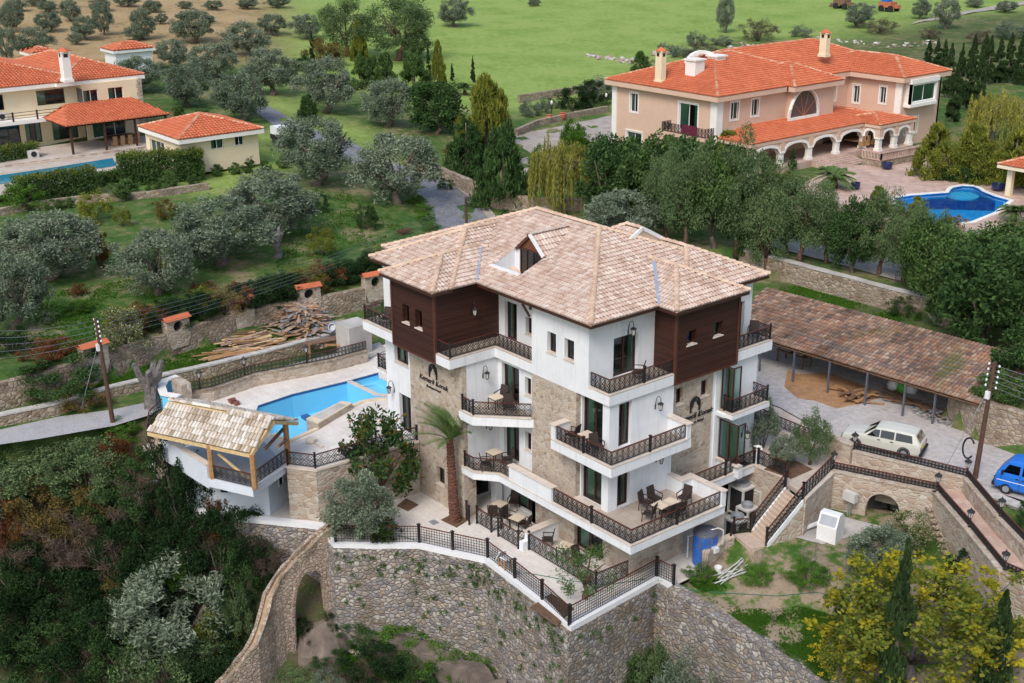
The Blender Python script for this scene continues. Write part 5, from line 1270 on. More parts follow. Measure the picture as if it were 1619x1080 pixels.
t = empty('work_table', (x, y, 3.2), 'brown work table with papers standing under the shed', 'table')
MB().box(x-1.1,y-.5,3.95,x+1.1,y+.5,4.03).build('tabletop', M['old_timber'], t)
for sx in (-1, 1):
    for sy in (-1, 1): MB().box(x+sx*1.0-.05,y+sy*.42-.05,3.2,x+sx*1.0+.05,y+sy*.42+.05,3.95).build('leg', M['old_timber'], t)
tag(MB().box(x-.9,y-.3,4.03,x-.2,y+.3,4.1).box(x+.2,y-.3,4.03,x+.8,y+.2,4.08).build('stacked_boards', M['tabletop']), 'pale boards lying on the work table under the shed', 'boards')
for i, (a, b, c, mt) in enumerate(((1412,617,.5,'white'),(1425,622,.4,'brightg'),(1440,622,.55,'white'),(1436,612,.5,'white'))):
    x, y, _ = at(a, b, 3.2); mt2 = M['white'] if mt == 'white' else plain('lime_plastic', (.10,.45,.06), .5)
    sk = jitter(MB().lathe(x, y, [(.15,3.2),(c*.7,3.3),(c*.75,3.6),(c*.5,3.85),(.1,3.95)], 9), .05, i)
    tag(sk.build('rubble_sack', mt2, smooth=True), ['white sack leftmost under the shed','lime green sack under the shed','bulging white sack at the right under the shed','white sack at the back of the sack pile under the shed'][i], 'sack')
x, y, _ = at(1487,660,3.2); gm = MB()
rg2 = random.Random(8)
for k in range(260):
    a = rg2.uniform(0, 2*pi); g = rg2.random()**.5; xx = x+1.9*g*cos(a); yy = y+.9*g*sin(a); z = 3.2+.35*(1-g); s = rg2.uniform(.04, .12)
    gm.lathe(xx, yy, [(s*.5, z-s*.3), (s, z+s*.2), (s*.4, z+s*.7)], 5)
tag(gm.build('rubble_stones', M['gravel']), 'heap of grey broken stones at the right end of the shed', 'stones', kind='stuff')
x, y, _ = at(1528,668,3.2); tag(jitter(MB().box(x-.3,y-.25,3.2,x+.3,y+.25,3.75),.06).build('rusty_machine', M['terracotta']), 'small rust-red machine against the curved yard wall', 'machine')

# ================================================================ 6. VEHICLES
def xf_(mb, m):
    mb.v = [tuple(m @ Vector(p)) for p in mb.v]; return mb
def loft(sections, close=True):
    """sections: list of lists of 3d points, same count"""
    mb = MB(); n = len(sections[0]); vs = [p for s in sections for p in s]; fs = []
    for i in range(len(sections)-1):
        for k in range(n): fs.append((i*n+k, i*n+(k+1) % n, (i+1)*n+(k+1) % n, (i+1)*n+k))
    if close: fs += [tuple(range(n))[::-1], tuple((len(sections)-1)*n+k for k in range(n))]
    return mb.add(vs, fs)
def vehicle(name, x, y, z, rot, label, cat, L, Wd, body, paint, stations, glass, belt, wheels, wr, extras):
    """stations along x (front = +): (x, half width low, z low, z belt, roof half width or None, z roof)"""
    root = empty(name, (0,0,0), label, cat)
    secs = []
    for (sx, hw, zl, zb, rw, zr) in stations:
        p = [(sx,-hw*.93,zl),(sx,-hw,zl+.12),(sx,-hw,zb-.18),(sx,-hw*.97,zb-.03),(sx,-rw,max(zr-.05, zb-.02)),(sx,-rw*.86,zr),(sx,0,zr+.02),(sx,rw*.86,zr),(sx,rw,max(zr-.05, zb-.02)),(sx,hw*.97,zb-.03),(sx,hw,zb-.18),(sx,hw,zl+.12),(sx,hw*.93,zl)]
        secs.append(p)
    loft(secs).build('body', paint, root)
    for nm, polys in glass:
        for s in ((-1, 1) if nm == 'side_window' else (0,)):
            for P in polys:
                m = MB(); pts = [(a, (b*s if s else b), c) for a, b, c in P]
                m.add(pts, [tuple(range(len(P)))]); m.build(nm, M['carglass'], root)
    for wx in wheels:
        for s in (-1, 1):
            yy = s*(Wd/2-.09)
            m = MB(); K = 16
            m.add([(wx+wr*cos(2*pi*k/K), yy+o, wr+wr*sin(2*pi*k/K)) for o in (-.1, .1) for k in range(K)], [(k, (k+1) % K, K+(k+1) % K, K+k) for k in range(K)]+[tuple(range(K))[::-1], tuple(range(K, 2*K))])
            w = m.build('wheel', M['black'], root)
            m = MB(); r2 = wr*.6; m.add([(wx+r2*cos(2*pi*k/K), yy+s*.105+s*o, wr+r2*sin(2*pi*k/K)) for o in (0, .02) for k in range(K)], [(k, (k+1) % K, K+(k+1) % K, K+k) for k in range(K)]+[tuple(range(K)), tuple(range(K, 2*K))]); m.build('rim', M['metal'], w)
            a = MB(); K2 = 12
            a.add([(wx+(wr+.07)*cos(pi*k/K2), s*(Wd/2+.008), wr+(wr+.07)*sin(pi*k/K2)) for k in range(K2+1)]+[(wx+(wr+.015)*cos(pi*k/K2), s*(Wd/2+.008), wr+(wr+.015)*sin(pi*k/K2)) for k in range(K2+1)], [(k, k+1, K2+2+k, K2+1+k) for k in range(K2)]); a.build('wheel_arch', M['black'], root)
    for nm, mt, bx in extras: 
        m = MB(); [m.box(*b) for b in bx]; m.build(nm, mt, root)
    root.matrix_world = Matrix.Translation((x, y, z)) @ Matrix.Rotation(rot, 4, 'Z')
    return root
carw = plain('dull_white_car_paint', (.56,.56,.50), .25, var=.06, vs=1.5)
ax, ay, _ = at(1394, 706, 3.9)
red = plain('red_lamp', (.25,.01,.01), .3); amber = plain('yellow_plate', (.6,.42,.02), .5)
CST = [(2.08,.72,.30,.66,.62,.66),(2.0,.79,.24,.72,.70,.74),(1.2,.81,.2,.86,.74,.88),(.92,.81,.2,.9,.72,.92),(.28,.81,.2,.9,.62,1.36),(0,.81,.2,.9,.61,1.41),(-1.0,.81,.2,.9,.61,1.42),(-1.72,.81,.2,.9,.60,1.38),(-1.78,.80,.24,.9,.60,1.36),(-2.08,.79,.26,.88,.70,.92),(-2.14,.76,.34,.82,.68,.86)]
vehicle('estate_car', 9.75, 16.75, 3.2, radians(21)+pi, 'old white boxy estate car parked in the yard behind the walkway', 'car', 4.2, 1.62, None, carw, CST,
  [('side_window', [[(.72,.80,.94),(.06,.80,.94),(.06,.655,1.31),(.32,.655,1.31)], [(-.0,.80,.94),(-.72,.80,.94),(-.72,.655,1.33),(-.0,.655,1.33)], [(-.8,.80,.94),(-1.72,.79,.94),(-1.62,.655,1.31),(-.8,.655,1.33)]]),
   ('windscreen', [[(.9,-.66,.94),(.9,.66,.94),(.34,.56,1.34),(.34,-.56,1.34)]]),
   ('rear_window', [[(-2.07,-.6,.98),(-2.07,.6,.98),(-1.82,.54,1.32),(-1.82,-.54,1.32)]])], .9, (1.3,-1.3), .29,
  [('bumper', M['black'], [(-2.24,-.78,.3,-2.1,.78,.46),(2.04,-.76,.28,2.18,.76,.42)]), ('tail_light', red, [(-2.155,-.74,.56,-2.1,-.56,.76)]), ('tail_light', red, [(-2.155,.56,.56,-2.1,.74,.76)]),
   ('headlight', M['glass'], [(2.04,-.68,.5,2.1,-.42,.66)]), ('headlight', M['glass'], [(2.04,.42,.5,2.1,.68,.66)]),
   ('number_plate', amber, [(-2.165,-.24,.56,-2.12,.24,.68)]), ('door_handle', M['black'], [(-.02,-.825,.78,.14,-.8,.82),(-.02,.8,.78,.14,.825,.82)]), ('door_handle', M['black'], [(-.7,-.825,.78,-.54,-.8,.82),(-.7,.8,.78,-.54,.825,.82)]),
   ('roof_rail', M['metal'], [(-1.6,-.58,1.42,.1,-.55,1.46)]), ('door_gap', M['black'], [(.02,-.814,.3,.035,-.80,.9),(-.77,-.814,.3,-.755,-.80,.9),(.9,-.814,.3,.912,-.80,.86)])])
vanb = plain('bright_blue_van_paint', (.02,.16,.62), .25, var=.04)
VST = [(1.95,.66,.35,.7,.6,.8),(1.88,.74,.3,1.02,.66,1.05),(1.8,.76,.3,1.1,.64,1.2),(1.35,.76,.26,1.12,.62,1.72),(1.0,.76,.26,1.12,.62,1.80),(-1.2,.76,.26,1.12,.62,1.82),(-1.7,.76,.26,1.12,.62,1.76),(-1.85,.75,.3,1.1,.6,1.6),(-1.95,.73,.35,1.0,.6,1.1)]
vx, vy, _ = at(1579, 777, 3.2); vr = radians(14)+pi
vehicle('blue_van', vx-cos(vr)*1.3-sin(vr)*-.7*-1, vy-sin(vr)*1.3+.72, 3.2, vr, 'small bright blue van parked at the right edge of the yard', 'van', 3.9, 1.5, None, vanb, VST,
  [('side_window', [[(1.55,.745,1.16),(.75,.745,1.16),(.75,.655,1.6),(1.3,.655,1.6)], [(.62,.745,1.16),(-.35,.745,1.16),(-.35,.655,1.6),(.62,.655,1.6)], [(-.45,.745,1.16),(-1.6,.745,1.16),(-1.5,.655,1.6),(-.45,.655,1.6)]]),
   ('windscreen', [[(1.80,-.62,1.14),(1.80,.62,1.14),(1.40,.56,1.64),(1.40,-.56,1.64)]])], 1.1, (1.3,-1.2), .28,
  [('white_stripe', M['white'], [(-1.8,-.768,.70,1.8,-.762,.735),(-1.8,.762,.70,1.8,.768,.735)]), ('bumper', M['black'], [(1.9,-.7,.3,2.04,.7,.5)]), ('headlight', M['glass'], [(1.92,-.62,.6,1.98,-.4,.76)]), ('headlight', M['glass'], [(1.92,.4,.6,1.98,.62,.76)]),
   ('door_gap', M['black'], [(.68,-.768,.3,.695,-.75,1.14),(-.4,-.768,.3,-.385,-.75,1.14),(.68,.75,.3,.695,.768,1.14)]), ('door_handle', M['black'], [(.75,.76,.92,.9,.79,.96),(.45,.76,.92,.6,.79,.96),(.75,-.79,.92,.9,-.76,.96)]), ('wing_mirror', M['black'], [(1.5,-.98,1.1,1.58,-.78,1.3),(1.5,.78,1.1,1.58,.98,1.3)])])

# ================================================================ 7. POLES AND WIRES
def upole(name, px, top, z, label, arms=True):
    x, y, _ = at(*px, z); r = ray(*top)
    # lean so that the top lies on the sight line at the same distance
    t = ((x-CX)*fwd[0]+(y-CY)*fwd[1])/(r[0]*fwd[0]+r[1]*fwd[1]); X, Y, Z = CX+r[0]*t, CY+r[1]*t, CZ+r[2]*t
    o = MB().bar((x,y,z-.5),(X,Y,Z),.15,n=8,r2=.10).build(name, M['pole']); tag(o, label, 'pole')
    m = MB(); k = MB()
    for i in range(5):
        q = lerp((X,Y,Z),(x,y,z), .03+i*.045); m.bar((q[0]-.3,q[1]+.05,q[2]),(q[0]+.3,q[1]-.05,q[2]),.04)
        for s in (-1, 1): k.lathe(q[0]+s*.28,q[1],[(.05,q[2]),(.06,q[2]+.05),(.03,q[2]+.12)],6)
    m.build('cross_irons', M['iron'], o); k.build('insulators', M['white'], o)
    q = lerp((X,Y,Z),(x,y,z), .27); MB().box(q[0]-.12,q[1]-.22,q[2]-.2,q[0]+.1,q[1]-.08,q[2]+.2).build('junction_box', M['white'], o)
    return o, (X,Y,Z), (x,y,z)
p1, T1, G1 = upole('utility_pole', (179,668), (151,503), 3.1, 'leaning brown utility pole by the village road on the left')
p2, T2, G2 = upole('utility_pole', (1541,756), (1573,573), 3.2, 'tall leaning brown utility pole between estate car and blue van')
x3, y3, _ = at(738,375,4.6); p3 = tag(MB().bar((x3,y3,3.5),(x3,y3,8.0),.11,n=8).build('utility_pole', M['pole']), 'utility pole whose top just shows behind the hotel roof', 'pole')
mm = MB(); T3 = at(736,342,8.0)
p3.data.vertices[0]
for i in range(3): mm.bar((x3-.3,y3,7.8-i*.25),(x3+.3,y3,7.8-i*.25),.05)
mm.build('cross_irons', M['iron'], p3)
wires = [0]
def wire(a, b, sag, label, n=14):
    m = MB(); pts = [(*(np.array(a[:2])+(np.array(b[:2])-np.array(a[:2]))*k/n), a[2]+(b[2]-a[2])*k/n-sag*4*(k/n)*(1-k/n)) for k in range(n+1)]
    m.tube(pts, .013, 4); return tag(m.build('overhead_wire', M['steelpost']), label, 'wire', 'overhead wires')
on5 = ['topmost','second','third','fourth','lowest']
for i in range(5):
    h = (T1[0], T1[1], T1[2]-.15-i*.28); far = at(-260, 470+i*16, T1[2]-1.0-i*.28)
    wire(h, far, 1.3, f'{on5[i]} overhead wire running from the left utility pole to the left edge')
    wire(h, (x3, y3, 7.9-i*.2), .9, f'{on5[i]} overhead wire between the left utility pole and the pole behind the hotel')
    h2 = (T2[0], T2[1], T2[2]-.15-i*.28)
    wire(h2, at(1900, 640+i*16, T2[2]-.3-i*.28), .4, f'{on5[i]} overhead wire from the right utility pole to the right edge')
    wire(h2, at(1240+i*24, 520+i*8, 7.6-i*.25), .5, f'{on5[i]} overhead wire from the right utility pole across the shed roof')
q = lerp(T2, G2, .18); g_ = at(1500,765,3.2); tag(MB().tube([q, at(1487,755,3.2)], .02, 4).build('stay_wire', M['metal']), 'thin stay wire slanting down left of the right utility pole', 'wire')
q = lerp(T1, G1, .2); tag(MB().tube([q, at(128,648,3.2)], .02, 4).build('stay_wire', M['metal']), 'thin stay wire slanting down left of the left utility pole', 'wire')
m = MB(); c = np.array(at(1541,712,5.0)); pts = [c+np.array([-.35+.45*cos(a)*.7, .05*sin(a), .55*sin(a)]) for a in np.linspace(.6, 5.6, 14)]; m.tube(pts, .05, 5); tag(m.build('cable_coil', M['black']), 'loop of black cable hanging on the right utility pole', 'cable')

# ================================================================ 8. EQUIPMENT AND FURNITURE
def ac_unit(x, y, z, label, s=1.0, group='air conditioners below the courtyard'):
    o = empty('air_conditioner', (x, y, z), label, 'air conditioner', group)
    a = .42*s; h = 1.35*s
    MB().box(x-a+.04,y-a+.04,z+.08,x+a-.04,y+a-.04,z+h-.05).build('louvred_core', M['black'], o)
    m = MB()
    for sx in (-1,1):
        for sy in (-1,1): m.box(x+sx*a-.05,y+sy*a-.05,z,x+sx*a+.05,y+sy*a+.05,z+h)
    m.box(x-a-.05,y-a-.05,z+h,x+a+.05,y+a+.05,z+h+.1).box(x-a,y-a,z+.02,x+a,y+a,z+.12); m.build('casing', M['acwhite'], o)
    MB().lathe(x,y,[(.34*s,z+h+.1),(.34*s,z+h+.3),(.30*s,z+h+.31),(.29*s,z+h+.18),(.05,z+h+.18)],18).build('fan_guard', M['metal'], o)
    for k in range(3): pass
    return o
for q, z, l, s in (((1172,802),.6,'tallest air conditioner unit, in the corner under the terrace slab',1.15),((1200,800),.6,'air conditioner partly behind the stair railing, next to the tallest one',1.0),((1180,828),.3,'air conditioner seen between the tall one and the stair foot',.9),((1163,858),0,'air conditioner nearest the blue tank',1.0)):
    x, y, _ = at(*q, z); ac_unit(x, y, max(0, z-.3), l, s)
x, y, _ = at(1106,893,0); y += .35
tk = tag(MB().lathe(x,y,[(.60,0),(.62,.05),(.62,1.65),(.60,1.7)],24).build('water_tank', M['bluetank'], smooth=False), 'upright blue plastic water tank beside the hotel wall', 'tank')
MB().lathe(x,y,[(.60,1.7),(.66,1.74),(.62,1.84),(.3,1.93),(.05,1.95)],24).build('tank_lid', M['steelpost'], tk)
for k in range(4): MB().lathe(x,y,[(.635,.3+k*.38),(.635,.34+k*.38)],24).build('tank_band', M['bluetank'], tk)
pv = plain('white_pvc', (.55,.56,.58), .4)
MB().tube([(x-.75,y-.45,.1),(x-.75,y-.45,1.35),(x-.5,y-.35,1.45),(x-.3,y-.35,1.5)],.04,6).tube([(x+.2,y+.1,1.9),(x+.5,y+.35,2.05),(x+.75,y+.45,2.0),(x+.75,y+.45,1.2)],.04,6).build('pipe', pv, tk)
x, y, _ = at(1313,850,1.15); z = 1.13
tag(sheet_with_holes([on(*q)[:2] for q in ((1240,845),(1300,862),(1400,836),(1330,815))], [], 1.2).build('concrete_pad', M['concrete']), kind='structure')
wb = MB(); a = [(-.75,-.4,0),(.75,-.4,0),(.75,.5,0),(-.75,.5,0)]
prof = [(-.62,0),(.45,0),(.45,1.1),(.1,1.5),(-.3,1.5),(-.62,.9)]
wb.add([(-.6,p[0],p[1]) for p in prof]+[(.6,p[0],p[1]) for p in prof], [(5,4,3,2,1,0),(6,7,8,9,10,11)]+[(i, (i+1) % 6, 6+(i+1) % 6, 6+i) for i in range(6)])
wbo = tag(wb.build('meter_cabinet', M['white']), 'white sloping-topped cabinet on a concrete pad in the garden', 'cabinet')
m = MB(); m.add([(-.5,-.61,.95),(.5,-.61,.95),(.5,-.36,1.42),(-.5,-.36,1.42)], [(0,1,2,3)]); m.build('grey_panel', M['metal'], wbo)
wbo.matrix_world = Matrix.Translation((x, y, z)) @ Matrix.Rotation(radians(14), 4, 'Z') @ Matrix.Diagonal((.85,1.0,1.0,1))
MB()
tag(MB().tube([at(1254,842,1.25), at(1296,826,1.5)],.12,10).build('white_pipe', pv), 'thick white plastic pipe leaning behind the white cabinet', 'pipe')
x, y, _ = at(1344,787,2.2); ebx = tag(MB().box(x-.35,y-.18,2.05,x+.4,y+.12,2.55).build('electric_box', M['acwhite']), 'pale grey electrical box on a post in front of the walkway wall', 'box')
MB().box(x-.06,y-.05,.9,x+.0,y+.02,2.05).box(x+.06,y-.05,.9,x+.1,y+.02,2.05).build('post', M['metal'], ebx)
x, y, z = on(1128,887); tag(MB().box(x-.22,y-.15,.95,x+.22,y+.15,1.2).build('white_carton', M['white']), 'small white carton on the low tan wall', 'carton')
x, y, z = on(1135,908); tag(MB().lathe(x,y,[(.16,z),(.2,z+.3),(.18,z+.31),(.14,z+.05)],12).build('white_bucket', M['white']), 'white plastic bucket on bare ground', 'bucket')
m = MB(); r = random.Random(4)
for k in range(9):
    a = on(1128+r.uniform(-4,14), 925+r.uniform(-10,6)); b = on(1172+r.uniform(-12,16), 900+r.uniform(-10,8)); m.tube([(a[0],a[1],a[2]+.05+k*.02),(b[0],b[1],b[2]+.08+k*.02)],.02,5)
tag(m.build('pvc_pipe_bundle', pv), 'bundle of thin white pipes lying on bare soil beside the bucket', 'pipes')
def hose(name, pts, label):
    m = MB(); P = [on(*q) for q in pts]; m.tube([(q[0],q[1],q[2]+.03) for q in P], .018, 5); tag(m.build(name, M['hose']), label, 'hose')
hose('garden_hose', [(1066,921),(1090,932),(1120,938),(1170,940),(1230,939),(1290,940),(1340,944)], 'green hose across the patchy garden')
def hosed(pts, label): 
    m = MB(); m.tube([at(*q,.04) for q in pts], .018, 5); tag(m.build('garden_hose', M['hose']), label, 'hose')
hosed([(625,845),(670,858),(730,870),(790,885)], 'green hose along the terrace behind the left part of the fence')
hosed([(830,905),(900,918),(960,925),(1020,915),(1062,921)], 'green hose across the terrace floor near the corner tree')
x, y, _ = at(503,806,0); bd = tag(MB().lathe(x,y,[(.22,0),(.25,.1),(.25,.62),(.2,.7),(.16,.72)],16).build('blue_drum', M['bluetank']), 'small blue plastic drum on the concrete apron beside the pavilion', 'drum')
# chairs and tables
def chair(x, y, z, rz, label, group):
    if not hasattr(chair, 'p'):
        root = empty('wicker_armchair', (0,0,0), label, 'chair', group)
        MB().box(-.26,-.25,.38,.26,.25,.45).build('seat', M['wicker'], root)
        m = MB(); m.add([(-.26,.2,.45),(.26,.2,.45),(.26,.26,.45),(-.26,.26,.45),(-.24,.32,.95),(.24,.32,.95),(.24,.37,.95),(-.24,.37,.95)], [(3,2,1,0),(4,5,6,7),(0,1,5,4),(1,2,6,5),(2,3,7,6),(3,0,4,7)]); m.build('backrest', M['wicker'], root)
        for sx in (-1,1):
            for sy in (-1,1): MB().bar((sx*.27,sy*.25,0),(sx*.25,sy*.23,.42),.035).build('leg', M['wicker'], root)
            MB().bar((sx*.28,-.26,.42),(sx*.28,-.26,.64),.03).bar((sx*.28,-.28,.65),(sx*.27,.3,.67),.045,.03).build('armrest', M['wicker'], root)
        chair.p = root; o = root
    else: o = copy_tree(chair.p); tag(o, label, 'chair', group)
    o.location = (x, y, z); o.rotation_euler = (0,0,rz); return o
def table(x, y, z, label, group, rz=0):
    if not hasattr(table, 'p'):
        root = empty('square_table', (0,0,0), label, 'table', group)
        MB().box(-.34,-.34,.70,.34,.34,.74).build('tabletop', M['tabletop'], root)
        MB().box(-.32,-.32,.64,.32,.32,.70).build('table_frame', M['wicker'], root)
        for sx in (-1,1):
            for sy in (-1,1): MB().box(sx*.3-.02,sy*.3-.02,0,sx*.3+.02,sy*.3+.02,.7).build('leg', M['wicker'], root)
        table.p = root; o = root
    else: o = copy_tree(table.p); tag(o, label, 'table', group)
    o.location = (x, y, z); o.rotation_euler = (0,0,rz); return o
G1g = 'furniture on the first-floor corner terrace'
def cp(px, py, zs): return at(px, py, zs)[:2]
for (px, py), rz, l in (((1021,793),1.9,'armchair left of the two terrace tables, back towards the column'),((1035,786),1.6,'armchair behind the left terrace table, nearest the glass door'),((1026,810),-1.2,'armchair in front of the left terrace table, near the railing'),
                        ((1057,808),-1.6,'armchair by the railing in front of the terrace tables, second from the left'),((1074,803),-1.9,'armchair in front of the right terrace table, by the railing post'),((1082,785),0.2,'armchair behind the right terrace table, nearest the white parapet')):
    x, y = cp(px, py, 3.6); chair(x, y, 3.15, rz-pi/4*0, l, G1g)
for (px, py), l in (((1045,798),'square cream table on the corner terrace, the left one'),((1061,793),'square cream table on the corner terrace, the right one')):
    x, y = cp(px, py, 3.88); table(x, y, 3.15, l, G1g, .1)
x, y = cp(900,688,6.9); chair(3.55,-.35,6.43,-1.3,'armchair on the second-floor corner balcony beside the stone face','chairs on the balconies'); table(4.55,-.3,6.43,'small cream table on the second-floor corner balcony','tables on the balconies'); chair(5.3,-.35,6.43,1.4,'armchair right of the table on the second-floor corner balcony','chairs on the balconies')
chair(-2.45,-.05,6.43,.3,'armchair at the back of the splayed second-floor balcony','chairs on the balconies'); table(-2.0,-.75,6.43,'cream table on the splayed second-floor balcony, beside the glass door','tables on the balconies'); chair(-1.2,-.5,6.43,1.2,'low dark armchair behind the rail of the splayed second-floor balcony','chairs on the balconies')
chair(-1.7,-.3,3.15,-.5,'armchair in front of the recessed first-floor door','chairs on the terrace recess'); table(-2.3,-.7,3.15,'cream table in the first-floor recess','tables on the balconies'); chair(-2.0,-1.5,3.15,2.6,'armchair with its back to the recess railing on the first floor','chairs on the terrace recess')
chair(5.1,2.5,9.46,-.9,'dark armchair behind the top balcony railing next to the timber box','chairs on the top balconies'); chair(4.9,11.2,9.46,.6,'dark armchair on the far right top balcony','chairs on the top balconies'); chair(-9.6,-2.4,9.46,.6,'dark armchair on the far left top balcony','chairs on the top balconies')
PG = 'furniture in the ground-floor patio'
for (px, py), rz, l in (((779,808),-2.2,'armchair at the back left of the shaded patio'),((812,793),.6,'armchair at the back of the shaded patio by the dark window'),((805,817),1.9,'armchair between the two tables of the shaded patio'),((830,827),-1.2,'armchair beside the low dividing wall in the shaded patio'),((866,852),-.8,'armchair in the right-hand patio behind the iron railing'),((915,880),1.5,'armchair hidden behind the corner tree in the right-hand patio')):
    x, y = cp(px, py, .45); chair(x, y, .02, rz, l, PG)
for (px, py), l in (((790,796),'square cream table at the back of the shaded patio'),((818,818),'square cream table near the dividing wall of the shaded patio'),((893,862),'square cream table in the right-hand patio')):
    x, y = cp(px, py, .75); table(x, y, .02, l, PG, .2)
# white folding chair / easel on the lower terrace
x, y, _ = at(798,900,0); ec = empty('broken_chair', (x,y,0), 'pale broken wooden chair with a white seat on the lower terrace behind the fence', 'chair')
m = MB()
for a, b in (((-.25,-.2),(-.3,-.1)),((.25,-.2),(.25,-.2)),((.25,.2),(.25,.2)),((-.25,.2),(-.3,.3))): m.bar((x+a[0],y+a[1],0),(x+b[0],y+b[1],.7),.06)
m.bar((x-.25,y-.2,.35),(x+.25,y-.2,.35),.05).bar((x-.25,y+.2,.35),(x+.25,y+.2,.35),.05); m.build('legs', M['timber'], ec)
m = MB(); m.bar((x-.1,y,.72),(x+.42,y,.76),.5,.04); m.bar((x-.45,y,.4),(x-.1,y,1.0),.5,.04); m.build('seat', M['white'], ec)
# planting pits, drain covers
def pit(poly, label):
    tag(MB().prism([at(*q,.02)[:2] for q in poly], .0, .03).build('planting_pit', M['soil']), label, 'planting pit')
pit([(697,822),(718,811),(741,822),(722,834)], 'square soil pit round the foot of the palm')
pit([(627,800),(642,788),(662,798),(645,808)], 'square soil pit round the foot of the dark citrus-like tree')
pit([(836,957),(886,936),(908,957),(862,990)][0:0] or [(838,960),(872,938),(908,962),(880,990)], 'square soil pit behind the fence corner')
pit([(822,855),(836,845),(850,855),(836,866)], 'small square soil pit by the iron screen'); pit([(588,850),(620,850),(612,838),(590,838)], 'soil pit behind the left end of the fence')
tag(MB().prism([at(*q,3.16)[:2] for q in ((1208,742),(1245,722),(1285,742),(1250,757))], 3.14, 3.18).build('planting_pit', M['soil']), 'square soil bed round the two courtyard trees', 'planting pit')
for k, (q, l) in enumerate((((686,826),'drain cover on the lower terrace left of the palm'),((815,905),'drain cover on the lower terrace beside the broken chair'))):
    x, y, _ = at(*q, 0); tag(MB().box(x-.25,y-.2,0,x+.25,y+.2,.02).build('drain_cover', M['metal']), l, 'drain cover')
# timber heap, mixer, saw bench on the verge
hx, hy, hz2 = on(478,520)
planks('timber_heap', 'large untidy heap of broken planks and formwork on the verge below the garden wall', hx, hy, hz2+.1, 420, 5.0, 2.1, .8, 2.6, ['weathered','weathered','timber','old_timber','deadwood','weathered','metal','weathered'], 11, 1.5, angle=1.2, spread=2.9)
hx, hy, hz2 = on(430,542); planks('timber_heap', 'flatter end of the timber heap with long boards pointing to the left', hx-.5, hy-1.5, hz2+.05, 60, 2.6, 1.0, 1.6, 3.6, ['timber','timber_pale','weathered','old_timber'], 12, .5, angle=1.35, spread=.5)
hx, hy, hz2 = on(368,566); planks('board_stack', 'stack of long pale boards at the left tip of the timber heap', hx, hy, hz2+.05, 14, 1.2, .5, 2.6, 4.2, ['timber','timber_pale'], 13, .3, angle=1.3, spread=.3)
x, y, z = on(531,545); mx = empty('cement_mixer', (x,y,z), 'grey drum cement mixer standing on the track behind the pool wall', 'cement mixer')
xf_(MB().lathe(0,0,[(.25,-.45),(.5,-.2),(.5,.15),(.28,.5),(.24,.5),(.2,.3)],14), Matrix.Translation((x,y,z+1.15)) @ Matrix.Rotation(1.0,4,'X') @ Matrix.Rotation(.5,4,'Y')).build('drum', M['metal'], mx)
MB().bar((x-.4,y,z),(x-.3,y,z+1.1),.07).bar((x+.4,y,z),(x+.3,y,z+1.1),.07).bar((x-.5,y-.3,z+.1),(x-.5,y+.4,z+.1),.06).bar((x+.5,y-.3,z+.1),(x+.5,y+.4,z+.1),.06).bar((x-.5,y,z+.1),(x+.5,y,z+.1),.06).build('frame', M['terracotta'], mx)
x, y, z = on(512,560); sb = empty('saw_bench', (x,y,z), 'rough brown timber bench standing on the track near the cement mixer', 'bench')
MB().bar((x-.2,y-1.3,z+.95),(x+.2,y+1.3,z+.95),.7,.06).build('bench_top', M['old_timber'], sb)
for a, b in ((-.4,-1.1),(.3,-1.2),(-.2,1.2),(.45,1.1)): MB().bar((x+a,y+b,z),(x+a*.8,y+b,z+.95),.08).build('leg', M['timber'], sb)
x, y, z = at(540,542,3.4); 
ob = plain('dull_red_tool', (.20,.07,.05), .6); x, y, _ = at(373,638,3.14)
tag(jitter(MB().box(x-.4,y-.3,3.14,x+.0,y+.1,3.4).box(x+.1,y-.2,3.14,x+.4,y+.1,3.35),.05).build('tile_cutter', ob), 'small red and grey machine lying on the pool terrace behind the pavilion roof', 'machine')
x, y, _ = at(492,699,3.14); tag(jitter(MB().lathe(x,y,[(.1,3.15),(.35,3.2),(.3,3.35),(.05,3.4)],8).box(x+.4,y,3.15,x+1.1,y+.15,3.25),.04).build('cement_sack', M['marble']), 'slumped beige sack on the pool terrace', 'sack')

# ================================================================ 9. PINK VILLA
pk = empty('peach_villa', (-46,68,5), 'large two-storey peach villa with orange tiled hip roof and arched white loggia', 'villa')
WP, WQ, TOP = [], [], 12.05
def vw(plane, c, u0, u1, z0, z1, ops, mat, parent, surround=.14, th=.3, panes=2, fmn='white', cur=True, sill=False):
    mb = MB(); wallpanel(mb, plane, c, u0, u1, z0, z1, [o[:4] for o in ops], th); o_ = mb.build('wall', M[mat], parent)
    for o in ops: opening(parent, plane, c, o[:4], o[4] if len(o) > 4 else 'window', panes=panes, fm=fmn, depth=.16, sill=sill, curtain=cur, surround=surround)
yl = 56.6; xr = -39.2
def ux(px, py, y):   # x where the sight line meets the plane y
    r = ray(px, py); t = (y-CY)/r[1]; return CX+r[0]*t, CZ+r[2]*t
def uy(px, py, x):
    r = ray(px, py); t = (x-CX)/r[0]; return CY+r[1]*t, CZ+r[2]*t
def rectY(x0, y0, x1, y1, pl): a = ux(x0, y0, pl); b = ux(x1, y1, pl); return (min(a[0],b[0]), max(a[0],b[0]), min(a[1],b[1]), max(a[1],b[1]))
def rectX(x0, y0, x1, y1, pl): a = uy(x0, y0, pl); b = uy(x1, y1, pl); return (min(a[0],b[0]), max(a[0],b[0]), min(a[1],b[1]), max(a[1],b[1]))
def rY(xa, xb, pa, pb, pl):     # horizontal picture span at rows pa (top) and pb (bottom) of the left edge
    a = ux(xa, pa, pl); b = ux(xb, pa, pl); c = ux(xa, pb, pl); return (a[0], b[0], c[1], a[1])
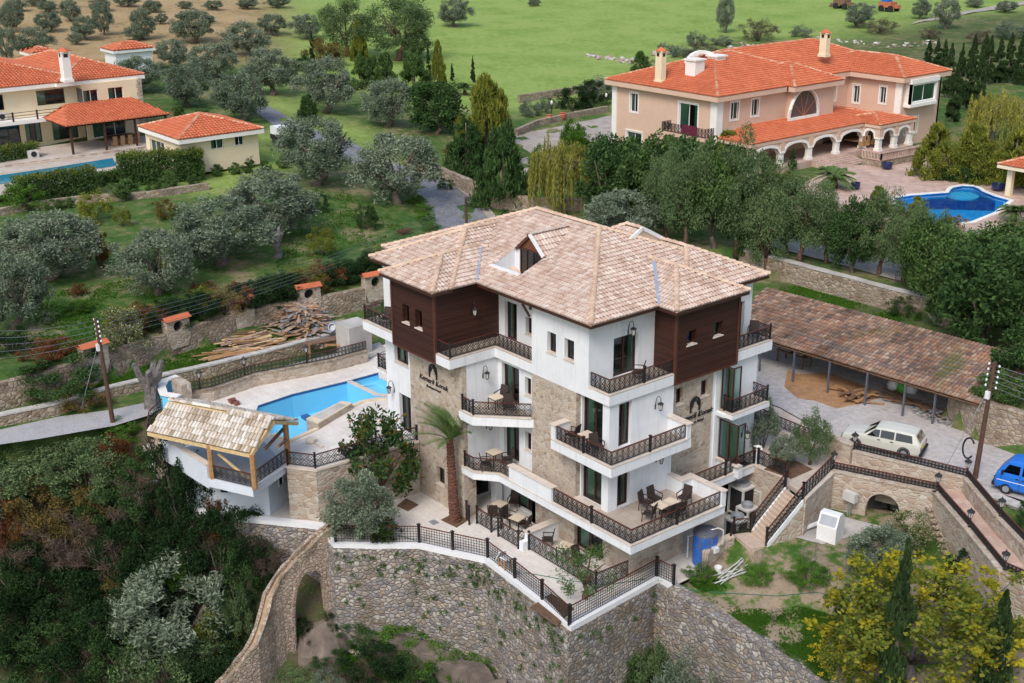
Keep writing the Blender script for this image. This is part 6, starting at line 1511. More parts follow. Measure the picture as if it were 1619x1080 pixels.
def rX(xa, xb, pa, pb, pl):
    a = uy(xa, pa, pl); b = uy(xb, pa, pl); c = uy(xa, pb, pl); return (a[0], b[0], c[1], a[1])
opsL = [rY(997,1009,147,176,yl), rY(1074,1104,162,205,yl)+('door',), rY(991,1015,207,232,yl), rY(1072,1102,221,245,yl)+('door',)]
vw('Y', yl, -54.2, xr, 4.6, TOP, opsL, 'peach', pk)
opsR = [rX(1156,1168,163,190,xr), rX(1189,1200,158,184,xr)]
vw('X', xr, yl+.3, 67.3, 4.6, TOP, opsR, 'peach', pk)
xc2 = -41.6; vw('X', xc2, 74.0, 81.0, 4.6, TOP, [rX(1313,1323,128,160,xc2)], 'peach', pk)
yw = 81.0; xw = -34.6
opsW = [rY(1350,1360,135,162,yw), rY(1392,1402,137,163,yw)]
vw('Y', yw, xc2, xw, 4.6, TOP, opsW, 'peach', pk)
vw('X', xw, yw+.3, 88.5, 4.6, TOP, [(82.2,84.6,10.0,11.6),(82.2,84.6,5.9,7.6)], 'peach', pk)
MB().box(-54.2,yl+.3,4.6,-53.9,88.5,TOP).box(-54.2,88.2,4.6,xw,88.5,TOP).build('wall', M['peach'], pk)
cwx = -33.7
MB().box(xw-.1,81.6,9.0,cwx,86.6,9.35).box(xw-.1,81.5,11.55,cwx+.05,86.7,TOP).box(xw-.1,81.7,9.35,cwx-.1,81.9,11.55).build('corner_bay', M['trim'], pk)
vw('X', cwx-.1, 81.7, 86.6, 9.35, 11.55, [(82.0,86.3,9.55,11.35)], 'trim', pk, surround=None, panes=2, cur='full')
# bay with arched window
BY0, BY1, BX = 67.3, 74.2, -38.3
vw('X', BX, BY0, BY1, 8.2, TOP, [], 'peach', pk); MB().box(xr,BY0,8.2,BX-.3,BY0+.3,TOP).box(xr,BY1-.3,8.2,BX-.3,BY1,TOP).box(xc2,BY1-.3,8.2,xr,BY1,TOP).build('wall', M['peach'], pk)
ya1, zc = uy(1245,188,BX); ya2, _z = uy(1293,184,BX); yc = (ya1+ya2)/2; m = MB(); K = 20; R_o = abs(ya2-ya1)/2; R_i = R_o-.3; sc_ = (uy(1269,138,BX)[1]-zc)/R_o; print('ARCH', yc, zc, R_o, sc_)
arc = lambda R, k: (BX+.03, yc+R*cos(pi*k/K), zc+R*sin(pi*k/K)*sc_)
g = MB(); g.add([arc(R_i, k) for k in range(K+1)], [tuple(range(K+1))]); aw = g.build('arched_window', plain('dark_leaded_glass', (.09,.07,.07), .25), pk)
for k in range(K): m.bar(tuple(np.array(arc(R_i+.17,k))+[.05,0,0]), tuple(np.array(arc(R_i+.17,k+1))+[.05,0,0]), .35, .14)
m.box(BX,yc-R_o,zc-.3,BX+.16,yc+R_o,zc+.05); m.build('arch_surround', M['trim'], aw)
m = MB()
for k in (4,8,12,16): m.bar((BX+.05,yc,zc), arc(R_i,k), .05)
m.build('glazing_bars', M['terracotta'], aw)
# quoins and cornice
for q in ((-54.3,yl-.1,4.6,-53.6,yl+.1,TOP),(xr-.75,yl-.08,4.6,xr+.1,yl+.1,TOP),(xr-.1,yl+.1,4.6,xr+.08,yl+.9,TOP),(xw-.7,yw-.1,4.6,xw+.1,yw+.1,TOP)): MB().box(*q).build('white_quoin', M['trim'], pk)
# balcony with maroon cloth
bx0, bx1 = ux(1046,210,yl-1.3)[0], ux(1116,213,yl-1.3)[0]; bz = 8.15
mb = MB().box(bx0,yl-1.4,bz-.35,bx1,yl,bz).box(bx0+1,yl-1.0,bz-.75,bx0+1.3,yl,bz-.35).box(bx1-1.3,yl-1.0,bz-.75,bx1-1,yl,bz-.35); pb_ = mb.build('balcony', M['peach'], pk)
m = MB(); 
for a, b in (((bx0+.05,yl-.05),(bx0+.05,yl-1.35)),((bx0+.05,yl-1.35),(bx1-.05,yl-1.35)),((bx1-.05,yl-1.35),(bx1-.05,yl-.05))): lattice(m, a, b, bz+.05, bz+1.0, bz+.05, bz+1.0, True, .035)
m.build('iron_railing', M['iron'], pb_)
cx0 = (bx0+bx1)/2; m = MB().box(cx0-.1,yl-1.46,bz+.1,cx0+2.0,yl-1.40,bz+1.08); m.build('maroon_cloth', M['redfab'], pb_)
m = MB()
# roofs
PB = dict(a=(-54.9,-38.5,55.9,75.0,.34), a2=(-54.9,-41.0,60.0,89.2,.40), b=(-37.3-9,-37.6,66.6,74.9,.42), c=(-48,-33.9,80.3,89.2,.36))
def psk(k):
    def f(c):
        for n_, b in PB.items():
            if n_ == k: continue
            x0,x1,y0,y1,s = b; mn = min(x-x0 for x in (c[0],)); mn = min(c[0]-x0, x1-c[0], c[1]-y0, y1-c[1])
            if mn > 0 and 12.3+s*mn > c[2]+.03: return True
        return False
    return f
for k, ax_ in (('a','y'),('a2','y'),('b','x'),('c','x')):
    x0,x1,y0,y1,s = PB[k]; hip_roof(pk, x0,x1,y0,y1,12.3,s,'tile_orange','ridge_o',tw=.32,tl=.42,axis=ax_,skip=psk(k),fascia='peach',eave=.5,base='terracotta',capr=.16)
def chimney(x, y, z0, z1, w, d_, parent, cap='tile_orange', mt='cream'):
    c = MB().box(x-w/2,y-d_/2,z0,x+w/2,y+d_/2,z1).box(x-w/2-.1,y-d_/2-.1,z0,x+w/2+.1,y+d_/2+.1,z0+.3).box(x-w/2-.07,y-d_/2-.07,z1-.1,x+w/2+.07,y+d_/2+.07,z1).build('chimney', M[mt], parent)
    m = MB(); m.lathe(x, y, [(w*.85,z1+.0),(w*.85,z1+.05),(.05,z1+.42)],4); m.build('chimney_cap', M[cap], c)
    MB().box(x-w*.28,y-d_/2-.012,z1-.55,x+w*.1,y-d_/2-.004,z1-.2).box(x+w/2+.004,y-d_/2+.15,z1-.55,x+w/2+.012,y+d_/2-.2,z1-.2).build('smoke_opening', M['black'], c)
chimney(*at(1044,122,13.2)[:2], 12.6, 15.9, .9, .7, pk); 
x, y, _ = at(1304,72,15.2); chimney(x, y, 14, 16.6, .9, .7, pk)
for a in ((1099,98),(1133,92)):
    x, y, _ = at(*a, 14.8); MB().box(x-.7,y-.7,13,x+.7,y+.7,15.0).box(x-.85,y-.85,15.0,x+.85,y+.85,15.15).build('roof_pillar', M['trim'], pk)
x, y, _ = at(1114,92,14.8); m = MB()
for k in range(10): m.bar((x-.4+1.5*cos(pi*k/10)*.3,y+1.7*cos(pi*k/10),14.3+1.1*sin(pi*k/10)),(x-.4+1.5*cos(pi*(k+1)/10)*.3,y+1.7*cos(pi*(k+1)/10),14.3+1.1*sin(pi*(k+1)/10)),.6,.35)
m.build('curved_gable', M['trim'], pk)
# loggia
EX, EY0, EY1, EX2, EY2 = -32.9, 56.5, 72.2, -30.7, 80.4
zE, zW = 8.0, 10.0
LB = dict(l1=(xr-5.5,-34.7,56.8,81.4,.17), l2=(-38.2,-32.6,74.9,81.4,.22))
def lsk(k):
    def f(c):
        if c[0] < xr+.0 and c[1] < 74: return True
        if c[0] < xc2: return True
        for n_, b in LB.items():
            if n_ == k: continue
            x0,x1,y0,y1,s = b; mn = min(c[0]-x0, x1-c[0], c[1]-y0, y1-c[1])
            if mn > 0 and zE+s*mn > c[2]+.03: return True
        return False
    return f
for k in LB:
    x0,x1,y0,y1,s_ = LB[k]; hip_roof(pk, x0,x1,y0,y1,zE,s_,'tile_orange','ridge_o',tw=.32,tl=.42,axis='y',skip=lsk(k),fascia='peach',eave=.3,base='terracotta',capr=.16,name='loggia_roof')
zf_ = 5.3
def arcade(p, q, n, parent, ztop=7.75, zsp=6.55, first=0):
    L = math.hypot(q[0]-p[0], q[1]-p[1]); s = L/n
    holes = [(i*s+.3, (i+1)*s-.3, zf_, zsp) for i in range(n)]
    m = arch_wall('arcade_wall', p, q, (zf_,zf_), (ztop,ztop), [], .35, 'peach', None, parent=parent); bpy.data.objects.remove(m)
    mb = MB(); ux_, uy_ = (q[0]-p[0])/L, (q[1]-p[1])/L; nx, ny = -uy_*.2, ux_*.2; tr_ = MB(); col = MB()
    for i in range(n):
        s0, s1 = i*s+.28, (i+1)*s-.28; K = 10; h = .95; f = lambda k: zsp+h*math.sqrt(max(0, 1-(2*k/K-1)**2))*.85
        for k in range(K):
            a = s0+(s1-s0)*k/K; b = s0+(s1-s0)*(k+1)/K
            pts = [(p[0]+ux_*a-nx,p[1]+uy_*a-ny),(p[0]+ux_*b-nx,p[1]+uy_*b-ny),(p[0]+ux_*b+nx,p[1]+uy_*b+ny),(p[0]+ux_*a+nx,p[1]+uy_*a+ny)]
            mb.prism(pts, [f(k),f(k+1),f(k+1),f(k)], ztop)
            for sg in (-1,1): tr_.bar((p[0]+ux_*a+sg*nx*1.05,p[1]+uy_*a+sg*ny*1.05,f(k)+.12),(p[0]+ux_*b+sg*nx*1.05,p[1]+uy_*b+sg*ny*1.05,f(k+1)+.12),.14,.28)
    for i in range(first, n+1):
        a = i*s; x, y = p[0]+ux_*a, p[1]+uy_*a
        mb.box(x-.29,y-.29,zsp+.0,x+.29,y+.29,ztop-.002); col.box(x-.26,y-.26,zf_,x+.26,y+.26,zsp).box(x-.36,y-.36,zsp,x+.36,y+.36,zsp+.18).box(x-.34,y-.34,zf_-.9,x+.34,y+.34,zf_+.25)
    mb.build('arcade_wall', M['peach'], parent); tr_.build('arch_trim', M['trim'], parent); col.build('columns', M['trim'], parent)
arcade((-35.0,57.2), (-35.0,75.3), 4, pk); arcade((-35.0,75.3), (-32.95,75.3), 1, pk, first=1); arcade((-32.95,75.3), (-32.95,80.8), 2, pk, first=1)
MB().box(-39.2,56.9,4.6,-34.4,80.9,5.28).box(-34.4,74.6,4.6,-32.4,80.9,5.28).build('loggia_floor', M['pinkpave'], pk)
vw('X', xr, 67.3, 74.0, 4.6, 8.2, [], 'peach', pk)
for q in ((58.5,60),(62.3,63.8),(65.2,66.8)): opening(pk, 'X', xr, (q[0],q[1],5.35,7.5), 'door', depth=-.02, panes=2, curtain=False)
tb2 = empty('loggia_table', (-36,76,5.3), 'orange wooden table with chairs inside the villa loggia', 'table'); MB().box(-36.8,74.5,6.0,-35.2,77.5,6.08).build('tabletop', M['timber'], tb2)
m = MB()
for k in range(4): m.box(-34.9,74.5+k*.9,5.6,-34.4,74.95+k*.9,6.05).box(-34.45,74.5+k*.9,6.05,-34.38,74.95+k*.9,6.7)
m.build('chair_row', M['timber'], tb2)
# side terrace with balustrade and steps
bp = [at(1340,262,5.5)[:2], at(1390,262,5.5)[:2], at(1444,240,5.5)[:2]]
TP = [(-31,73),(-28.9,69.8),(-28.9,70.2),(-28.2,79.5),(-31,81)]
tag(MB().prism([(-31.2,70.2),(-28.9,70.2),(-28.3,79.6),(-31.2,81.2)], 4.0, 5.55).build('raised_terrace', M['garden_stone']), 'raised side terrace of the peach villa above the pool', 'terrace')
bl = MB(); 
for a, b in (((-31.2,70.25),(-28.95,70.25)),((-28.95,70.25),(-28.35,79.55))):
    L = math.hypot(b[0]-a[0], b[1]-a[1]); n = int(L/.33)
    for i in range(n+1): x, y = lerp(a, b, i/n)[:2]; bl.box(x-.07,y-.07,5.55,x+.07,y+.07,6.25)
    bl.bar((*a,6.3),(*b,6.3),.25,.12); bl.bar((*a,5.58),(*b,5.58),.25,.1)
tag(bl.build('balustrade', M['pinkpave']), 'pale pink stone balustrade on the villa side terrace', 'balustrade')
m = MB()
for i in range(6): m.box(-34.4+i*.42,66.2,4.3,-34.4+(i+1)*.42,72.1,5.24-i*.1)
tag(m.build('villa_steps', M['pinkpave']), 'broad pink steps from the loggia down to the pool terrace', 'steps')
structure('villa_pool_terrace', sheet_with_holes(PT, [PR], 4.82), M['pinkpave'])
n = len(PR); m = MB(); m.add([(*q,4.8) for q in PR]+[(*q,3.4) for q in PR], [(i,(i+1)%n,n+(i+1)%n,n+i) for i in range(n)]+[tuple(range(n,2*n))])
pl = tag(m.build('villa_pool', plain('bright_blue_pool_tiles',(.03,.42,.80),.4,var=.08)), 'filled blue pool with a round end beside the peach villa', 'swimming pool')
sheet_with_holes(PR, [], 4.68).build('pool_water', M['water'], pl); wallmesh(PR+PR[:1], 4.8, 4.87, .4).build('pool_rim', M['trim'], pl)
m = MB(); m.prism([PR[k] for k in (2,3,4,10,11)], 3.41, 4.25); m.build('dark_shelf', plain('dark_blue_tiles',(.01,.06,.25),.4), pl)
m = MB(); c_ = at(1522,303,4.75); m.lathe(c_[0], c_[1], [(1.5,3.42),(1.5,4.4)], 18); m.build('round_step', M['poolblue'], pl)
# pool house at right edge
ph = empty('pool_house', (-15,77,4.8), 'small pool house with orange tiled roof cut off by the right edge', 'pool house')
x0, y0, _ = at(1584,262,7.6)
hip_roof(ph, x0-.3, x0+9, y0-.3, y0+8, 7.7, .35, 'tile_orange', 'ridge_o', tw=.32, tl=.42, fascia='cream', eave=.3, base='terracotta')
MB().box(x0+.4,y0+.4,4.8,x0+.9,y0+.9,7.5).box(x0+4.4,y0+.4,4.8,x0+4.9,y0+.9,7.5).box(x0+.4,y0+4,4.8,x0+8,y0+4.3,7.5).build('wall', M['cream'], ph)
# courtyard-drive lamp posts, planters, wall at the drive
def street_lamp(px, z, h, label):
    x, y, _ = at(*px, z); o = tag(MB().lathe(x,y,[(.09,z-.1),(.09,z+.3),(.05,z+.4),(.045,z+h-.4)],8).build('street_lamp', M['iron']), label, 'lamp')
    MB().lathe(x,y,[(.05,z+h-.4),(.1,z+h-.35),(.17,z+h-.05),(.03,z+h+.1)],8).build('lamp_head', M['trim'], o)
street_lamp((872,190), 5.1, 2.3, 'tall black lamp post beside the villa drive'); 
street_lamp((958,176), 5.1, 2.2, 'black lamp post at the far left corner of the peach villa')
for q, l in (((868,194),'red-brown pot at the foot of the drive lamp post'),((889,190),'terracotta urn beside the drive lamp post')):
    x, y, z = on(*q); tag(MB().lathe(x,y,[(.25,z),(.4,z+.3),(.45,z+.7),(.3,z+.8),(.4,z+.9)],10).build('clay_pot', M['terracotta']), l, 'pot')
DWL = [on(*q)[:2] for q in ((806,185),(845,180),(900,170),(960,160))]
stone_wall('drive_wall', [on(*q)[:2] for q in ((815,215),(850,200),(900,187),(960,177))], 4.4, 5.9, .5, 'garden_stone', 'low stone planter wall along the far side of the villa drive', rough=.03)
FW = [on(*q)[:2] for q in ((820,164),(900,150),(960,140),(1010,128))]
stone_wall('field_wall', FW, 4.6, 6.6, .4, 'garden_stone', 'thin field boundary wall behind the villa drive')
RWL = [on(*q) for q in ((650,262),(690,280),(735,303),(785,330),(850,338),(920,332))]
stone_wall('bank_wall', [q[:2] for q in RWL], 4.0, [6.2,6.2,6.3,6.2,6.0,5.8], .5, 'garden_stone', 'tan stone retaining wall above the paved lane, under the tall conifers', rough=.04)
for q, l, s in (((1402,268),'blue glazed planter with a small bush on the terrace below the balustrade',.55),((1577,302),'dark blue planter with a spiky cycad at the right end of the pool terrace',.6),((1352,300),'dark blue planter hidden behind the villa palm',.45)):
    x, y, _ = at(*q, 4.8); tag(MB().lathe(x,y,[(s*.6,4.82),(s*.95,5.1),(s,5.5),(s*.85,5.52),(s*.8,5.4),(.05,5.4)],14).build('glazed_planter', M['glazedblue']), l, 'planter')

# ================================================================ 10. CREAM VILLA (left) AND OUTBUILDINGS
cv_ = empty('cream_villa', (-88,6,7.6), 'cream two-storey villa with orange tiled roof and brown windows at the left edge', 'villa')
xf = -84.6; zt = 13.35
def rXv(xa, xb, pa, pb, pl=xf): return rX(xa, xb, pa, pb, pl)
up_ops = [rX(56,101,140,168,xf)+('door',), rX(-30,4,148,178,xf)+('door',)]
lo_ops = [rX(38,64,194,226,xf)+('door',), rX(81,122,190,224,xf)+('door',), rX(-25,31,200,240,xf)+('door',)]
up_ops = [(a[0],a[1],max(a[2],10.65),min(a[3],12.9),'door') for a in up_ops]; lo_ops = [(a[0],a[1],7.7,10.0,'door') for a in lo_ops]
vw('X', xf, -14, 9.4, 7.0, zt, up_ops+lo_ops, 'cream', cv_, surround=None, fmn='brownf' if 'brownf' in M else 'frame', panes=3)
# projecting right part with bays
xb_ = -82.9
ops = [(a[0],a[1],11.2,12.7,'window') for a in (rX(130,154,138,160,xb_), rX(170,194,136,156,xb_))]
vw('X', xb_, 9.0, 15.2, 10.2, zt, ops, 'cream', cv_, surround=None, panes=2); vw('X', xb_-.1, 9.0, 15.2, 7.0, 10.2, [(9.6,13.2,7.7,9.9,'door')], 'cream', cv_, surround=None, panes=3)
MB().box(xf,9.0,10.2,xb_-.3,9.3,zt).box(-101,15.0,7,xb_-.3,15.3,zt).box(-101,-14,7,-100.7,16,zt).box(-100.7,-14,7,xf-.3,-13.7,zt).build('wall', M['cream'], cv_)
MB().box(xb_-.05,11.9,10.4,xb_+.55,14.3,11.0).build('bay_sill', M['cream'], cv_)
m = MB().box(xf-.1,15.05,7,xb_+.02,15.35,zt)
for k in range(14): m.box(xb_-.02,14.7+(k%2)*.12,7.2+k*.44,xb_+.06,15.32,7.55+k*.44)
m.build('stone_quoins', M['ashlar'], cv_)
CB = dict(a=(-102.5,-83.6,-16,9.8,.26), b=(-101.5,-83.2,6.5,15.9,.34))
def csk(k):
    def f(c):
        for n_, b in CB.items():
            if n_ == k: continue
            x0,x1,y0,y1,s = b; mn = min(c[0]-x0, x1-c[0], c[1]-y0, y1-c[1])
            if mn > 0 and 13.65+s*mn > c[2]+.03: return True
        return False
    return f
for k, ax_ in (('a','y'),('b','x')):
    x0,x1,y0,y1,s = CB[k]; hip_roof(cv_, x0,x1,y0,y1,13.65,s,'tile_orange','ridge_o',tw=.34,tl=.44,axis=ax_,skip=csk(k),fascia='trim',eave=.4,base='terracotta',capr=.17)
x, y, _ = at(105,118,14.6); chimney(x, y, 13.9, 16.9, 1.0, .8, cv_, mt='trim')
# upper terrace and railing
MB().box(xf,-14,10.15,-82.2,9.0,10.45).build('upper_terrace', M['trim'], cv_)
m = MB(); 
for i in range(10):
    y = -13+i*2.4; m.box(-82.4,y,10.45,-82.25,y+.15,11.4)
for z in (10.75,11.0,11.3): m.bar((-82.32,-13,z),(-82.32,8.8,z),.05)
m.build('terrace_railing', M['frame'], cv_)
# porch
m = MB(); P1 = [(-76.6,4.6,10.35),(-76.6,15.4,10.35),(-82.9,14.2,11.4),(-82.9,7.0,11.4)]; P2 = [(-82.9,4.6,10.35),(-76.6,4.6,10.35),(-82.9,7.0,11.4)]
for f_ in (P1, P2): m.add(f_, [tuple(range(len(f_)))]); m.add([(p[0],p[1],p[2]-.08) for p in f_][::-1], [tuple(range(len(f_)))])
po_ = m.build('porch_roof', M['frame'], cv_); m = MB()
for f_ in (P1, P2):
    O = np.array(f_[0]); e = np.array(f_[1])-O; L = np.linalg.norm(e); e /= L; q = np.array(f_[-1])-O; u = q-e*(q@e); u /= np.linalg.norm(u)
    tiles_on(m, O, e, u, [((np.array(p)-O)@e, (np.array(p)-O)@u) for p in f_], .34, .44)
m.build('roof_tiles', M['tile_orange'], po_)
for y in (5.0, 8.4, 11.6, 14.9): MB().box(-77.0,y,7.4,-76.8,y+.2,10.3).build('porch_post', M['frame'], cv_)
MB().box(-83,-14,7.0,-76.2,17.6,7.55).build('porch_floor', M['courtpave'], cv_)
for i in range(4): MB().box(-76.2+i*.4,-1.0,7.0,-75.8+i*.4,5.6,7.45-i*.12).build('step', M['steps'], cv_)
dt_ = empty('porch_dining_table', (-79.5,11,7.55), 'dark dining table with chairs under the cream villa porch', 'table'); MB().box(-80.3,9.6,8.2,-78.9,12.6,8.3).build('tabletop', M['frame'], dt_)
m = MB()
for k in range(4): m.box(-78.6,9.7+k*.8,7.55,-78.1,10.15+k*.8,8.0).box(-78.12,9.7+k*.8,8.0,-78.05,10.15+k*.8,8.55)
m.build('chair_row', M['timber'], dt_)
for (yy, lab) in ((1.0,'white air conditioner on the porch floor of the cream villa'),):
    a = tag(MB().box(-78.2,yy,7.56,-77.6,yy+1.0,8.3).build('air_conditioner', M['acwhite']), lab, 'air conditioner'); xf_(MB().lathe(0,0,[(.28,0),(.28,.03)],12), Matrix.Translation((-77.6,yy+.5,7.95)) @ Matrix.Rotation(pi/2,4,'Y')).build('fan_grille', M['black'], a)
a = tag(MB().box(-84.3,.4,10.46,-83.8,1.4,11.2).build('air_conditioner', M['acwhite']), 'white air conditioner on the upper terrace of the cream villa', 'air conditioner'); xf_(MB().lathe(0,0,[(.28,0),(.28,.03)],12), Matrix.Translation((-83.8,.9,10.85)) @ Matrix.Rotation(pi/2,4,'Y')).build('fan_grille', M['black'], a)
# annex
an = empty('garage_annex', (-68,14,7.3), 'single-storey cream annex with broad orange tiled roof beside the parked pickup', 'annex')
hip_roof(an, -72.0, -62.9, 10.0, 18.8, 10.35, .30, 'tile_orange', 'ridge_o', tw=.34, tl=.44, fascia='trim', eave=.4, base='terracotta', capr=.17)
vw('X', -63.5, 10.4, 18.4, 6.9, 10.1, [rX(333,353,221,237,-63.5), rX(371,385,216,231,-63.5)], 'cream', an, surround=None, panes=2)
vw('Y', 10.4, -71.4, -63.8, 6.9, 10.1, [(-70.5,-67.2,7.2,9.4,'door')], 'cream', an, surround=None, panes=3); MB().box(-71.4,18.1,6.9,-63.8,18.4,10.1).box(-71.4,10.7,6.9,-71.1,18.1,10.1).build('wall', M['cream'], an)
# villa pool
VP = [on(*q)[:2] for q in ((-40,285),(30,275),(90,266),(180,250),(186,263),(120,275),(40,288),(-40,300))]
VPT = px_line([(-60,262),(60,248),(130,240),(232,230),(240,252),(185,270),(60,300),(-60,320)], 7.3)
structure('cream_villa_terrace', sheet_with_holes(VPT, [], 7.34), M['courtpave'])
VP = px_line([(-40,283),(30,273),(90,264),(178,250),(184,262),(120,272),(40,285),(-40,297)], 7.36)
tag(sheet_with_holes(VP, [], 7.375).build('cream_villa_pool', plain('deep_turquoise_pool', (.02,.22,.33), .1, var=.1)), 'narrow turquoise pool in front of the cream villa', 'swimming pool')
TW = [on(*q)[:2] for q in ((-20,345),(60,330),(140,318),(190,318),(250,312),(330,300))]
stone_wall('terrace_wall', TW, 5.6, 6.9, .5, 'garden_stone', 'rough stone terrace wall between olive grove and cream villa garden', rough=.05)
# distant outbuildings
def outb(px, z, w, d_, h, label, rz=0, gable=()):
    x, y, _ = at(*px, z); o = empty('outbuilding', (x,y,z), label, 'house')
    hip_roof(o, x-w/2, x+w/2, y-d_/2, y+d_/2, z+h, .35, 'tile_orange', 'ridge_o', tw=.5, tl=.6, fascia='white', eave=.35, base='terracotta', gable=gable)
    MB().box(x-w/2+.4,y-d_/2+.4,z-1,x+w/2-.4,y+d_/2-.4,z+h-.3).build('wall', M['white'], o); return o
outb((205,104), 9.2, 4.6, 6.0, 2.4, 'low white building with orange roof beyond the cream villa')
outb((62,104), 9.6, 3.6, 3.6, 1.9, 'small white outbuilding with gabled orange roof at the far left', gable=('S',))
# pickup
x, y, _ = at(455,228,7.1); pk2 = empty('parked_pickup', (x,y,7.1), 'small white and black pickup or trailer parked beside the annex, half hidden', 'pickup')
MB().box(x-2.2,y-.8,7.5,x+1.8,y+.8,8.0).build('body', M['black'], pk2); MB().box(x-2.2,y-.75,8.0,x-.6,y+.75,8.8).build('white_cab', M['white'], pk2)
for wx in (-1.4,1.2):
    xf_(MB().lathe(0,0,[(.35,-.1),(.35,.1)],14), Matrix.Translation((x+wx,y-.8,7.45)) @ Matrix.Rotation(pi/2,4,'X')).build('wheel', M['black'], pk2)
for q, l in (((1332,14),'rusty old trailer parked at the far top right of the field'),((1404,18),'blue and rust tractor standing at the far top right of the field')):
    x, y, z = on(*q); v_ = empty('farm_vehicle', (x,y,z), l, 'farm vehicle'); cm_ = M['terracotta'] if 'trailer' in l else M['bluetank']
    MB().box(x-1.6,y-1.0,z+.8,x+1.2,y+1.0,z+1.8).box(x+1.2,y-.5,z+.7,x+2.4,y+.5,z+1.3).build('body', M['old_timber'] if 'trailer' in l else M['terracotta'], v_)
    MB().box(x-1.2,y-.8,z+1.8,x+.2,y+.8,z+2.7).build('cab', cm_, v_)
    for wx_ in (-.9,1.2):
        for sy_ in (-1,1): xf_(MB().lathe(0,0,[(.6,-.15),(.6,.15)],12), Matrix.Translation((x+wx_,y+sy_*1.05,z+.6)) @ Matrix.Rotation(pi/2,4,'X')).build('wheel', M['black'], v_)
# junk at the field edge
rj = random.Random(21)
def scatter(name, label, pts, n, smax, mats, seed):
    r = random.Random(seed); root = None; ms = [MB() for _ in mats]
    for i in range(n):
        px, py = r.choice(pts); x, y, z = on(px+r.uniform(-12,12), py+r.uniform(-3,3)); s = r.uniform(.2, smax)
        q = MB().lathe(x,y,[(s*.5,z-.05),(s*.7,z+s*.25),(s*.3,z+s*.5)],6); jitter(q, s*.25, i); k = r.randrange(len(mats)); ms[k].add(q.v, q.f)
    for m_, k in zip(ms, mats):
        o = m_.build(name, M[k], root); root = root or o
    return tag(root, label, 'rubble', kind='stuff')
scatter('white_rubble', 'strewn white rubble and sheeting along the field edge behind the peach villa', [(1330,66),(1355,68),(1390,70),(1410,74),(1440,72),(1300,60),(1180,72),(1225,72),(1470,68)], 90, .45, ['acwhite','concrete','garden_stone'], 3)
scatter('stone_pile', 'pale stone piles at the field edge left of the peach villa', [(975,95),(990,98),(955,92),(940,90),(1045,85),(1150,78)], 70, .7, ['concrete','old_stone'], 4)
scatter('scrap_heap', 'old machinery scrap at the top right of the field', [(1325,10),(1345,12),(1385,14),(1410,16),(1425,12)], 26, 1.0, ['old_timber','black','steelpost'], 5)
scatter('bank_stones', 'loose pale stones strewn over the bushy bank', [(250,735),(240,765),(210,790),(100,870),(60,850),(260,750),(235,710)], 60, .35, ['concrete','white'], 6)
scatter('gully_stones', 'pale stones scattered on the gully floor', [(545,1010),(560,1030),(700,1050),(660,1040),(760,1045),(520,1030),(610,1060)], 50, .3, ['concrete','old_stone'], 7)
x, y, z = at(1600,985,.0); 
ch = empty('tarpaulin_shelter', (x,y,-2), 'dark-sided shelter with crumpled white tarpaulin at the lower right edge', 'shelter')
MB().box(x-1.0,y-.5,-4,x+4,y+3,-.2).build('dark_side', M['black'], ch)
m = MB(); r = random.Random(2); vs = []
for i in range(9):
    for j in range(7): vs.append((x-1.2+i*.65, y-.7+j*.6, -.1+r.uniform(-.12,.18)+.25*sin(i*.5)))
m.add(vs, [(i*7+j, (i+1)*7+j, (i+1)*7+j+1, i*7+j+1) for i in range(8) for j in range(6)]); m.build('white_tarpaulin', M['white'], ch)

# ================================================================ 11. PLANTS
def leaves_mesh(name, centers, radii, nper, ll, lw, mat, shell=.55, updir=0.0, axis=None, flat=1.0, seed=0, hang=0):
    """many leaf-shaped faces scattered around clump centres"""
    r = np.random.RandomState(seed); C_ = np.asarray(centers, float); R = np.asarray(radii, float)
    n = len(C_)*nper; ci = np.repeat(np.arange(len(C_)), nper)
    dv = r.normal(size=(n, 3)); dv /= np.linalg.norm(dv, axis=1)[:, None]
    rr = R[ci]*(shell+(1-shell)*r.rand(n))*np.where(r.rand(n) < .2, r.rand(n), 1)
    P = C_[ci]+dv*rr[:, None]*np.array([1, 1, flat])
    a = dv*.8+r.normal(size=(n, 3))*.8; a[:, 2] += updir
    if axis is not None: a = a*.35+np.array(axis)
    a /= np.linalg.norm(a, axis=1)[:, None]
    b = np.cross(a, r.normal(size=(n, 3))); b /= np.linalg.norm(b, axis=1)[:, None]
    L = ll*(.6+.8*r.rand(n))[:, None]; W2 = lw*(.6+.8*r.rand(n))[:, None]
    V = np.stack([P-a*L*.5, P+b*W2*.5, P+a*L*.5, P-b*W2*.5], 1).reshape(-1, 3)
    F_ = np.arange(n*4).reshape(n, 4)
    me = bpy.data.meshes.new(name); me.vertices.add(n*4); me.vertices.foreach_set('co', V.ravel())
    me.loops.add(n*4); me.loops.foreach_set('vertex_index', F_.ravel()); me.polygons.add(n)
    me.polygons.foreach_set('loop_start', np.arange(n)*4); me.polygons.foreach_set('loop_total', np.full(n, 4))
    me.materials.append(mat); me.update(calc_edges=True); return me
def dome(n, rx, rz, cz, seed, bottom=-.75, jit=.12, inner=.25):
    r = np.random.RandomState(seed); out = []
    while len(out) < n:
        v = r.normal(size=3); v /= np.linalg.norm(v)
        if v[2] < bottom: continue
        k = (1-inner*r.rand()) if r.rand() < .75 else r.rand()**.5
        lump = 1+jit*sin(5*math.atan2(v[1], v[0])+seed)*(1-abs(v[2]))+jit*r.normal()*.6
        out.append((v[0]*rx*k*lump, v[1]*rx*k*lump, cz+v[2]*rz*k*lump))
    return out
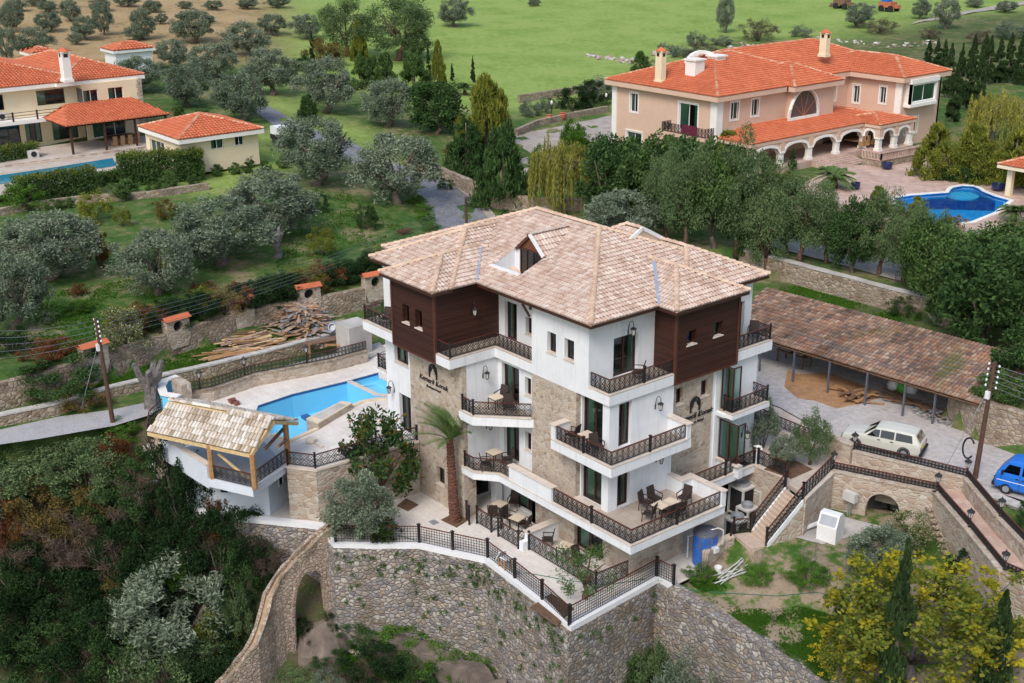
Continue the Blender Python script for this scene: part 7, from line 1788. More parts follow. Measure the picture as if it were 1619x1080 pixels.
def limbs(seed, h0, cz, rx, rz, nl=5, r0=.045, lean=.05, gn=True):
    r = random.Random(seed); m = MB(); base = [(0,0,-.03)]
    x = y = 0; pts = [(0,0,-.04)]; 
    for k in range(3): x += r.uniform(-lean, lean); y += r.uniform(-lean, lean); pts.append((x, y, h0*(k+1)/3))
    m.tube(pts, [r0*1.5, r0*1.05, r0*.9, r0*.85], 8)
    for i in range(nl):
        a = 2*pi*i/nl+r.uniform(-.4, .4); q = pts[-1]; e = (q[0]+rx*.62*cos(a), q[1]+rx*.62*sin(a), cz+rz*r.uniform(-.1, .6)); md = lerp(q, e, .45); md = (md[0]+r.uniform(-.04,.04), md[1]+r.uniform(-.04,.04), md[2]+.03)
        m.tube([q, md, e], [r0*.6, r0*.38, r0*.14], 6)
        for j in range(2):
            f = lerp(md, e, r.uniform(.2,.8)); g = (f[0]+r.uniform(-.14,.14), f[1]+r.uniform(-.14,.14), f[2]+r.uniform(0,.14)); m.tube([f, g], [r0*.22, r0*.07], 4)
    return m
PROTO = {}
M['citrusleaf'] = leafmat('citrus_leaf', [(.025,.06,.018),(.04,.085,.028),(.07,.125,.04),(.03,.07,.02),(.05,.10,.03)]+[(.03,.065,.02)]*5+[(.24,.11,.02)])
def meshonly(mb, name, mat, smooth=False):
    me = bpy.data.meshes.new(name); me.from_pydata(mb.v, [], mb.f); me.materials.append(mat)
    if smooth: me.polygons.foreach_set('use_smooth', [True]*len(me.polygons))
    me.update(); return me
def proto(kind, var):
    k = (kind, var)
    if k in PROTO: return PROTO[k]
    s = hash(kind) % 1 + var*17+sum(map(ord, kind)); parts = []
    def tr(mb, mat='bark'): parts.append(('trunk', meshonly(mb, 'trunk', M[mat], True)))
    if kind in ('olive', 'olive_bush'):
        h0 = .16 if kind == 'olive' else .05
        cz, rz = (.56,.42) if kind == 'olive' else (.5,.46)
        tr(limbs(s, h0, cz, .46, rz, 5, .05)); c = dome(84, .43, rz, cz, s, -.95, .14)
        parts.append(('crown', leaves_mesh('crown', c, [random.Random(i+s).uniform(.075,.135) for i in range(len(c))], 185, .042, .014, M['olive'], .45, .3, seed=s)))
    elif kind in ('dark', 'mid', 'soft', 'bright', 'citrus', 'open'):
        mt = {'open':'midleaf','dark':'darkleaf','mid':'midleaf','soft':'softleaf','bright':'brightgreen','citrus':'citrusleaf'}[kind]
        low = kind in ('soft', 'citrus', 'open'); h0 = .22 if low else .12; cz, rz = (.58,.42) if low else (.54,.45)
        tr(limbs(s, h0, cz, .44, rz, 5, .035, .05), 'bark_red' if low else 'bark'); c = dome(70 if kind not in ('citrus', 'open') else 34 if kind == 'open' else 46, .42, rz, cz, s, -.9, .16)
        n_, ll, lw = (190, .035, .011) if kind == 'soft' else ((110, .05, .024) if kind != 'citrus' else (66, .06, .026))
        if kind == 'open': n_, ll, lw = 60, .05, .014
        parts.append(('crown', leaves_mesh('crown', c, [random.Random(i+s).uniform(.08,.15) for i in range(len(c))], n_, ll, lw, M[mt], .5, .1, seed=s)))
    elif kind in ('cypress', 'column'):
        m = MB().tube([(0,0,-.02),(0,0,.5),(0,0,.9)], [.06,.04,.01], 6); tr(m)
        r = np.random.RandomState(s); c = []; rad = []
        for i in range(60):
            t = r.rand()**.8*.96+.02; w = .5*(sin(pi*min(1, t*.9+.14))**.7)*(1-t*.55)
            a = r.rand()*2*pi; c.append((cos(a)*w*.75*r.rand()**.4, sin(a)*w*.75*r.rand()**.4, t)); rad.append(.22*(1.15-t))
        me = leaves_mesh('crown', c, rad, 130, .06, .05, M['cypress' if kind == 'cypress' else 'midleaf'], .4, 1.2, flat=.22, seed=s)
        parts.append(('crown', me))
    elif kind in ('thuja', 'thuja_gold', 'pine'):
        m = MB().tube([(0,0,-.02),(0,0,.9)], [.05,.01], 6); tr(m)
        r = np.random.RandomState(s); c = []; rad = []
        for i in range(75):
            t = r.rand()*.97; w = .47*(1-t)**.75+.03; a = r.rand()*2*pi; k = .55+.45*r.rand(); c.append((cos(a)*w*k, sin(a)*w*k, t*.93+.04)); rad.append(.11*(1.2-t*.6))
        mt = {'thuja':'midleaf','thuja_gold':'yellowgreen','pine':'darkleaf'}[kind]
        parts.append(('crown', leaves_mesh('crown', c, rad, 105, .085, .022, M[mt], .3, 1.5, seed=s)))
    elif kind == 'willow':
        tr(limbs(s, .35, .7, .4, .25, 6, .035, .06)); r = np.random.RandomState(s); c = []; rad = []
        for i in range(95):
            a = r.rand()*2*pi; k = .1+.38*r.rand()**.6; top = .95-.5*k+r.normal()*.05; L = r.uniform(.3,.75)
            for j in range(9):
                z = top-L*j/9
                if z > .05: c.append((cos(a)*k*(1+.12*j/9), sin(a)*k*(1+.12*j/9), z)); rad.append(.026)
        parts.append(('crown', leaves_mesh('crown', c, rad, 20, .055, .010, M['willow'], .2, 0, axis=(0,0,-1.2), flat=2.2, seed=s)))
    elif kind == 'ball':
        c = dome(40, .42, .42, .5, s, -1, .02, .1); m = MB().tube([(0,0,-.02),(0,0,.3)], [.05,.04], 6); tr(m)
        parts.append(('crown', leaves_mesh('crown', c, [.12]*40, 110, .05, .03, M['midleaf'], .6, seed=s)))
    elif kind.startswith('bush_'):
        mt = {'dark':'deepleaf','mid':'darkleaf','bright':'brightgreen','gold':'yellowgreen','rust':'rust','ochre':'ochre','red':'redflower','pale':'flowerpale','olive':'olive','soft':'softleaf','twig':'twig'}[kind[5:]]
        m = MB(); r = random.Random(s)
        for i in range(7): a = r.uniform(0, 2*pi); m.tube([(0,0,-.05),(.14*cos(a),.14*sin(a),.3),(.28*cos(a),.28*sin(a),.6)], [.014,.009,.003], 4)
        parts.append(('stems', meshonly(m, 'stems', M['bark'], True)))
        c = dome(44, .43, .52, .38, s, -.6, .22, .35)
        nn, ll, lw = (190,.036,.015)
        if kind == 'bush_twig': nn, ll, lw = (70,.13,.006)
        if kind == 'bush_olive': nn, ll, lw = (150,.06,.012)
        parts.append(('foliage', leaves_mesh('foliage', c, [r.uniform(.07,.16) for _ in c], nn, ll, lw, M[mt], .4, .6, seed=s)))
    elif kind == 'fig':
        m = MB(); r = random.Random(s); m.tube([(0,0,-.05),(.02,.01,.2)], [.03,.024], 8); tips = []
        for i in range(9):
            a = 2*pi*i/9+r.uniform(-.3,.3); q = (.02,.01,.2); e1 = (.2*cos(a), .2*sin(a), .42+r.uniform(-.08,.1)); e2 = (.40*cos(a), .40*sin(a), .66+r.uniform(-.22,.2)); m.tube([q,e1,e2], [.013,.009,.004], 5); tips += [e1, e2]
            for j in range(4):
                f = lerp(e1, e2, r.uniform(0,1)); g = (f[0]+r.uniform(-.16,.16), f[1]+r.uniform(-.16,.16), f[2]+r.uniform(.02,.2)); m.tube([f,g],[.005,.002],4); tips.append(g)
        parts.append(('trunk', meshonly(m, 'trunk', M['deadwood'], True)))
        c = dome(80, .45, .40, .55, s, -.75, .12, .3)+tips
        parts.append(('crown', leaves_mesh('crown', c, [r.uniform(.05,.10) for _ in c], 62, .026, .021, M['fig'], .3, -.2, seed=s)))
        c2 = [q for q in dome(64, .48, .44, .56, s+3, -.5, .16, .12)]; parts.append(('yellow_shoots', leaves_mesh('yellow_shoots', c2, [r.uniform(.03,.07) for _ in c2], 40, .026, .021, M['figtip'], .2, .3, seed=s+1)))
    elif kind == 'bare':
        m = MB(); r = random.Random(s)
        def br(p, d, L, rad, dep):
            e = tuple(p[i]+d[i]*L for i in range(3)); m.tube([p, e], [rad, rad*.6], 5)
            if dep == 0: return
            for _ in range(3 if dep > 1 else 4):
                nd = np.array(d)+np.array([r.uniform(-.7,.7), r.uniform(-.7,.7), r.uniform(-.2,.5)]); nd /= np.linalg.norm(nd); br(e, nd, L*.72, rad*.55, dep-1)
        for _ in range(3): nd = np.array([r.uniform(-.5,.5), r.uniform(-.5,.5), 1]); nd /= np.linalg.norm(nd); br((0,0,0), nd, .28, .012, 3)
        parts.append(('branches', meshonly(m, 'branches', M['deadwood'])))
    elif kind in ('stump', 'stump_big'):
        m = MB(); r = random.Random(s)
        m.tube([(0,0,-.05),(.03,0,.15),(-.02,.02,.35),(.02,0,.55)], [.26,.19,.17,.20], 9)
        for a, L in ((.3,.4),(1.8,.3),(3.3,.42),(4.6,.28)):
            m.tube([(.0,0,.48),(.2*cos(a),.2*sin(a),.68),(.34*cos(a),.34*sin(a),.6+L)], [.13,.09,.07], 7)
        jitter(m, .025, s); parts.append(('trunk', meshonly(m, 'trunk', M['deadwood'])))
    elif kind in ('palm', 'palm_low'):
        th = .62 if kind == 'palm' else .30; m = MB(); K = 22; pr = []
        for i in range(K): z = th*i/K; w = .055*(1.15-.4*i/K); pr += [(w*1.0, z), (w*1.22, z+th/K*.7)]
        m.lathe(0, 0, pr, 12); jitter(m, .005, s); parts.append(('trunk', meshonly(m, 'trunk', M['bark_red'])))
        me_v = MB(); r = random.Random(s)
        nf = 26 if kind == 'palm' else 34
        for i in range(nf):
            a = 2*pi*i/nf*2.4+r.uniform(-.1,.1); el = r.uniform(.0,1.35) if kind == 'palm' else r.uniform(-.1,1.2); L = r.uniform(.36,.46); pts = []
            for j in range(9):
                t = j/8; rr = L*t*cos(el)+.05*t; z = th+L*t*sin(el)-.30*t*t*(1.1-.3*el)*L*2.0; pts.append(np.array((rr*cos(a), rr*sin(a), z)))
            side = np.array((-sin(a), cos(a), 0))
            me_v.tube(pts, [.006]*8+[.002], 4)
            for j in range(1, 9):
                for h in range(3):
                    p0 = lerp(tuple(pts[j-1]), tuple(pts[j]), h/3); t = (j-1+h/3)/8; ln = .15*sin(pi*min(1, .25+t*.72))
                    dr = np.array(pts[j])-np.array(pts[j-1]); dr /= np.linalg.norm(dr)
                    for sg in (-1,1):
                        tip = np.array(p0)+side*sg*ln*.72+dr*ln*.75+np.array([0,0,-.035]); b = dr*.008
                        me_v.add([np.array(p0)-b, tip, np.array(p0)+b*1.5], [(0,1,2)])
        parts.append(('fronds', meshonly(me_v, 'fronds', M['palm'])))
    elif kind == 'cycad':
        return proto('palm_low', var)
    PROTO[k] = parts; return parts
CATN = {'olive':('olive_tree','tree'),'olive_bush':('olive_bush','bush'),'dark':('dark_tree','tree'),'mid':('broadleaf_tree','tree'),'soft':('soft_leaved_tree','tree'),'bright':('bright_tree','tree'),'citrus':('citrus_tree','tree'),'open':('young_tree','tree'),
        'cypress':('cypress_tree','tree'),'column':('column_tree','tree'),'thuja':('conifer','tree'),'thuja_gold':('golden_conifer','tree'),'pine':('dark_conifer','tree'),'willow':('willow_tree','tree'),'ball':('clipped_shrub','shrub'),
        'fig':('fig_tree','tree'),'bare':('bare_sapling','tree'),'stump':('dead_stump','stump'),'stump_big':('dead_stump','stump'),'palm':('palm_tree','palm'),'palm_low':('low_palm','palm')}
NV = {'olive':4,'bush_dark':3,'bush_mid':2,'mid':3,'dark':3,'soft':3,'cypress':2,'thuja':2}
PLANTS = []
cnt = {}
def plant(kind, cx, by, w, h, label, group=None, z=None, seq=None):
    """kind, picture column of the middle, picture row of the foot, picture width and height"""
    PLANTS.append((kind, cx, by, w, h, label, group, z))
def place_plants():
    ords = ['leftmost','second','third','fourth','fifth','sixth','seventh','eighth','ninth','tenth','eleventh','twelfth','thirteenth','fourteenth','fifteenth','sixteenth','seventeenth','eighteenth','nineteenth','twentieth']+[str(i)+'th' for i in range(21, 60)]
    order = {}
    for i, p in enumerate(PLANTS):
        if '{o}' in p[5]: order.setdefault(p[5], []).append(i)
    lab = {}
    for t, ids in order.items():
        ids.sort(key=lambda i: PLANTS[i][1])
        for k, i in enumerate(ids): lab[i] = t.replace('{o}', ords[k]+(' from the left' if k else ''))
    for i, (kind, cx, by, w, h, label, group, z) in enumerate(PLANTS):
        if z is None: x, y, zz = on(cx, by)
        else: x, y, zz = at(cx, by, z)
        pass
        if kind == 'olive' and z is None and by > 300: w *= 1.08
        if kind == 'olive' and by < 215: w *= .93
        d_ = depth(x, y, zz); W_m = w*d_/F; el = .38
        H_m = max((h*d_/F-.12*W_m)/.93, .45*W_m if kind[:4] in ('bush','ball','oliv') else .55*W_m, .3)
        cnt[kind] = cnt.get(kind, -1)+1; v = cnt[kind] % NV.get(kind, 1)
        if kind in ('palm',): W_m = H_m
        if kind in ('palm_low',): W_m = w*d_/F; H_m = W_m*.9
        nm, cat = CATN.get(kind, ('wild_bush', 'bush'))
        o = empty(nm, (0,0,0), lab.get(i, label), cat, group)
        r = random.Random(i*7+1)
        o.location = (x, y, zz-.05); o.rotation_euler = (0,0,r.uniform(0, 6.28)); o.scale = (W_m*r.uniform(.96,1.06), W_m*r.uniform(.96,1.06), H_m)
        for pn, me in proto(kind, v):
            c = bpy.data.objects.new(pn, me); C.objects.link(c); c.parent = o
GO = 'olive trees in the garden'
for a in ((80,440,158,118,'broad olive tree near the left edge, in front of the terrace wall'),(22,520,108,128,'olive tree cut by the left edge above the garden wall'),(250,468,116,112,'compact low-branching olive tree between the orange bush and the big twin olive'),
          (350,418,168,118,'big twin-crowned olive tree in the middle of the garden'),(438,372,142,112,'olive tree behind the big twin-crowned olive'),(500,292,126,116,'large olive tree with thick pale trunk beside the clipped shrubs'),
          (628,322,128,120,'large grey olive tree overhanging the paved lane'),(517,178,108,88,'olive tree on the lawn, above the araucaria'),(612,200,100,82,'round olive tree on the lawn left of the dark carob'),
          (383,192,98,84,'dark round olive tree right of the cream villa porch'),(298,168,88,72,'olive tree in front of the far white building'),(430,150,100,76,'olive tree at the top of the lawn'),
          (338,124,90,62,'spreading olive tree between the outbuilding and the lawn'),(276,108,62,50,'small olive beside the white outbuilding'),(222,146,98,62,'pale olive tree directly behind the cream villa roof'),
          (390,88,84,56,'olive tree at the edge of the dry field'),(305,68,82,58,'large olive standing in the dry field'),(982,385,122,96,'silvery olive tree behind the hotel roof'),(1150,405,10,10,'')):
    if a[4]: plant('olive', *a, GO)
for a in ((430,56,50,36),(484,62,56,40),(228,62,48,50),(216,64,44,26),(165,56,34,50),(136,62,50,38),(78,50,48,34),(20,50,46,46),(13,98,40,56),(56,92,66,50),(113,34,42,36),(76,20,40,22),(26,18,40,22),(158,18,40,24),(242,20,36,22),(292,14,30,14),(337,16,34,18),(392,14,40,16),(58,8,40,18),(200,10,44,18),(440,12,44,20),(255,38,26,18),(330,34,24,12),(8,30,26,20),(120,70,30,20)):
    plant('olive', *a, '{o} of the small olive trees in the dry field', 'olive trees in the dry field')
plant('olive',719,42,64,46,'lone dark olive standing in the green field'); plant('olive',1145,52,36,56,'slim leaning olive in the green field'); plant('bush_twig',1198,64,68,44,'wide bare-branched tree at the field edge')
plant('olive',1358,44,52,42,'round olive beside the scrap at the top right'); plant('olive',1494,46,44,50,'dark olive by the farm track'); plant('olive',1455,30,34,32,'smaller olive left of the farm track'); plant('olive',845,10,24,14,'far olive at the top edge of the field')
plant('olive',1590,20,40,22,'olive at the top right corner'); plant('olive',1540,12,34,16,'far olive near the top right edge')
plant('soft',548,90,92,98,'pale feathery pepper tree at the field edge'); plant('soft',628,96,128,108,'large dark feathery tree beside the pale pepper tree'); plant('bush_soft',660,90,60,50,'grey-green bush at the foot of the large feathery tree')
plant('thuja_gold',568,98,34,64,'tall yellow-green conifer in front of the pepper trees'); plant('thuja_gold',694,138,30,72,'slim pale yellow-green tree between two cypresses')
for a in ((572,140,44,56),(610,142,54,62),(655,146,62,66),(590,134,40,48)): plant('thuja', *a, '{o} of the bushy yellow-tipped conifers on the lawn', 'conifer clump on the lawn')
for a in ((495,104,12,54),(678,128,11,54),(748,130,10,40),(715,128,9,28)): plant('cypress', *a, '{o} of the thin cypresses at the edge of the field', 'thin cypresses by the field')
plant('bush_ochre',510,104,74,56,'ochre bare-looking thicket around the thin cypress'); plant('bush_mid',480,112,60,32,'green bush left of the ochre thicket'); plant('pine',488,186,40,42,'small araucaria-like conifer on the lawn')
plant('dark',690,212,100,88,'broad dark carob tree at the end of the lawn'); plant('palm_low',735,150,46,40,'low palm behind the dark carob')
plant('thuja_gold',770,262,100,146,'tall yellow-green conifer left of the villa drive'); plant('pine',738,276,84,96,'dark conifer in front of the yellow-green one'); plant('pine',797,330,94,150,'tall dark conifer above the paved lane'); plant('thuja_gold',792,230,50,90,'golden conifer right of the tall yellow-green one')
plant('willow',888,338,112,128,'yellow weeping willow behind the hotel'); plant('bright',905,250,46,60,'bright leafy shrub behind the willow top'); plant('bright',915,246,40,44,'bright conical young tree beside the drive'); plant('ball',952,252,28,40,'dark clipped shrub at the corner of the peach villa')
plant('bright',858,300,50,70,'light green bush left of the willow')
for a in ((965,350,112,136),(1030,356,134,150),(1090,352,116,136),(1000,315,96,100),(1060,312,100,96)): plant('dark' if a[0] != 1030 else 'mid', *a, '{o} of the broad dark trees before the peach villa', 'dark trees before the peach villa')
plant('thuja_gold',1150,265,90,66,'bright yellow-green conifer at the left end of the loggia'); plant('thuja_gold',1215,300,46,50,'small bright conifer in front of the loggia, left'); plant('thuja_gold',1245,310,44,44,'small bright conifer in front of the loggia, right'); plant('cypress',1252,268,18,34,'tiny dark cypress between loggia columns')
for a in ((1085,402,104,170),(1165,406,134,186),(1210,410,96,150),(1268,412,116,134),(1305,416,92,112),(1388,437,96,140),(1428,446,84,130),(1238,400,90,140),(1055,378,90,140),(1462,456,84,130)): plant('soft', *a, '{o} of the soft-leaved trees along the shed wall', 'soft-leaved trees along the wall')
plant('mid',1128,392,110,166,'dark green tree between the hotel roof and the left end of the loggia'); plant('dark',1345,430,84,120,'darker broadleaf tree in the row above the shed wall'); plant('pine',1185,398,60,120,'dark conifer standing among the soft-leaved trees')
for a in ((1490,480,120,160),(1455,482,90,130)): plant('mid', *a, '{o} of the two bushy trees at the corner of the drive', None)
plant('thuja_gold',1385,342,50,52,'golden cone-shaped conifer in front of the villa pool, left'); plant('thuja_gold',1447,348,42,42,'golden cone-shaped conifer in front of the villa pool, right')
plant('palm_low',1318,300,86,80,'date palm in front of the villa steps'); plant('palm_low',1602,352,70,56,'drooping palm at the right end of the villa pool'); plant('palm_low',1577,300,28,24,'dark spiky cycad in the blue planter')
plant('olive_bush',1500,440,150,96,'grey-green olive mass below the villa pool'); plant('bush_gold',1600,392,70,50,'yellow-green bush at the right edge below the pool'); plant('bush_ochre',1500,370,60,40,'brownish bush at the pool edge')
for a in ((1475,280,84,90),(1505,284,80,80),(1535,286,92,96),(1570,288,80,84),(1600,292,92,94),(1635,290,70,90)): plant('bush_gold' if a[0] in (1505,1570) else 'thuja_gold', *a, '{o} of the yellow-green conifers right of the balustrade', 'yellow-green conifers right of the balustrade')
plant('bush_dark',1520,284,60,26,'dark clipped hedge behind the villa pool'); plant('willow',1570,225,92,88,'green-yellow weeping tree behind the conifers at the right')
for k, a in enumerate(((1467,100,18,36),(1480,104,20,42),(1497,155,26,84),(1513,165,28,92),(1527,175,28,98),(1543,180,28,104),(1560,134,26,76),(1576,132,28,72),(1592,130,28,76),(1608,132,28,72),(1535,126,26,70),(1505,194,28,90),(1552,130,26,74),(1622,134,26,72),(1490,120,22,56))): plant('cypress', *a, '{o} of the dark cypresses behind the peach villa', 'cypress row behind the peach villa')
for k, a in enumerate(((1560,560,190,190),(1600,470,170,140),(1540,470,120,110),(1500,600,90,70),(1625,620,130,120),(1580,640,90,60))): plant('dark' if k % 2 == 0 else 'mid', *a, '{o} of the dark trees overhanging the shed', 'dark trees over the shed')
plant('bush_mid',1430,500,60,40,'green bush at the back corner of the shed')
# courtyard, hotel side
plant('olive',1238,738,54,56,'left and rounder of the two small courtyard trees', None, 3.16); plant('soft',1280,733,70,90,'right and taller of the two small courtyard trees', None, 3.16)
plant('bush_olive',1205,708,64,100,'tall grey-green shrub at the right back corner of the hotel', None, 3.16)
plant('citrus',602,802,150,166,'dark leaved tree with a few orange leaves on the terrace left of the palm', None, 0); plant('olive',572,850,122,112,'dusty grey olive leaning over the left end of the fence', None, 0); plant('citrus',612,858,56,44,'tiny tree in the soil pit behind the fence', None, 0)
plant('open',925,946,120,100,'young tree growing behind the fence corner', None, 0)
# clipped garden of the cream villa
for a in ((344,278,22,22),(372,276,24,22),(392,273,22,20),(420,270,22,20),(448,266,22,24),(268,300,34,34),(306,293,22,20),(245,305,28,22),(40,332,34,22),(86,334,32,24),(110,330,24,20),(125,296,10,8)): plant('ball', *a, '{o} of the round clipped shrubs in the villa garden', 'round clipped shrubs')
plant('ball',198,314,60,38,'large domed clipped shrub beside the little arch'); plant('bush_bright',35,330,80,54,'light green citrus-like bush at the left edge below the villa')
plant('bush_mid',395,265,20,26,'climbing shrub on the annex wall'); plant('bush_dark',330,272,40,22,'dark plants along the annex wall'); plant('bush_mid',330,208,60,24,'green shrubs behind the annex roof'); plant('ball',283,185,24,20,'round shrub behind the annex'); plant('ball',320,192,44,20,'flattened domed shrub behind the annex')
for a, l in (((150,352,66,60),'yellowish young fruit tree below the terrace wall'),((262,345,40,40),'small orange-tinged fruit tree by the terrace wall'),((196,358,34,36),'small yellow-green fruit tree by the terrace wall')): plant('bush_gold' if 'yellow' in l else 'bush_ochre', *a, l)
plant('bush_rust',158,422,44,66,'bare russet young tree right of the broad olive'); plant('bush_rust',122,468,32,26,'small orange bush in the grass'); plant('bush_bright',125,492,50,16,'low green clump in the grass')
plant('bush_gold',512,404,58,56,'yellow-green young tree near the dead stump'); plant('bush_mid',580,362,44,50,'small leafy tree left of the paved lane'); plant('bush_mid',505,335,36,40,'small dark sapling among the olives')
plant('stump',440,405,34,48,'grey dead olive stump in the garden'); plant('stump_big',242,642,64,78,'huge bleached dead olive stump by the village road', None, 3.15)
# hedge and climbers along the garden wall
hedge_kinds = ['bush_mid','bush_dark','bush_gold','bush_dark','bush_red','bush_dark','bush_mid','bush_ochre']
for k in range(25):
    t = k/24; px = 195+t*425; py = 548-t*96+(4 if k % 2 else -3)
    kd = hedge_kinds[(k*5+2) % 8]; nm = {'bush_mid':'green','bush_dark':'dark green','bush_gold':'yellow-green','bush_red':'red-flowering','bush_ochre':'ochre'}[kd]
    plant(kd, px, py-22, 74, 50, '{o} of the '+nm+' climbers on the garden wall', 'climbers along the garden wall')
for a in ((320,462,40,24),(428,452,36,18),(620,395,22,14),(640,370,26,14),(455,448,30,20),(598,408,22,16),(650,392,20,16)): plant('bush_red', *a, '{o} of the red-flowering bushes behind the garden wall', 'red-flowering bushes')
plant('bush_pale',200,545,86,76,'pale-flowering scrambling shrub beside the left utility pole'); plant('bush_mid',95,600,170,80,'dark creeper mass left of the utility pole'); plant('bush_rust',75,570,90,50,'reddish creeper above the left stone wall'); plant('bush_dark',22,560,90,56,'dark evergreen shrub at the left edge above the stone wall'); plant('bush_ochre',130,640,90,50,'brown-green scrub at the foot of the garden wall')
plant('bush_pale',605,418,50,34,'pale flowering shrub above the timber heap wall'); plant('bush_mid',540,440,60,34,'green shrub behind the right end of the garden wall')
for a in ((808,345,40,22),(850,350,40,20),(780,300,30,40),(705,300,30,24),(730,270,40,20),(830,320,26,24)): plant('bush_bright' if a[0]%20 == 0 else 'bush_mid', *a, '{o} of the low bushes beside the paved lane', 'bushes beside the paved lane')
plant('bush_gold',735,225,40,50,'yellowish shrub behind the lane railing'); plant('ball',755,240,26,44,'upright clipped shrub beside the yellowish shrub'); plant('bush_ochre',715,250,40,30,'pale shrub at the top of the lane bank')
for a in ((660,322,36,10),(668,336,36,10),(674,350,36,10),(680,364,36,10)): plant('bush_bright', *a, '{o} of the low hedge strips beside the paved lane', 'low hedge strips beside the lane')
for a in ((838,184,40,34),(862,178,26,30),(905,175,60,48),(935,172,60,54),(950,160,80,52),(880,172,30,22)): plant('bush_olive' if a[0]%2 == 0 else 'bush_dark', *a, '{o} of the bushes beside the villa drive', 'bushes along the villa drive')
for a in ((1052,82,30,20),(1080,90,46,22),(1100,72,34,28),(1110,90,60,14),(1140,72,40,16),(1268,58,40,24),(1390,52,60,24),(1550,70,50,30),(1600,60,60,36),(1470,60,40,20),(1015,108,40,28)): plant('bush_olive' if a[0]%4 == 0 else 'bush_twig', *a, '{o} of the scrubby bushes at the field edge', 'scrub at the field edge')
plant('thuja',1012,112,36,34,'small conifer behind the left end of the peach villa roof')
# ravine bank, lower left
BN = {'bush_mid':'mid-green','bush_dark':'dark green','bush_bright':'bright green','bush_rust':'rust-coloured','bush_ochre':'ochre','bush_olive':'grey-green','bush_twig':'leafless','bush_soft':'soft green','bush_gold':'yellow-green','bush_red':'red-leaved'}
bank = [('bush_soft',50,770,150,110),('bush_soft',140,775,130,110),('bush_mid',15,760,90,100),('bush_bright',190,700,64,50),('bush_rust',178,745,70,90),('bush_mid',222,770,80,80),('bush_soft',100,730,110,70),('bush_dark',285,830,110,110),('bush_dark',310,870,110,100),('bush_rust',345,870,60,80),
 ('bush_ochre',60,850,120,80),('bush_twig',90,880,150,90),('bush_ochre',130,850,120,90),('bush_twig',160,900,140,90),('bush_olive',20,850,80,80),('bush_rust',10,890,70,90),('bush_mid',200,850,110,80),('bush_twig',225,820,90,70),('bush_dark',200,910,120,90),('bush_dark',260,920,120,90),
 ('bush_dark',120,960,130,90),('bush_dark',50,960,130,90),('bush_dark',180,1000,150,100),('bush_mid',80,1020,140,90),('bush_dark',20,1040,120,90),('bush_dark',350,920,100,90),('bush_bright',300,920,90,60),('bush_mid',380,960,80,80),('bush_olive',280,1020,180,130),('bush_olive',230,1000,100,90),
 ('bush_soft',330,1060,130,90),('bush_soft',270,1085,160,90),('bush_mid',200,1075,130,80),('bush_dark',130,1080,130,80),('bush_twig',160,1085,90,70),('bush_red',12,1040,50,50),('bush_mid',50,1100,150,80),('bush_gold',350,1020,70,60),('bush_dark',390,900,80,80),('bush_twig',405,880,90,70),
 ('bush_twig',330,905,80,60),('bush_dark',240,960,100,70),('bush_ochre',190,940,70,50),('bush_dark',150,920,90,60),('bush_mid',10,980,90,80),('bush_mid',170,820,90,60),('bush_dark',60,900,80,60),('bush_ochre',225,935,60,50),('bush_soft',385,1010,60,60),('bush_dark',320,985,90,60),
 ('bush_dark',350,1100,140,80),('bush_mid',440,870,60,30),('bush_twig',440,900,70,50),('bush_dark',425,925,50,50)]
rbk = random.Random(77)
for k, *a in bank:
    k = 'olive_bush' if k == 'bush_olive' and a[2] > 90 else k
    plant(k, a[0], a[1]+6, a[2]*rbk.uniform(.95,1.25), a[3]*(rbk.uniform(1.1,1.75) if a[1] > 790 else rbk.uniform(.85,1.05)), '{o} of the '+BN.get(k,'silver-grey')+' wild bushes on the ravine bank', 'wild bushes on the ravine bank')
gully = [('bush_mid',600,990,60,36),('bush_dark',660,1000,80,40),('bush_bright',720,1030,80,40),('bush_dark',800,1050,90,50),('bush_mid',840,1085,90,50),('bush_dark',560,975,50,36),('bush_olive',520,1080,60,40),('bush_mid',560,1010,90,50),('bush_bright',640,1020,120,60),('bush_dark',600,1060,130,60),('bush_bright',700,1050,110,60),('bush_dark',730,1010,70,60),('bush_mid',520,1050,70,40),('bush_bright',760,1060,90,50),('bush_dark',535,990,50,40),('bush_dark',480,1010,40,40),('bush_mid',660,1080,120,50),('bush_dark',780,1010,60,60),('bush_soft',470,1090,80,40),('bush_twig',570,1075,80,40)]
for k, *a in gully: plant(k, *a, '{o} of the '+BN[k]+' plants on the gully floor', 'plants on the gully floor')
for k, *a in [('bush_soft',1035,1120,90,130),('bush_olive',1085,1150,130,160),('bush_mid',1010,1110,80,110),('bush_dark',1130,1170,110,120),('bush_olive',1160,1185,100,120),('bush_mid',975,1110,80,80),('bush_twig',1060,1120,80,110)]: plant(k, *a, '{o} of the '+BN[k]+' bushes below the rubble wall', 'bushes below the garden wall', -6.3)
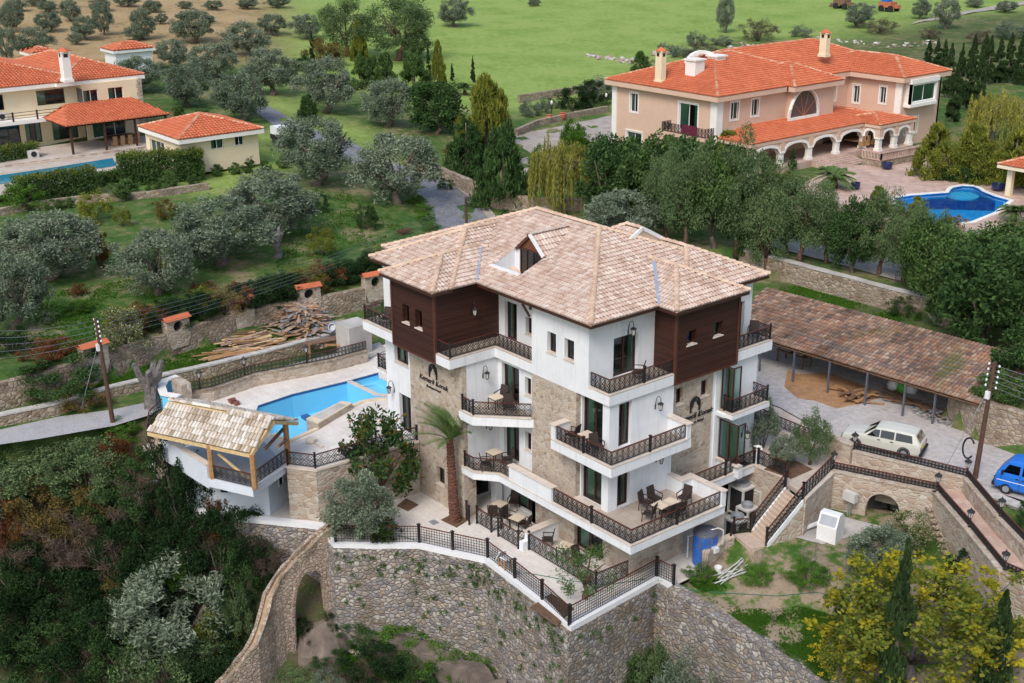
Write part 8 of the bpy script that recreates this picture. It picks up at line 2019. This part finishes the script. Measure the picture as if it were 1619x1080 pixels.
# patchy garden, lower right
plant('fig',1442,1082,320,240,'large fig tree with yellow autumn leaves at the lower right'); plant('fig',1350,1085,130,120,'smaller yellow fig tree at the lower left of the large one'); plant('cypress',1405,1130,70,300,'tall dark cypress in front of the fig tree', None, .2); plant('cypress',1562,1140,72,235,'second dark cypress to the right of the fig tree', None, .2)
plant('olive_bush',1385,912,118,92,'grey olive bush in the patchy garden'); plant('bush_pale',1432,872,90,82,'shrub with pale blossom in front of the arched opening'); plant('bush_dark',1525,912,64,54,'dark ivy clump on the walkway wall'); plant('bush_dark',1345,965,80,50,'dark citrus-like bush left of the fig')
plant('bush_bright',1200,922,60,24,'round low green clump in the patchy garden, left'); plant('bush_bright',1280,918,82,32,'round low green clump in the patchy garden, right'); plant('bush_bright',1110,918,60,20,'low green clump at the fence end')
plant('bare',1285,908,64,86,'bare white-stemmed sapling in front of the concrete pad'); plant('bare',1200,915,30,70,'thin bare sapling in the left green clump'); plant('bare',1108,922,50,130,'tall thin bare sapling in front of the blue tank'); plant('bare',1220,990,30,60,'tiny bare sapling in the grass near the garden wall')
plant('bush_mid',1620,880,50,60,'green bush on the rubble wall at the right edge'); plant('bush_mid',1560,1000,60,50,'green bush below the walkway corner')
place_plants()
# the date palm beside the stone tower: leaning trunk, fronds blown to the left
x, y, _ = at(719, 824, 0); px_ = empty('date_palm', (x,y,0), 'slender date palm with red-brown trunk in front of the stone tower', 'palm')
r = random.Random(4); tx, ty, tz_ = ux(711, 700, y)[0], y, 4.7; m = MB(); K = 26; prof = []
c0 = np.array((x,y,0)); c1 = np.array((tx,ty,tz_))
for i in range(K):
    a = c0+(c1-c0)*i/K; b = c0+(c1-c0)*(i+.85)/K; w = .31-.12*i/K
    vs = []; n = 11
    for q, ww in ((a, w*.86), (b, w*1.06)): vs += [q+np.array((ww*cos(2*pi*k/n+i*.3), ww*sin(2*pi*k/n+i*.3), 0)) for k in range(n)]
    m.add(vs, [(k, (k+1) % n, n+(k+1) % n, n+k) for k in range(n)]+[tuple(range(n, 2*n))])
jitter(m, .02, 4); m.build('trunk', plain('red_palm_trunk', (.17,.075,.05), .9, var=.5, vs=9, bumps=1), px_)
m = MB()
for i in range(27):
    a = r.uniform(0, 2*pi); el = r.uniform(.5, 1.5); L = r.uniform(2.9, 4.1); wind = np.array((-1.7, -.3, 0))*r.uniform(.4, 1.2)
    pts = []
    for j in range(10):
        t = j/9; q = c1+np.array((cos(a)*cos(el), sin(a)*cos(el), sin(el)))*L*t*.8+wind*t*t*.9+np.array((0,0,-1.25*t*t)); pts.append(q)
    m.tube(pts, [.03*(1-t/10.5) for t in range(10)], 4)
    for j in range(2, 10):
        dr = pts[j]-pts[j-1]; dr /= np.linalg.norm(dr); side = np.cross(dr, (0,0,1)); side /= np.linalg.norm(side)
        for h in range(4):
            p0 = pts[j-1]+(pts[j]-pts[j-1])*h/4; ln = .55*sin(pi*min(1,.2+.75*(j-1+h/4)/9))
            for sg in (-1,1):
                tip = p0+side*sg*ln*.6+dr*ln*.8+np.array((-.06,0,.04)); m.add([p0-dr*.025, tip, p0+dr*.03], [(0,1,2)])
m.build('fronds', M['palm'], px_)
# box hedges of the cream villa
def hedge(a, b, w, h, z, label, mt='midleaf', n=9000, top='yellowgreen'):
    ax_, ay_ = a; bx_, by_ = b; L = math.hypot(bx_-ax_, by_-ay_); u = np.array(((bx_-ax_)/L, (by_-ay_)/L)); v = np.array((-u[1], u[0])); rr = np.random.RandomState(int(L*10))
    N = int(L/.6)*3*max(2, int(h/.5)); cs = []
    for i in np.arange(.3, L, .45):
        for j in (-.5,0,.5):
            for k in np.arange(.25, h, .45): cs.append((ax_+u[0]*i+v[0]*j*w*.7+rr.normal()*.06, ay_+u[1]*i+v[1]*j*w*.7+rr.normal()*.06, z+k+rr.normal()*.06))
    o = bpy.data.objects.new('hedge', leaves_mesh('hedge', cs, [.38]*len(cs), 55, .20, .09, M[mt], .4, .5, seed=3)); C.objects.link(o); tag(o, label, 'hedge')
    cs2 = [c for c in cs if c[2] > z+h-.5]; c2 = bpy.data.objects.new('top_shoots', leaves_mesh('shoots', [(q[0],q[1],q[2]+.15) for q in cs2], [.36]*len(cs2), 30, .22, .07, M[top], .5, .9, seed=5)); C.objects.link(c2); c2.parent = o  # shoots along the hedge top take their own leaf material
    return o
h1a, h1b = on(25,326)[:2], on(152,306)[:2]; hedge(h1a, h1b, 1.4, 2.9, tz(*h1a)-.3, 'long clipped hedge below the turquoise pool, left block')
h2a, h2b = on(188,292)[:2], on(322,284)[:2]; hedge(h2a, h2b, 1.5, 3.0, tz(*h2a)-.3, 'tall clipped hedge with golden shoots between pool and annex')
h3a, h3b = on(-10,262)[:2], on(62,246)[:2]; hedge(h3a, h3b, .9, 1.2, 7.5, 'low planted hedge on the terrace edge by the porch steps')
h4a, h4b = on(152,296)[:2], on(190,288)[:2]; hedge(h4a, h4b, .8, 1.6, tz(*h4a)-.2, 'short dark hedge piece joining the two tall hedges', top='midleaf')
hedge(at(1478,284,4.8)[:2], at(1560,291,4.8)[:2], 1.2, 1.6, 4.8, 'dark rounded hedge along the back of the villa pool terrace', top='darkleaf', mt='darkleaf')
weeds = bpy.data.objects.new('wall_weeds', leaves_mesh('wall_weeds', WEEDS, [.22]*len(WEEDS), 40, .12, .05, M['midleaf'], .1, .3, seed=2)); C.objects.link(weeds); tag(weeds, 'weeds and creepers rooted in the joints of the high rubble wall', 'weeds', kind='stuff')
# grass on near ground
def grass(name, polypx, z, n, h, label, seed, mat='grass'):
    P = [on(*q)[:2] if z is None else at(*q, z)[:2] for q in polypx]; r = np.random.RandomState(seed); xs = [p[0] for p in P]; ys = [p[1] for p in P]
    X = r.uniform(min(xs), max(xs), n*3); Y = r.uniform(min(ys), max(ys), n*3); m = inpoly_np(X, Y, P)
    nz = np.sin(X*1.7+seed)*np.cos(Y*1.3)+np.sin(X*.6)*np.sin(Y*.9+2); m &= nz+r.normal(size=len(X))*.5+.5*np.sin(X*4.1)*np.cos(Y*3.7) > -.15; X = X[m][:n]; Y = Y[m][:n]; Z = tz_np(X, Y)
    c = np.stack([X, Y, Z+h*.4], 1); me = leaves_mesh(name, c, [h*.5]*len(c), 7, h*1.1, h*.22, M[mat], .3, 1.6, flat=.5, seed=seed)
    o = bpy.data.objects.new(name, me); C.objects.link(o); tag(o, label, 'grass', kind='stuff')
grass('garden_grass', [(1120,945),(1180,965),(1260,955),(1330,975),(1330,1040),(1310,1080),(1230,1030)], None, 8000, .11, 'green grass patch along the garden wall', 1)
grass('garden_grass', [(1090,925),(1130,915),(1150,935),(1110,940)], None, 1200, .12, 'grass at the fence end', 2)
grass('gully_grass', [(560,1000),(680,1000),(760,1030),(830,1090),(530,1090)], None, 6000, .22, 'lush green ground cover on the gully floor', 3)
grass('verge_grass', [(0,672),(90,648),(180,620),(262,598),(340,578),(400,552),(370,535),(300,556),(200,588),(100,635),(0,655)], None, 3000, .14, 'bright grass verge between low wall and garden wall', 4)
grass('shed_grass', [(1240,448),(1400,492),(1460,506),(1440,512),(1370,498),(1230,462)], None, 1500, .16, 'grass strip between shed roof and stone wall', 5)
grass('orchard_grass', [(30,470),(220,440),(300,480),(200,545),(60,560)], None, 2600, .16, 'tufty grass under the left olive trees', 6)
grass('orchard_grass', [(540,300),(600,330),(650,370),(560,400),(470,420),(430,430),(470,350)], None, 2600, .15, 'tufty grass between olive grove and lane', 7)
